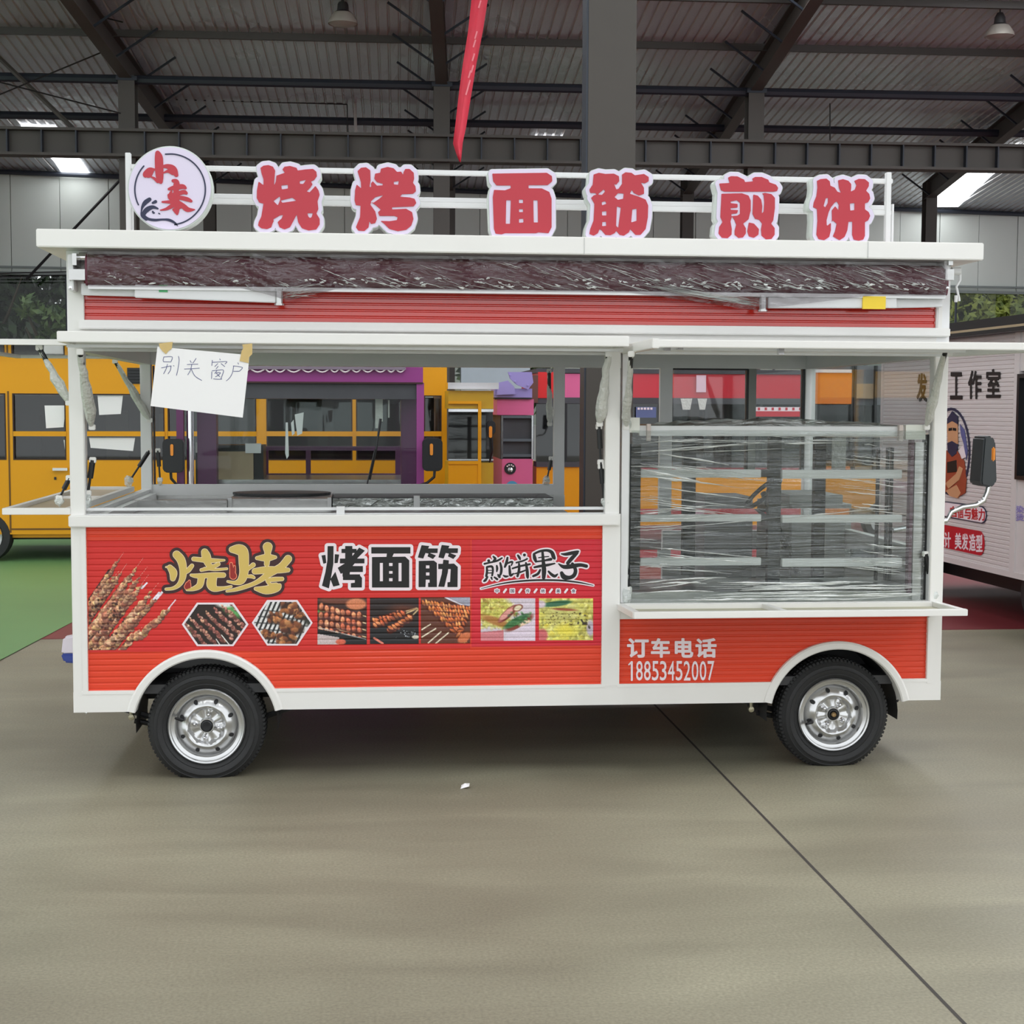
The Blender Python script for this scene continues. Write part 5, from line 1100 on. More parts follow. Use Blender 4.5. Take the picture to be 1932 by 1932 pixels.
for k in range(64):      # fanned at the upper left corner
    y0 = 835 + rr.random() ** 1.1 * 240; x0 = 1192 + rr.uniform(0, 60); ln = rr.uniform(20, 150) * (1.4 if y0 < 980 else 1); sl = (.12 if 860 < y0 < 960 else (-.07 if y0 < 860 else (-.05 if y0 < 1010 else .05))) + rr.uniform(-.03, .03)
    L.append((x0, y0, x0 + ln, y0 + ln * sl, rr.uniform(.8, 2.6), rr.uniform(-2, 2)))
for k in range(46):      # right edge, short bright pulls
    y0 = rr.choice([rr.uniform(838, 880), rr.uniform(905, 940), rr.uniform(955, 1003), rr.uniform(1030, 1075), rr.uniform(1060, 1085)]); x1 = 1722 - rr.uniform(5, 75); ln = rr.uniform(18, 85)
    L.append((x1 - ln, y0 - ln * .10, x1, y0, rr.uniform(.8, 2.6), rr.uniform(-1, 2)))
L += [(1235, 833, 1340, 829, 3, 1), (1240, 856, 1375, 877, 4, -1), (1190, 880, 1365, 872 + 20, 3, -4), (1210, 885, 1320, 908, 4, 0), (1235, 900, 1315, 907, 2.5, 0), (1210, 1000, 1475, 976, 1.8, 1), (1475, 979, 1640, 962, 2, -1), (1225, 1032, 1430, 1053, 2.5, 0), (1215, 1040, 1432, 1064, 2.5, 1), (1210, 828, 1710, 832, 1.6, 2), (1260, 846, 1480, 833, 2, 1), (1300, 853, 1480, 846, 1.6, 1), (1480, 838, 1560, 836, 2, 0), (1200, 1102, 1370, 1090, 3, -3), (1225, 1110, 1350, 1090, 2.4, 2)]
for k in range(34):      # the bunched lower edge
    y0 = rr.uniform(1098, 1134); x0 = rr.uniform(1190, 1600); ln = rr.uniform(60, 330); L.append((x0, y0, min(1740, x0 + ln), y0 + rr.uniform(-14, 2) * ln / 300, rr.uniform(1, 4.2), rr.uniform(-3, 3)))
for k in range(16):
    y0 = rr.uniform(818, 836); x0 = rr.uniform(1200, 1600); L.append((x0, y0, x0 + rr.uniform(30, 150), y0 + rr.uniform(-2, 3), rr.uniform(.8, 2.4), 0))
creases(L, 'crease_glint', sf, .006, seed=5)
mb = MB(); rr = random.Random(9); vs = []                        # loose film hump over the top rail
for i in range(41):
    t = i / 40; x_ = X(1228 + 480 * t, 800, .05); h_ = .022 * math.sin(math.pi * t) + .01 * rr.random()
    zz = Z(804, 1450, .05)
    vs += [(x_, .05, zz), (x_, .07, zz + h_), (x_, .30, zz + h_ * 1.2), (x_, .55, zz - .01)]
mb.add(vs, [(i * 4 + j, i * 4 + j + 1, i * 4 + j + 5, i * 4 + j + 4) for i in range(40) for j in range(3)]); mb.build('top_film', film('top_film', cover=.3, milky=.04, bump=1.0, scale=6, stretch=(1, 6, 1), crease=(.56, .72), crease_milk=.4, tint=(190, 196, 192)), sf, smooth=True)

# ---- awning cassette, arms, film
AY = -.10; ax0, ax1 = X(166, 515, AY), X(1784, 530, AY); az1, az0 = Z(482, 600, AY), Z(543, 600, AY); h = az1 - az0
prof = [(AY + .09, az1), (AY + .03, az1 - .004), (AY + .004, az1 - .02), (AY - .006, az1 - .045), (AY - .006, az0 + .04), (AY + .002, az0 + .008), (AY + .01, az0), (AY + .09, az0)]
aw = MB().prismx(prof, ax0, ax1).build('awning_cassette', M_MAROON, T, smooth=True, label='rolled maroon awning cassette')
MB().box(ax0, ax1, AY - .002, AY + .07, az0 - .016, az0).build('front_bar', M_STEEL, aw)
for s, x_ in ((-1, ax0), (1, ax1)): MB().prismx([(a, b_) for a, b_ in prof], x_ + s * .001, x_ + s * .012).build('end_cap', M_MAROON, aw)
def arm(x0, y0, x1, y1, hpx, m, v=-.07, name='folding_arm'):
    a, b_ = at_y(x0, y0, v), at_y(x1, y1, v); sc_ = 2835 / 6.7; mb = MB().bar(a, b_, .03, hpx / sc_, up=(0, 0, 1)); return mb.build(name, m, T, bevel=.003)
arm(154, 546, 262, 549, 21, M_WHITE2, -.05); arm(255, 549, 521, 559, 24, M_WHITE2, -.08); arm(1448, 571, 1690, 571, 21, M_WHITE2, -.08); arm(1680, 573, 1776, 571, 17, M_WHITE2, -.05)
part(1628, 1671, 559, 583, -.105, -.094, 'yellow_tape', mat('bright_yellow_tape', (240, 206, 52), .5)); part(300, 316, 538, 551, -.098, -.094, 'green_sticker', mat('green_sticker', (70, 160, 100), .5))
for x_, y_ in ((527, 561), (1438, 573)):
    p = at_y(x_, y_, -.08); mb = MB(); mb.tube([(p[0], -.09, p[2] - .03), (p[0], -.09, p[2] + .03)], .016, 10); mb.tube([(p[0], -.09, p[2] - .036), (p[0], -.09, p[2] - .028)], .022, 10); mb.tube([(p[0], -.09, p[2] + .028), (p[0], -.09, p[2] + .036)], .022, 10); mb.build('arm_elbow', M_STEEL, T, smooth=True)
for x0, x1 in ((128, 160), (1782, 1800)):                        # end brackets
    br = part(x0, x0 + 10, 480, 548, -.10, .0, 'awning_bracket', M_WHITE2, bevel=.003)
    part(x0 + 8, x0 + 16, 478, 500, -.12, -.02, 'bracket_lug', M_STEEL, br); part(x0 + 2, x1, 508, 528, -.11, -.02, 'bracket_lug', M_STEEL, br)
    for y_ in (527, 543): p = at_y(x0 + 5, y_, -.1); MB().lathe([(0, -.006), (.007, -.005), (.008, .002)], (p[0], -.1, p[2]), 10).build('bracket_bolt', M_CHROME, br)
mb = MB(); mb.tube([at_y(150, 486, -.05), at_y(166, 486, -.05)], .022, 12); mb.tube([at_y(150, 520, -.05), at_y(166, 520, -.05)], .02, 12); mb.build('roller_end', M_CHROME, T, smooth=True)
mb = MB(); p = at_y(1803, 520, -.05); mb.tube([p + [-.02, 0, .02], p + [.02, 0, .02]], .018, 10); mb.tube([p + [.02, 0, .02], p + [.022, 0, -.02], p + [.005, 0, -.05], p + [.018, 0, -.10], p + [.02, 0, -.115]], .006, 8); mb.tube([p + [0, -.01, -.09], p + [0, -.01, -.12]], .008, 8); mb.build('crank_eye', M_WHITE2, T, smooth=True)
M_AFILM = film('awning_film', cover=.07, milky=.0, rough=.07, stretch=(3, 3, 9), bump=1.0, scale=2.6, crease=(.68, .85), crease_milk=.06, tint=(215, 212, 214))
nx, nz = 260, 16; rr = random.Random(4); vs = []
for j in range(nz + 1):
    for i in range(nx + 1):
        tx, tz = i / nx, j / nz; x_ = ax0 + (ax1 - ax0) * tx; a_ = tx * 60 - tz * 9
        sag = max(0, 1 - abs((x_ - X(1420, 560, AY)) / .55)) * .07 + max(0, 1 - abs((x_ - X(545, 560, AY)) / .2)) * .05
        yy = AY - .014 - .008 * math.sin(math.pi * tz) + .004 * noise2(a_, tz * 4, 2) + .003 * math.sin(a_ * 3.3 + tz * 3)
        vs.append((x_, yy, az1 + .004 - (h + .01 + (sag if True else 0)) * tz))
af = MB().add(vs, [(j * (nx + 1) + i, j * (nx + 1) + i + 1, (j + 1) * (nx + 1) + i + 1, (j + 1) * (nx + 1) + i) for j in range(nz) for i in range(nx)]).build('plastic_film', M_AFILM, aw, smooth=True, label='clear plastic film round the awning')
L = []; rr = random.Random(21)
for k in range(300):
    x0 = 175 + rr.random() * 1580; dens = .4 + .6 * (x0 > 900); y0 = 488 + rr.random() ** .6 * 50 + (x0 - 700) * .004; ln = rr.uniform(6, 60 if x0 > 600 else 22); s_ = .35 if x0 > 500 else rr.choice([-.5, .6, .1])
    if rr.random() < dens: L.append((x0, y0, x0 + ln, min(548, y0 + ln * s_ * rr.uniform(.6, 1.3)), rr.uniform(.6, 2.0), rr.uniform(-1.5, 1.5)))
for k in range(170):
    x0 = 180 + rr.random() * 1570
    if x0 < 560 and rr.random() < .6: continue
    x0 += 0; y0 = 520 + rr.uniform(0, 17) + (x0 - 180) * .006; L.append((x0, y0, x0 + rr.uniform(5, 14), y0 + rr.uniform(-3, 4), rr.uniform(1.6, 4.4), rr.uniform(-2, 2)))
for k in range(26):
    x1 = 1434 - rr.uniform(0, 20); y1 = 572 + rr.uniform(-6, 6); ln = rr.uniform(60, 220); L.append((x1 - ln, y1 - ln * .17, x1, y1, rr.uniform(.6, 1.6), rr.uniform(-3, 3)))
for k in range(16):
    x0 = rr.uniform(535, 560); y0 = rr.uniform(545, 562); L.append((x0, y0, x0 + rr.uniform(20, 60), y0 - rr.uniform(0, 14), rr.uniform(.6, 1.6), rr.uniform(-3, 3)))
creases(L, 'crease_glint', af, AY - .026, seed=8, jit=.004, m=film('awning_crease_glint', cover=.45, milky=.7, rough=.2, stretch=(3, 3, 40), bump=.5, scale=3, crease=(.4, .6), crease_milk=1.0))  # awning folds, highlights put into the white of the ribbons

# ---- sign frame and sign letters on the roof
SFY = .10
def rail(x0, y0, x1, y1, hp, v, name='sign_rail'):
    a, b_ = at_y(x0, y0, v), at_y(x1, y1, v); return MB().bar((a[0], v, (a[2] + b_[2]) / 2), (b_[0], v, (a[2] + b_[2]) / 2), .025, hp / 425).build(name, M_WHITE2, T, bevel=.002)
rail(237, 312, 1683, 345, 9, SFY); rail(240, 365, 1680, 395, 9, SFY + .1); rail(240, 377, 1680, 402, 9, SFY)
MB().box(X(238, 430, SFY), X(1678, 460, SFY), SFY - .015, SFY + .3, rz1, rz1 + .018).build('sign_rail', M_WHITE2, T)
for x0, x1, y0, y1 in ((237, 247, 288, 433), (1672, 1681, 325, 463)):
    sp_ = part(x0, x1, y0, y1 + 4, SFY - .02, SFY + .01, 'sign_post', M_WHITE2, bevel=.002)
    part(x0 + 11, x0 + 14, y0 + 60, y1 + 4, SFY + .08, SFY + .10, 'sign_post', M_WHITE2)
LY = -.02
def pm(v):
    def f(x_, y_, o): p = at_y(x_, y_, v); return (p[0], v - o, p[2])
    return f
M_BULGE = M_LAV
def pmr(v, d):
    """plate whose FRONT face lies at v - d"""
    def f(x_, y_, o): p = at_y(x_, y_, v - d); return (p[0], v - o, p[2])
    return f
SL = [((220, 260), 4.83, [[(1312,275),(1340,255),(1385,250),(1425,265),(1445,300),(1440,345),(1462,345),(1535,320),(1512,290),(1530,265),(1580,258),(1640,275),(1650,300),(1720,290),(1790,285),(1820,310),(1825,350),(1800,385),(1770,400),(1785,425),(1765,455),(1730,490),(1760,498),(1800,455),(1812,440),(1840,480),(1850,520),(1830,580),(1838,650),(1820,690),(1850,740),(1850,790),(1820,835),(1750,845),(1690,825),(1655,770),(1642,695),(1620,740),(1580,815),(1530,835),(1485,815),(1468,770),(1500,740),(1440,745),(1420,780),(1410,815),(1370,832),(1320,825),(1290,800),(1295,770),(1320,720),(1340,600),(1300,590),(1278,550),(1280,480),(1295,400),(1340,435),(1340,380),(1320,320)]],
       [[(1500,435),(1562,428),(1562,464),(1505,472)],[(1668,395),(1730,382),(1702,422),(1670,422)],[(1428,577),(1487,532),(1494,560),(1470,618)],[(1493,572),(1602,546),(1642,575),(1510,594)],[(1440,345),(1458,345),(1452,400),(1433,445)],[(1428,742),(1490,706),(1520,702),(1502,742),(1460,757),(1430,757)],[(1738,688),(1790,686),(1777,727),(1760,732),(1746,717)]]),
      ((640, 290), 3.167, [[(110,105),(130,85),(160,82),(185,100),(187,160),(180,200),(192,200),(190,180),(200,165),(225,192),(260,190),(262,180),(225,170),(210,150),(215,120),(245,115),(250,90),(290,80),(325,88),(345,110),(370,108),(382,130),(385,110),(395,92),(420,92),(445,115),(447,150),(440,175),(455,195),(458,225),(440,240),(375,242),(362,258),(420,262),(450,270),(460,295),(445,315),(315,320),(315,334),(400,330),(435,350),(443,390),(430,430),(400,455),(350,463),(300,450),(265,415),(246,402),(300,404),(345,398),(350,380),(330,372),(240,372),(232,350),(250,335),(215,305),(190,290),(185,305),(215,345),(225,390),(215,415),(190,420),(180,400),(175,440),(150,462),(115,460),(100,440),(125,380),(128,310),(100,308),(92,280),(95,220),(105,185),(132,210),(130,170)]],
       [[(325,168),(357,163),(352,187),(326,184)],[(186,288),(215,260),(268,246),(240,270),(205,294)]]),
      ((640, 290), 3.167, [[(915,120),(1240,115),(1270,135),(1272,165),(1245,188),(1130,188),(1130,208),(1210,208),(1255,230),(1268,270),(1268,440),(1250,475),(1190,470),(1175,475),(990,475),(970,482),(935,478),(925,450),(918,260),(925,217),(990,220),(1025,207),(1025,190),(940,190),(920,165)]],
       [[(997,278),(1026,278),(1021,420),(994,420)],[(1159,278),(1186,278),(1188,412),(1161,412)],[(1073,274),(1099,274),(1099,296),(1073,296)],[(1073,331),(1099,331),(1099,350),(1073,350)],[(1073,390),(1101,388),(1101,412),(1073,414)]]),
      ((640, 290), 3.167, [[(1495,215),(1515,185),(1520,125),(1550,115),(1590,122),(1640,120),(1670,135),(1672,165),(1655,185),(1640,180),(1655,215),(1670,210),(1690,180),(1690,125),(1710,112),(1745,115),(1765,130),(1820,122),(1848,140),(1848,165),(1825,178),(1800,172),(1820,205),(1820,240),(1790,250),(1760,235),(1748,215),(1735,240),(1790,258),(1830,275),(1845,310),(1843,380),(1830,450),(1800,485),(1770,485),(1738,450),(1730,470),(1700,490),(1675,485),(1655,460),(1645,475),(1620,487),(1590,485),(1570,460),(1555,450),(1545,475),(1520,490),(1495,480),(1500,450),(1520,400),(1525,300),(1505,265),(1520,250),(1540,245),(1530,235),(1500,235)]],
       [[(1543,245),(1580,213),(1590,225),(1570,247)],[(1567,290),(1590,283),(1597,300),(1569,310)],[(1569,346),(1597,343),(1597,370),(1569,370)],[(1571,408),(1594,406),(1596,432),(1569,434)],[(1643,260),(1665,236),(1700,238),(1697,270),(1665,277)],[(1658,315),(1683,322),(1667,445),(1653,432)],[(1750,333),(1777,328),(1777,402),(1743,412)]]),
      ((1300, 300), 4.83, [[(275,225),(370,220),(355,170),(380,158),(440,160),(500,190),(508,212),(585,205),(575,180),(600,165),(660,165),(720,190),(730,215),(790,235),(810,265),(800,292),(770,298),(320,298),(290,285)],
        [(295,318),(480,314),(540,334),(560,380),(560,470),(540,550),(490,590),(515,630),(515,680),(490,715),(450,720),(415,690),(415,650),(430,600),(415,560),(390,520),(375,570),(388,640),(385,690),(350,722),(300,718),(268,680),(275,620),(305,575),(285,530)], [(545,580),(590,590),(635,640),(630,690),(590,718),(545,705),(530,660)],
        [(585,325),(625,335),(655,370),(665,430),(660,500),(680,480),(685,400),(680,330),(665,316),(690,310),(750,322),(780,355),(780,450),(765,560),(745,590),(778,630),(778,690),(750,728),(700,732),(660,700),(655,640),(665,590),(640,555),(600,545),(578,500)]],
       [[(376,388),(435,376),(464,400),(464,500),(440,517),(383,522),(383,501),(435,496),(445,467),(376,464),(376,448),(440,443),(440,410),(376,404)]]),
      ((1300, 300), 4.83, [[(1165,200),(1195,185),(1250,180),(1280,205),(1285,245),(1325,262),(1350,300),(1385,310),(1365,260),(1358,195),(1400,185),(1450,200),(1475,230),(1475,265),(1470,300),(1510,280),(1525,240),(1505,200),(1545,182),(1600,185),(1637,215),(1635,250),(1610,290),(1640,320),(1648,360),(1630,395),(1600,405),(1600,460),(1635,485),(1648,520),(1630,560),(1600,575),(1600,700),(1585,735),(1545,745),(1500,735),(1485,690),(1488,570),(1450,572),(1440,650),(1415,710),(1370,740),(1310,705),(1330,660),(1345,590),(1310,560),(1290,580),(1290,650),(1275,710),(1230,740),(1180,730),(1160,690),(1170,560),(1165,455),(1130,440),(1135,400),(1160,340),(1170,260)]],
       [[(1223,430),(1243,358),(1267,353),(1264,402),(1240,443)],[(1322,400),(1345,386),(1364,420),(1360,472),(1330,432),(1300,470),(1302,520),(1302,560),(1290,582),(1262,608),(1252,606),(1250,560),(1268,490),(1290,440)],[(1463,406),(1507,400),(1507,467),(1466,472)]])]
for (ox, oy), zc_, polys, cuts in SL:
    sc_ = lambda Q: [[(ox + x / zc_, oy + y / zc_) for x, y in q] for q in Q]
    F, gx, gy, hh = poly_field(sc_(polys), sc_(cuts), .55, 14); F0 = poly_field(sc_(polys), [], .55, 14)[0]
    base = flat_shape(contours(F0, gx, gy, hh, 9.0), 'sign_letter', M_SIDE, .085, pmr(LY, .085), T, holes=False, label='red rounded roof sign character on a pale plate')
    flat_shape(contours(F0, gx, gy, hh, 7.6), 'letter_face', M_LAV, .004, pm(LY - .086), base, holes=False)
    flat_shape(contours(blur(F, 3), gx, gy, hh, .15), 'letter_stroke', M_SRED, .004, pm(LY - .0895), base)
# round board
cxp, cyp, rp = 320.5, 355.5, 80
bd = flat_shape([ell(cxp, cyp, rp, rp, 64)], 'round_sign', M_SIDE, .085, pmr(LY, .085), T, label='round lavender roof sign with two red characters and a navy swirl')
flat_shape([ell(cxp, cyp, rp - 2.5, rp - 2.5, 64)], 'round_face', M_LAV, .004, pm(LY - .086), bd)
def strokes_px(S, off, name, m, depth, v, par, z=1.0, ox=0, oy=0, h=.5, holes=True, **k):
    """strokes given as pixel points (x, y, radius)"""
    F, gx, gy, hh, lo, hi = stroke_field([crv([(ox + a * z, oy + b * z, r * z) for a, b, r in s]) for s in S], h, off + 2)
    return flat_shape(contours(F, gx, gy, hh, off), name, m, depth, pm(v), par, holes=holes, **k)
Z1 = 1 / 4.83
xiao = [[(375, 140, 22), (385, 180, 36), (388, 250, 38), (392, 340, 36), (400, 395, 22), (410, 412, 6)], [(375, 400, 14), (345, 372, 12), (318, 358, 8)], [(345, 290, 10), (300, 290, 18), (265, 330, 24), (262, 350, 14)],
        [(330, 300, 12), (300, 340, 22), (275, 345, 16)], [(428, 262, 14), (470, 262, 22), (515, 290, 34), (545, 340, 18)], [(430, 320, 6), (470, 305, 14), (510, 320, 20)]]
lai = [[(515, 392, 14), (545, 400, 22), (560, 430, 16)], [(478, 468, 12), (530, 455, 22), (600, 445, 22), (628, 458, 12)], [(540, 430, 22), (545, 520, 26), (548, 600, 24), (548, 660, 24), (552, 695, 10)], [(500, 490, 10), (480, 540, 14), (512, 575, 12)],
       [(480, 525, 16), (540, 515, 18), (610, 495, 20), (635, 505, 14)], [(500, 560, 18), (560, 545, 18), (640, 560, 20), (680, 578, 12)], [(418, 585, 8), (470, 585, 14), (540, 590, 22)], [(540, 600, 20), (490, 630, 18), (450, 650, 12), (400, 660, 5)],
       [(565, 590, 18), (610, 625, 24), (650, 655, 22), (712, 655, 5)], [(560, 640, 16), (600, 620, 16)], [(520, 655, 12), (540, 680, 12)]]
strokes_px(xiao, 0, 'red_character', M_SRED, .004, LY - .0895, bd, Z1, 220, 260); strokes_px(lai, 0, 'red_character', M_SRED, .004, LY - .0895, bd, Z1, 220, 260)
def arcp(a0, a1, r_, w_=1.3, n=14): return [(cxp + r_ * math.cos(math.radians(a0 + (a1 - a0) * i / n)), cyp + 2 + r_ * 1.0 * math.sin(math.radians(a0 + (a1 - a0) * i / n)), w_) for i in range(n + 1)]
strokes_px([arcp(-97, 82, 67)], 0, 'navy_arc', M_NAVY, .003, LY - .0895, bd); strokes_px([arcp(-138, -206, 66)], 0, 'navy_arc', M_NAVY, .003, LY - .0895, bd)
swan = [[(300, 562, 18), (262, 590, 20), (236, 630, 12), (226, 670, 6)], [(355, 582, 15), (330, 594, 10)], [(375, 645, 8), (330, 632, 16), (285, 650, 22), (255, 680, 20), (250, 710, 14), (290, 740, 12), (350, 750, 12), (420, 745, 9), (480, 750, 12), (530, 775, 10), (556, 803, 3)], [(226, 660, 4), (232, 710, 12), (270, 742, 14)],
        [(330, 672, 7), (336, 684, 9), (346, 684, 5)], [(384, 688, 5), (394, 694, 5)]]
strokes_px(swan, 0, 'navy_swirl', M_NAVY, .003, LY - .0895, bd, Z1, 220, 260)

# ---- prints on the side: drawn characters
PV = .0095
ZG = 310 / 1932
gold = [[(270, 290, 45), (320, 350, 48), (345, 450, 42), (340, 560, 36), (300, 640, 26), (230, 685, 18), (145, 695, 14)], [(190, 440, 30), (230, 500, 44), (225, 570, 30)], [(145, 435, 8), (200, 435, 14)], [(450, 420, 22), (410, 470, 26), (385, 500, 14)],
        [(600, 260, 40), (620, 320, 52), (640, 400, 34), (690, 440, 26)], [(470, 340, 24), (560, 350, 26), (680, 360, 26), (830, 355, 10)], [(760, 400, 22), (680, 440, 24), (560, 470, 18)], [(600, 450, 14), (720, 465, 14), (860, 455, 12)],
        [(440, 530, 14), (520, 540, 26), (700, 530, 30), (820, 530, 28)], [(560, 570, 40), (540, 650, 36), (470, 690, 24), (390, 705, 10)], [(690, 560, 52), (680, 640, 56), (720, 690, 34), (820, 685, 20), (910, 665, 14)],
        [(920, 230, 34), (1000, 230, 60), (1050, 260, 60), (1060, 380, 58), (1060, 500, 50), (1030, 590, 44), (960, 620, 22), (870, 605, 12)], [(1170, 410, 26), (1120, 450, 20), (1090, 480, 14)], [(1100, 545, 16), (1150, 545, 20), (1180, 560, 14)],
        [(1340, 200, 55), (1340, 270, 36), (1330, 400, 30)], [(1215, 330, 20), (1330, 325, 42), (1430, 320, 18)], [(1190, 485, 34), (1330, 470, 42), (1500, 470, 34), (1580, 470, 24)], [(1580, 340, 44), (1500, 430, 40), (1380, 500, 40), (1200, 620, 24), (1000, 690, 22), (860, 720, 12)],
        [(1340, 590, 22), (1420, 580, 26), (1510, 575, 22)], [(1340, 600, 22), (1370, 640, 18), (1440, 640, 20)], [(1200, 690, 20), (1320, 705, 48), (1440, 680, 46), (1480, 650, 20)]]
g0 = strokes_px(gold, 6.2, 'print_outline', M_DBROWN, .0004, PV, T, ZG, 290, 1000, h=.6, holes=False, label='brown outline of the golden brush characters')
strokes_px(gold, .55, 'print_edge', M_CREAM, .0004, PV - .0006, g0, ZG, 290, 1000, h=.45); strokes_px(gold, -.25, 'gold_character', M_GOLD, .0004, PV - .0012, g0, ZG, 290, 1000, h=.45)
for q in ([[(405, 640, 28), (400, 665, 36)], [(420, 600, 8), (405, 640, 20)]], [[(910, 400, 14), (920, 470, 22), (935, 540, 36)], [(950, 430, 8), (945, 480, 14)]]):
    strokes_px(q, 1.4, 'flame_edge', mat('flame_edge', (236, 138, 104), .5), .0004, PV - .0005, g0, ZG, 290, 1000, h=.4); strokes_px(q, 0, 'flame', mat('flame_red', (150, 34, 28), .5), .0004, PV - .0010, g0, ZG, 290, 1000, h=.4)
# black squared characters
ZK = 320 / 1932
def rc(x0, y0, x1, y1): return [(x0, y0), (x1, y0), (x1, y1), (x0, y1)]
kao = ([[(230, 183), (298, 183), (296, 380), (276, 500), (245, 665), (165, 635), (205, 480), (228, 340)], [(160, 290), (205, 283), (215, 375), (182, 385)], [(312, 275), (362, 280), (345, 375), (308, 378)], [(318, 475), (368, 628), (295, 645), (262, 560)],
        rc(430, 182, 512, 330), rc(388, 215, 560, 262), rc(370, 325, 650, 380), [(590, 200), (655, 235), (560, 330), (480, 335)], rc(512, 305, 530, 330), [(430, 378), (540, 378), (490, 440), (380, 500), (345, 430)], rc(480, 410, 632, 478), [(400, 470), (490, 420), (480, 520), (400, 530)],
        rc(405, 505, 600, 570), [(540, 505), (590, 510), (622, 545), (620, 655), (495, 655), (495, 605), (540, 600)]], [rc(430, 268, 432, 270)])
mian = ([rc(728, 195, 1173, 268), [(905, 265), (985, 265), (965, 310), (900, 310)], [(735, 308), (1115, 303), (1160, 345), (1160, 655), (735, 655)]], [rc(825, 375, 860, 583), rc(1038, 375, 1072, 583), rc(930, 375, 970, 410), rc(930, 467, 970, 497), rc(930, 548, 970, 583)])
jin = ([[(1300, 172), (1388, 182), (1375, 210), (1485, 210), (1482, 262), (1395, 262), (1465, 290), (1430, 330), (1368, 300), (1380, 268), (1345, 262), (1320, 325), (1258, 312)], [(1530, 170), (1618, 180), (1606, 208), (1715, 208), (1712, 262), (1625, 262), (1697, 290), (1662, 330), (1600, 300), (1612, 268), (1575, 262), (1552, 325), (1492, 312)],
        [(1268, 352), (1440, 348), (1475, 375), (1475, 650), (1375, 650), (1375, 600), (1392, 600), (1392, 565), (1348, 565), (1345, 650), (1266, 650)], rc(1490, 385, 1640, 445), [(1548, 338), (1612, 345), (1600, 480), (1560, 648), (1490, 645), (1530, 500)], [(1600, 385), (1670, 382), (1713, 420), (1710, 650), (1595, 650), (1595, 595), (1625, 592), (1632, 445), (1600, 445)]],
       [rc(1350, 402, 1390, 437), rc(1350, 483, 1390, 518)])
for (polys, cuts) in (kao, mian, jin):
    sc_ = lambda Q: [[(580 + x * ZK, 1000 + y * ZK) for x, y in q] for q in Q]
    F, gx, gy, hh = poly_field(sc_(polys), sc_(cuts), .5, 9)
    o_ = flat_shape(contours(F, gx, gy, hh, 5.6), 'print_outline', M_WINK, .0004, pm(PV), T, holes=False, label='white outline of a bold black character')
    flat_shape(contours(F, gx, gy, hh, 0), 'black_character', M_INK, .0004, pm(PV - .0006), o_)
# brush characters with underline
ZB_ = 280 / 1932
brush = [[(290, 400, 20)], [(350, 345, 12), (375, 375, 18), (350, 400, 10)], [(235, 440, 14), (300, 425, 12), (400, 400, 14), (462, 365, 12)], [(265, 485, 14), (268, 540, 16), (258, 600, 16)], [(270, 480, 14), (330, 475, 16), (345, 520, 14), (335, 590, 14)], [(275, 525, 6), (335, 525, 6)], [(275, 560, 8), (335, 558, 8)],
         [(395, 465, 12), (400, 500, 16), (395, 540, 10)], [(440, 430, 14), (455, 500, 18), (445, 575, 16), (410, 600, 8)], [(275, 610, 12), (250, 650, 18), (230, 665, 14)], [(325, 620, 14), (335, 645, 8)], [(365, 615, 12), (400, 640, 16)], [(410, 580, 10), (430, 610, 18)], [(480, 590, 8), (510, 605, 16), (545, 600, 8)],
         [(535, 360, 14), (520, 430, 20), (500, 480, 14)], [(520, 440, 10), (580, 415, 14), (600, 420, 12), (585, 460, 10)], [(560, 470, 14), (565, 540, 18), (575, 590, 18), (610, 570, 12)], [(670, 330, 14), (690, 360, 18), (700, 385, 10)], [(755, 325, 20)], [(790, 375, 12), (740, 400, 12), (650, 425, 12)], [(600, 500, 12), (700, 470, 14), (825, 445, 14)],
         [(685, 440, 14), (685, 520, 18), (665, 600, 16)], [(775, 430, 14), (790, 520, 20), (795, 600, 20), (800, 630, 8)], [(625, 570, 8), (700, 550, 12), (780, 520, 10)],
         [(880, 320, 18), (890, 370, 24), (905, 410, 16)], [(880, 310, 14), (960, 275, 16), (1050, 265, 18), (1110, 290, 24), (1135, 350, 26), (1150, 375, 12)], [(990, 280, 16), (1000, 400, 22), (1010, 520, 30), (1005, 620, 24)], [(940, 360, 8), (1010, 350, 8), (1070, 345, 8)], [(920, 410, 12), (1000, 400, 12), (1100, 380, 20)], [(885, 485, 14), (960, 470, 18), (1060, 455, 18), (1150, 435, 10)],
         [(960, 520, 14), (930, 570, 18), (870, 600, 16)], [(1070, 540, 14), (1110, 580, 20), (1150, 600, 20), (1185, 575, 10)],
         [(1235, 310, 8), (1290, 315, 20), (1370, 300, 24), (1440, 285, 20), (1460, 275, 8)], [(1440, 300, 20), (1380, 360, 26), (1320, 430, 24)], [(1200, 440, 8), (1270, 480, 26), (1380, 470, 30), (1480, 455, 24), (1560, 470, 24)], [(1380, 440, 20), (1420, 520, 24), (1400, 590, 26), (1340, 620, 26), (1270, 610, 34), (1240, 560, 24)]]
b0 = strokes_px(brush, 2.6, 'print_outline', M_WINK, .0004, PV, T, ZB_, 880, 1000, h=.45, holes=False, label='white outline of the black brush lettering'); strokes_px(brush, -.1, 'black_character', M_INK, .0004, PV - .0006, b0, ZB_, 880, 1000, h=.32)
ul_ = [[(190, 762, 3), (500, 690, 9), (850, 655, 12), (1200, 655, 12), (1450, 680, 10), (1650, 720, 4)]]
u0_ = strokes_px(ul_, 2.2, 'underline_edge', M_WINK, .0004, PV - .0003, b0, ZB_, 880, 1000, h=.4); strokes_px(ul_, 0, 'underline', M_INK, .0004, PV - .0012, b0, ZB_, 880, 1000, h=.3)
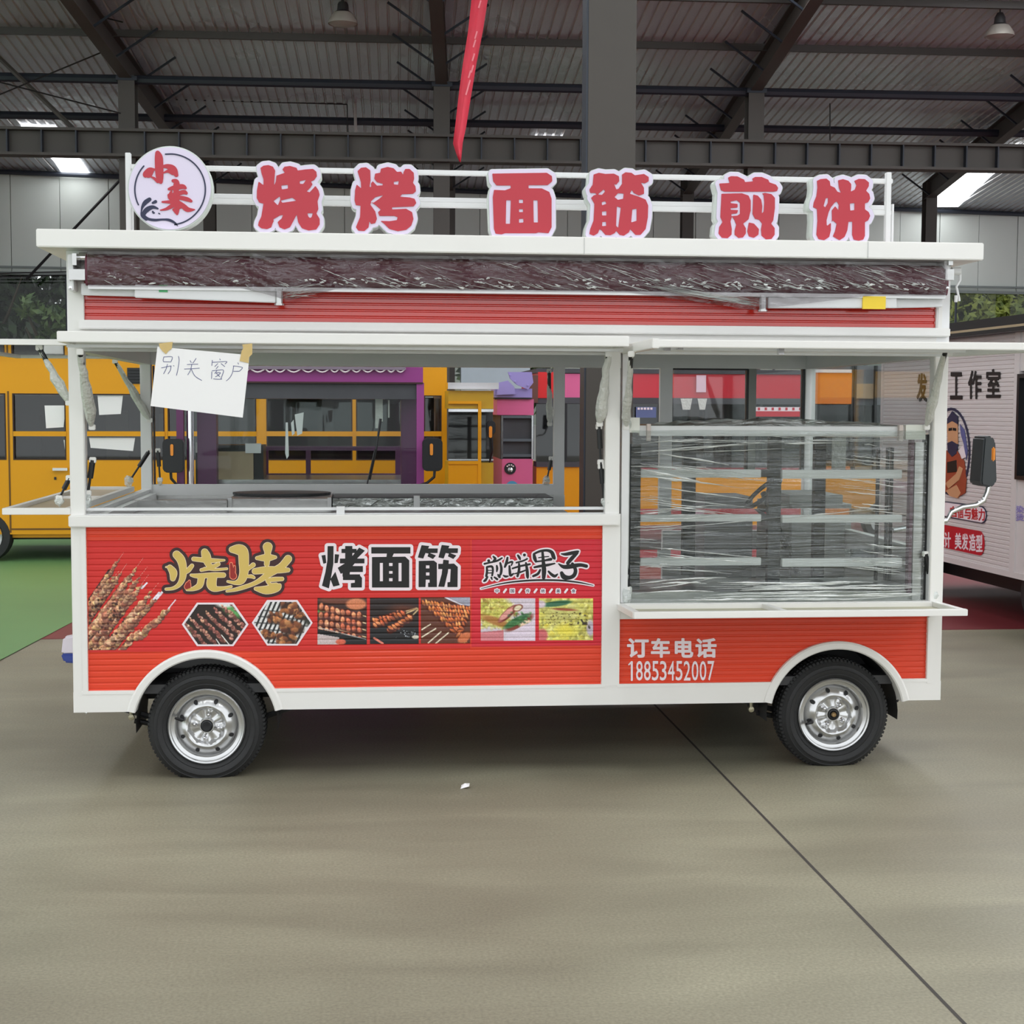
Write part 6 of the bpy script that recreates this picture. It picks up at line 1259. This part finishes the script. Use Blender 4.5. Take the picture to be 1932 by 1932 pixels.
for i, ch in enumerate('中国传统美食'):
    bx = (880 + (375 + i * 199) * ZB_, 880 + (423 + i * 199) * ZB_, 1000 + 770 * ZB_, 1000 + 815 * ZB_)
    t_ = flat_shape(char_loops(ch, (bx[0] - 2, bx[1] + 2, bx[2] - 2, bx[3] + 2), .16, 50), 'small_outline', M_WINK, .0004, pm(PV), b0, holes=False); flat_shape(char_loops(ch, bx, .01, 70), 'small_character', M_NAVY, .0004, pm(PV - .0006), b0)
    if i < 5:
        x_ = 880 + (495 + i * 199) * ZB_; strokes_px([[(x_ + 3, 1112, 1), (x_ - 1, 1117.5, 1)]], 1.0, 'slash', M_WINK, .0004, PV, b0, h=.4)
# phone lines
for ch, x0, x1 in (('订', 1183, 1224), ('车', 1228, 1264), ('电', 1273, 1308), ('话', 1312, 1352)): flat_shape(char_loops(ch, (x0, x1, 1204, 1241), .035, 90), 'white_character', M_WINK, .0006, pm(.0105), T, label='white painted character above the phone number')
strokes_px([[(1186.5, 1254, 1.3), (1190.5, 1250, 1.6), (1192, 1249, 1.6)], [(1192, 1249, 1.9), (1192, 1283, 1.9)]], 0, 'white_digit', M_WINK, .0006, .0105, T, h=.4, label='white painted digit of the phone number')
for i, ch in enumerate('18853452007'):
    if i == 0: continue
    x0 = 1185 + i * 15.0; flat_shape(char_loops(ch, (x0 + (1 if ch == '1' else 0), x0 + (8 if ch == '1' else 12.6), 1247, 1284), .006, 70), 'white_digit', M_WINK, .0006, pm(.0105), T, label='white painted digit of the phone number')
# ---- printed food pictures: flat coloured print, mixed per point
class Cv:
    def __init__(s, x0, x1, y0, y1, res, bg):
        s.b = (x0, x1, y0, y1); s.w, s.h = int((x1 - x0) * res) + 1, int((y1 - y0) * res) + 1
        s.xx, s.yy = np.meshgrid(np.linspace(x0, x1, s.w), np.linspace(y0, y1, s.h)); s.im = np.zeros((s.h, s.w, 3)) + np.array(bg, float); s.a = np.ones((s.h, s.w)); s.rng = np.random.RandomState(int(x0 + y0))
    def mix(s, m, c, k=1.0): m = (np.clip(m, 0, 1) * k)[..., None]; s.im = s.im * (1 - m) + np.array(c, float) * m; s.a = np.maximum(s.a, m[..., 0])
    def ell(s, x, y, rx, ry, ang, c, soft=.25, shade=0.0, k=1.0):
        ca, sa_ = math.cos(ang), math.sin(ang); dx, dy = s.xx - x, s.yy - y; u = (dx * ca + dy * sa_) / rx; v = (-dx * sa_ + dy * ca) / ry; d = np.sqrt(u * u + v * v)
        m = np.clip((1 - d) / soft, 0, 1); cc = np.array(c, float)[None, None, :] * (1 + shade * (-(dx * .3 + dy) / max(rx, ry)))[..., None]
        m = (m * k)[..., None]; s.im = s.im * (1 - m) + cc * m; s.a = np.maximum(s.a, m[..., 0])
    def line(s, x0, y0, x1, y1, w, c, k=1.0):
        dx, dy = x1 - x0, y1 - y0; t = np.clip(((s.xx - x0) * dx + (s.yy - y0) * dy) / (dx * dx + dy * dy), 0, 1); d = np.hypot(s.xx - x0 - t * dx, s.yy - y0 - t * dy); s.mix(np.clip((w - d) / .7 + .5, 0, 1), c, k)
    def speck(s, n, cols, r0, r1, box=None, asp=1.0, k=.8):
        x0, x1, y0, y1 = box or s.b
        for _ in range(n):
            r = s.rng.uniform(r0, r1); s.ell(s.rng.uniform(x0, x1), s.rng.uniform(y0, y1), r * asp, r, s.rng.uniform(0, 3.1), cols[s.rng.randint(len(cols))], .4, .3, k)
    def chunks(s, x0, y0, x1, y1, w, cols, step, dark=(60, 24, 18), tilt=None):
        L = math.hypot(x1 - x0, y1 - y0); n = max(2, int(L / step)); a = math.atan2(y1 - y0, x1 - x0); tl = a + 1.15 if tilt is None else tilt
        s.line(x0, y0, x1, y1, w * .8, dark, .9)
        for i in range(n + 1):
            t = i / n; x, y = x0 + (x1 - x0) * t + s.rng.uniform(-.9, .9), y0 + (y1 - y0) * t + s.rng.uniform(-1.4, 1.4); c = np.array(cols[s.rng.randint(len(cols))]) * s.rng.uniform(.8, 1.12); tt = tl + s.rng.uniform(-.35, .35); q = s.rng.uniform(.85, 1.15)
            s.ell(x + .8, y + 1.4, w * 1.0 * q, step * .6, tt, dark, .4, 0, .9); s.ell(x, y, w * .92 * q, step * .50, tt, c, .35, .55)
            for k in range(3): s.ell(x + s.rng.uniform(-.5, .5) * w * .8, y + s.rng.uniform(-.6, .3) * w * .7, w * .28, step * .2, tt + s.rng.uniform(-.8, .8), np.clip(c * s.rng.uniform(.7, 1.5) + 8, 0, 255), .8, 0, .75)
    def grain(s, k): s.im = s.im * (1 + s.rng.uniform(-k, k, s.im.shape[:2]))[..., None]
    def build(s, name, par, label, mask=None, dv=.0008, flat=None):
        im = np.clip(s.im, 0, 255) / 255; L = np.where(im <= .04045, im / 12.92, ((im + .055) / 1.055) ** 2.4)
        pz = np.array([p[0] for p in PROF]); py_ = np.array([p[1] for p in PROF])
        vs = []; idx = {}
        keep = np.ones((s.h, s.w), bool) if mask is None else mask(s.xx, s.yy)
        ok = keep[:-1, :-1] & keep[1:, :-1] & keep[:-1, 1:] & keep[1:, 1:]
        D = _F[None, None] + RGT * ((s.xx - 966) / FPX)[..., None] + UPV * ((966 - s.yy) / FPX)[..., None]
        P = CAM + D * ((.01 - CAM[1]) / D[..., 1])[..., None]; P[..., 1] = (np.interp(P[..., 2], pz, py_) - dv - .0012) if flat is None else flat
        used = np.zeros((s.h, s.w), bool); used[:-1, :-1] |= ok; used[1:, :-1] |= ok; used[:-1, 1:] |= ok; used[1:, 1:] |= ok
        num = -np.ones((s.h, s.w), int); num[used] = np.arange(used.sum()); V = P[used]; C = L[used]
        j, i = np.nonzero(ok); Fq = np.stack([num[j, i], num[j + 1, i], num[j + 1, i + 1], num[j, i + 1]], 1)
        me = bpy.data.meshes.new(name); me.from_pydata(V.tolist(), [], Fq.tolist()); at = me.color_attributes.new('Col', 'FLOAT_COLOR', 'POINT')
        at.data.foreach_set('color', np.concatenate([C, np.ones((len(C), 1))], 1).astype(np.float32).ravel()); me.materials.append(vcol('food_print')); me.update()
        return link(me, name, par, label)
def hexpoly(cx, cy, rx, ry, k): return [(cx - rx, cy), (cx - rx * .5 - k, cy - ry), (cx + rx * .5 + k, cy - ry), (cx + rx, cy), (cx + rx * .5 + k, cy + ry), (cx - rx * .5 - k, cy + ry)]
def inpoly(poly):
    def f(xx, yy):
        ins = np.zeros(xx.shape, bool)
        for (ax, ay), (bx, by) in zip(poly, poly[1:] + poly[:1]):
            c = (ay > yy) != (by > yy); ins ^= c & (xx < ax + (yy - ay) / (by - ay + 1e-9) * (bx - ax))
        return ins
    return f
MEAT = [(196, 130, 96), (170, 96, 72), (214, 158, 116), (148, 78, 60)]; PINKM = [(186, 112, 104), (160, 84, 80), (208, 140, 122), (134, 66, 60)]; ORM = [(206, 112, 66), (188, 90, 54), (222, 134, 84)]; RES = 1.15
# hexagon 1: skewered meat on green and dark
hp = hexpoly(406, 1178, 63, 41, 3); o_ = flat_shape([hp], 'picture_border', M_WINK, .0004, pm(PV), T, label='white border of a hexagonal food picture')
c = Cv(342, 470, 1136, 1220, RES, (40, 26, 22)); c.ell(440, 1150, 30, 16, .5, (96, 160, 90), .5); c.ell(425, 1140, 22, 8, 0, (226, 228, 222), .5); c.ell(352, 1190, 16, 14, 0, (70, 130, 66), .5)
def meat(a, b_, w_, c=None):
    L_ = math.hypot(b_[0] - a[0], b_[1] - a[1]); an_ = math.atan2(b_[1] - a[1], b_[0] - a[0]); n = int(L_ / 4.2)
    for k in range(n):
        t = (n - 1 - k) / n; tp = min(1, .5 + t * 3); ox_ = c.rng.uniform(-.35, .35) * w_ * tp; x_, y_ = a[0] + (b_[0] - a[0]) * t - math.sin(an_) * ox_, a[1] + (b_[1] - a[1]) * t + math.cos(an_) * ox_; cc = np.array(SKM[c.rng.randint(6)]) * c.rng.uniform(.82, 1.1); ra = an_ + c.rng.uniform(-1, 1); r_ = w_ * c.rng.uniform(.6, .95) * tp
        c.ell(x_ + .9, y_ + 1.3, r_ * 1.08, r_ * .78, ra, (78, 36, 30), .35, 0, .75); c.ell(x_, y_, r_, r_ * .66, ra, cc, .3, .35)
        for q in range(5): c.ell(x_ + c.rng.uniform(-.6, .6) * r_, y_ + c.rng.uniform(-.5, .5) * r_, r_ * c.rng.uniform(.2, .42), r_ * c.rng.uniform(.12, .24), c.rng.uniform(0, 3), np.clip(cc * c.rng.uniform(.6, 1.32) + 6, 0, 255), .7, 0, .7)
SKM = [(216, 150, 132), (200, 126, 114), (232, 180, 160), (176, 104, 94), (224, 166, 136), (146, 84, 74)]
for k in range(7): meat((344 + k * 15, 1172 - k * 6), (396 + k * 15, 1224 - k * 6), 6.4, c)
c.line(418, 1198, 434, 1218, .9, (236, 232, 226)); c.line(408, 1206, 416, 1218, .9, (236, 232, 226)); c.grain(.12); c.build('food_picture', o_, 'printed picture of pink meat skewers', inpoly(hexpoly(406, 1178, 59, 38, 3)), flat=PV - .0012)
hp = hexpoly(532.5, 1175, 57.5, 43, 0); o_ = flat_shape([hp], 'picture_border', M_WINK, .0004, pm(PV), T, label='white border of a hexagonal food picture')
c = Cv(474, 592, 1131, 1219, RES, (224, 222, 220))
for k in range(14): c.line(478 + k * 9, 1131, 440 + k * 9, 1219, 1.8, (28, 28, 30)); 
for k in range(7): c.line(474, 1150 + k * 12, 592, 1138 + k * 12 + 20, 1.3, (30, 30, 32), .6)
c.ell(590, 1170, 22, 16, .4, (50, 50, 44), .4)
for x_, y_, r_ in ((548, 1146, 22), (520, 1165, 18), (550, 1182, 26), (505, 1196, 16), (540, 1205, 22), (568, 1160, 14)):
    c.ell(x_, y_ + 2, r_ + 1, r_ * .62, .2, (60, 34, 24), .3)
    for q in range(14): c.ell(x_ + c.rng.uniform(-r_, r_) * .7, y_ + c.rng.uniform(-r_, r_) * .45, r_ * .35, r_ * .22, c.rng.uniform(0, 3), [(168, 104, 60), (130, 74, 44), (196, 136, 86), (92, 48, 32)][q % 4], .4, .4, .9)
c.grain(.12); c.build('food_picture', o_, 'printed picture of brown meat on a wire grill', inpoly(hexpoly(532.5, 1175, 54, 40, 0)), flat=PV - .0012)
# three gluten pictures
c = Cv(599, 692, 1128, 1216, RES, (58, 34, 28)); c.ell(645, 1132, 50, 8, 0, (110, 60, 44)); c.ell(672, 1140, 22, 12, 0, (214, 130, 90)); c.ell(606, 1153, 8, 6, 0, (90, 130, 60))
for k in range(4):
    for s_ in (0,): c.line(690, 1163 + k * 13, 640, 1150 + k * 13, 1, (226, 196, 150))
    c.chunks(606, 1146 + k * 14, 678, 1164 + k * 14 - 2, 8, [(216, 130, 92), (200, 104, 74), (232, 160, 120)], 9.5, (80, 30, 22))
c.mix((c.yy > 1186 + (c.xx - 599) * .22) * 1.0, (24, 26, 28)); c.mix((c.yy > 1196 + (c.xx - 599) * .16) * (c.xx < 640) * 1.0, (200, 182, 180)); c.ell(643, 1211, 11, 6, 0, (208, 96, 70)); c.line(600, 1184, 690, 1206, 1, (170, 176, 176), .8); c.grain(.1); c.build('food_picture', T, 'square printed picture of curly skewers on a black grill')
c = Cv(698, 790, 1128, 1215, RES, (38, 26, 26)); c.ell(760, 1148, 40, 12, 0, (92, 48, 34), .8); c.mix((c.yy > 1184) * 1.0, (26, 28, 32), .8); c.line(788, 1148, 740, 1168, 1.2, (206, 176, 130)); c.line(789, 1150, 762, 1178, 1.2, (206, 176, 130)); c.line(786, 1147, 745, 1160, 1.1, (190, 150, 110))
for (a, b_, d_, e_) in ((706, 1172, 752, 1158), (708, 1180, 760, 1156), (736, 1190, 772, 1166), (738, 1186, 774, 1164)): c.chunks(a, b_, d_, e_, 8, ORM, 6.5, (70, 24, 16))
c.speck(26, [(200, 205, 210), (90, 96, 104)], .5, 1.6, (745, 785, 1188, 1206)); c.line(706, 1204, 722, 1214, 2, (226, 130, 110)); c.ell(784, 1202, 8, 4, 0, (214, 206, 190)); c.grain(.1); c.build('food_picture', T, 'square printed picture of orange skewers on a dark hotplate')
c = Cv(794, 887, 1127, 1214, RES, (96, 50, 34)); c.mix(np.clip(((c.xx - 794) * .45 - (c.yy - 1127) + -18) / 6, 0, 1), (160, 160, 176)); c.line(840, 1127, 886, 1148, 1.4, (220, 216, 226)); 
for k in range(8): c.chunks(884 + 2 - k * 3, 1150 + k * 7, 800 + k * 11, 1138 + k * 10.5, 8, [(214, 122, 66), (196, 100, 54), (228, 146, 84)], 5.4, (84, 30, 16))
for (a, b_, d_, e_) in ((796, 1202, 822, 1186), (808, 1213, 832, 1192), (822, 1214, 846, 1194), (796, 1188, 812, 1178)): c.line(a, b_, d_, e_, 1.1, (238, 226, 200))
c.ell(876, 1203, 16, 9, -.6, (206, 112, 70)); c.grain(.1); c.build('food_picture', T, 'square printed picture of many orange skewers in rows')
# pancake pictures
c = Cv(907, 1010, 1129, 1209, RES, (214, 200, 210)); c.ell(930, 1150, 42, 36, .3, (206, 198, 96), .3); c.speck(200, [(222, 214, 110), (170, 166, 70), (236, 228, 150), (150, 110, 50)], 1, 4, (907, 975, 1129, 1185), 2.0, .6); c.mix(((c.yy > 1187 - (c.xx - 907) * .1 + 6) & (c.xx < 950)) * 1.0, (208, 118, 124), .9)
c.ell(935, 1172, 34, 9, .35, (176, 120, 60), .4); c.ell(980, 1175, 34, 10, -.5, (128, 52, 36), .3); c.ell(975, 1172, 32, 8, -.5, (58, 112, 62), .3); c.ell(958, 1158, 26, 8, -.75, (120, 40, 36), .2); c.ell(956, 1158, 23, 6, -.75, (224, 156, 146), .3); c.ell(977, 1147, 11, 7, -.4, (120, 50, 30), .2); c.ell(977, 1147, 9, 5.4, -.4, (234, 220, 186), .3); c.ell(990, 1176, 14, 6, -.4, (238, 206, 178), .3); c.speck(40, [(40, 84, 48), (88, 140, 80)], 1, 3, (960, 1003, 1155, 1180), 1.4, .6)
c.mix((((c.yy - 1185) + (c.xx - 950) * .5) > 14) & (c.xx > 955), (222, 206, 220)); c.grain(.07); c.build('food_picture', T, 'printed picture of a rolled pancake with green filling')
c = Cv(1017, 1119, 1129, 1208, RES, (210, 206, 112)); c.speck(330, [(226, 218, 104), (196, 186, 96), (238, 230, 150), (150, 140, 60), (224, 206, 80)], 1.2, 5, None, 1.8, .7); c.ell(1062, 1158, 46, 20, -.1, (202, 196, 120), .5, 0, .7); c.speck(70, [(86, 70, 30), (120, 96, 40), (60, 50, 26)], .5, 1.6, (1025, 1090, 1155, 1180), 1.4, .8); c.ell(1050, 1139, 34, 6, -.12, (52, 104, 74), .3); c.ell(1020, 1140, 12, 9, 0, (216, 196, 206), .4); c.ell(1065, 1150, 30, 3, .05, (150, 70, 40), .5); c.ell(1068, 1190, 26, 14, .2, (232, 216, 80), .6)
c.ell(1022, 1200, 13, 16, .3, (206, 104, 106), .3); c.ell(1114, 1185, 9, 20, 0, (192, 180, 194), .4); c.speck(14, [(40, 32, 26)], 1, 3, (1088, 1112, 1155, 1185), 1.5); c.grain(.07); c.build('food_picture', T, 'printed picture of a folded egg pancake held in a hand')
# big bunch of skewers at the left
c = Cv(166, 332, 1040, 1230, RES, (200, 52, 52)); c.a[:] = 0
SKM = [(206, 152, 96), (184, 118, 78), (222, 176, 120), (160, 92, 66), (214, 166, 84)]
ends = [((224, 1056), (160, 1150)), ((228, 1080), (160, 1180)), ((256, 1072), (170, 1190)), ((262, 1090), (165, 1215)), ((266, 1104), (175, 1230)), ((238, 1098), (158, 1205)), ((284, 1118), (190, 1232)), ((296, 1126), (205, 1232)), ((272, 1140), (180, 1240)), ((214, 1090), (150, 1168)), ((262, 1160), (188, 1235)), ((190, 1128), (150, 1170)), ((222, 1128), (150, 1220)), ((245, 1120), (168, 1222)), ((210, 1150), (150, 1222)), ((262, 1190), (225, 1232))]
for (a, b_) in ends: c.line(a[0] + (a[0] - b_[0]) * .16, a[1] + (a[1] - b_[1]) * .16, a[0], a[1], .8, (226, 196, 180)); m_ = ((a[0] * .75 + b_[0] * .25), (a[1] * .75 + b_[1] * .25)); c.line(m_[0], m_[1], b_[0], b_[1], 6.5, (66, 28, 26))
SKM = [(216, 164, 124), (206, 146, 110), (230, 184, 146), (190, 122, 96), (222, 174, 120), (176, 104, 82)]
for k, (a, b_) in enumerate(ends): meat(a, b_, 9.5 if k > 1 else 7.5, c)
meat((318, 1150), (256, 1207), 10, c); c.line(331, 1132, 318, 1148, 1.8, (240, 214, 222))
for q in ((277, 1100, 268, 1110), (308, 1116, 296, 1130), (300, 1118, 290, 1130)): c.line(*q, 2.2, (236, 226, 238))
c.speck(60, [(40, 16, 18), (56, 22, 20)], 1, 3.4, (168, 235, 1130, 1226), 1.2, .8); c.grain(.12)
al = c.a > .5; c.build('food_picture', T, 'printed bunch of grilled meat skewers at the left end of the panel', lambda xx, yy: al & (xx > 166.5) & (yy < 1227), .0010)

# ---- mirror of the truck at its right end
def smirror():
    v = .6; mb = MB(); a, b_ = at_y(1853, 822, v), at_y(1881, 920, v); xa, xb = a[0], b_[0]
    poly = [(xa + .012, a[2] - .01), (xa + .03, a[2]), (xb - .03, a[2] - .004), (xb - .012, a[2] - .03), (xb, b_[2] + .04), (xb - .005, b_[2] + .02), (xb - .03, b_[2]), (xa + .006, b_[2] + .01), (xa, b_[2] + .03)]
    o = MB().prism(poly, v, v + .15).build('side_mirror', mat('mirror_shell', (52, 56, 58), .45), T, smooth=False, bevel=.008)
    p = at_y(1874, 855, v); MB().box(p[0] - .008, p[0] + .010, v - .006, v + .02, p[2] - .04, p[2] + .03).build('indicator', mat('amber_lens', (226, 128, 24), .3), o, bevel=.006)
    pts = [at_y(x_, y_, v + .05) for x_, y_ in ((1776, 1000), (1786, 982), (1795, 966), (1815, 957), (1842, 953), (1856, 944), (1863, 928), (1866, 915))]
    pts[0] = np.array([TL - .01, v + .05, pts[0][2]]); MB().tube(pts, .013, 10).build('mirror_arm', M_CHROME, o, smooth=True)
smirror()
# thing hanging at the left end: white and blue pack
p = at_y(131, 1232, .3); 
MB().prism([(p[0] - .025, p[2] + .075), (p[0] + .03, p[2] + .085), (p[0] + .03, p[2] - .005), (p[0] - .035, p[2] - .005)], .28, .34).build('hanging_pack', mat('pinkish_white', (226, 216, 226), .6), T, bevel=.01)
MB().prism([(p[0] - .035, p[2] + .0), (p[0] + .03, p[2] + .0), (p[0] + .03, p[2] - .045), (p[0] - .02, p[2] - .04)], .27, .35).build('blue_pack_end', mat('pack_blue', (52, 70, 150), .5), T, bevel=.008)

# ---- handwritten sheet taped under the flap
NV = -.345; NV = FY - .006
q = [at_y(297, 654, NV), at_y(471, 670, NV), at_y(458, 788, NV), at_y(284, 766, NV)]
sh = MB().prism([(a[0], a[2]) for a in q], NV, NV + .0015).build('paper_sheet', M_PAPER, None, label='white sheet with blue handwriting taped below the open flap at the left', cat='paper')
sub = sh
ZN = 240 / 1932
def W(pts): return [(a, b_, 4.4) for a, b_ in pts]
bie = [W([(395, 270), (385, 320), (395, 345)]), W([(398, 270), (520, 268), (505, 340)]), W([(395, 342), (500, 345)]), W([(360, 435), (430, 420), (505, 405)]), W([(505, 405), (495, 470), (460, 525)]), W([(450, 380), (430, 450), (392, 525)]), W([(543, 400), (550, 408)]), W([(618, 260), (628, 320), (612, 440), (588, 548)])]
guan = [W([(795, 325), (812, 355)]), W([(885, 292), (850, 345), (835, 360)]), W([(750, 385), (830, 380), (912, 378)]), W([(708, 452), (820, 448), (935, 440)]), W([(820, 385), (800, 470), (760, 540)]), W([(815, 460), (870, 560), (970, 625)])]
chuang = [W([(1245, 298), (1252, 315)]), W([(1132, 320), (1125, 400)]), W([(1130, 350), (1240, 345), (1350, 340), (1325, 375)]), W([(1215, 370), (1170, 415)]), W([(1265, 370), (1320, 415)]), W([(1220, 410), (1190, 450)]), W([(1125, 495), (1120, 600)]), W([(1130, 480), (1220, 470), (1300, 470), (1285, 540), (1260, 605)]), W([(1200, 480), (1170, 520)]), W([(1190, 510), (1255, 510), (1215, 550), (1180, 570)]), W([(1195, 520), (1245, 570)]), W([(1150, 602), (1215, 608), (1275, 605)])]
hu = [W([(1520, 358), (1530, 378)]), W([(1450, 405), (1530, 415), (1590, 432), (1545, 485)]), W([(1455, 488), (1540, 486)]), W([(1455, 410), (1440, 500), (1400, 580), (1345, 632)])]
for S in (bie, guan, chuang, hu): strokes_px(S, 0, 'handwriting', M_PEN, .0004, NV - .0004, sub, ZN, 260, 640, h=.22)
for k, pts in enumerate(([(300, 648), (326, 645), (324, 658), (318, 662), (313, 668), (306, 662), (301, 655)], [(457, 650), (476, 648), (476, 668), (470, 674), (469, 685), (452, 681), (456, 662), (459, 657)])):
    mb = MB(); mb.prism([(at_y(x_, y_, NV - .002)[0], at_y(x_, y_, NV - .002)[2]) for x_, y_ in pts], NV - .003, NV - .001); mb.build('tape', M_TAPE, sub, label='beige masking tape holding the sheet')
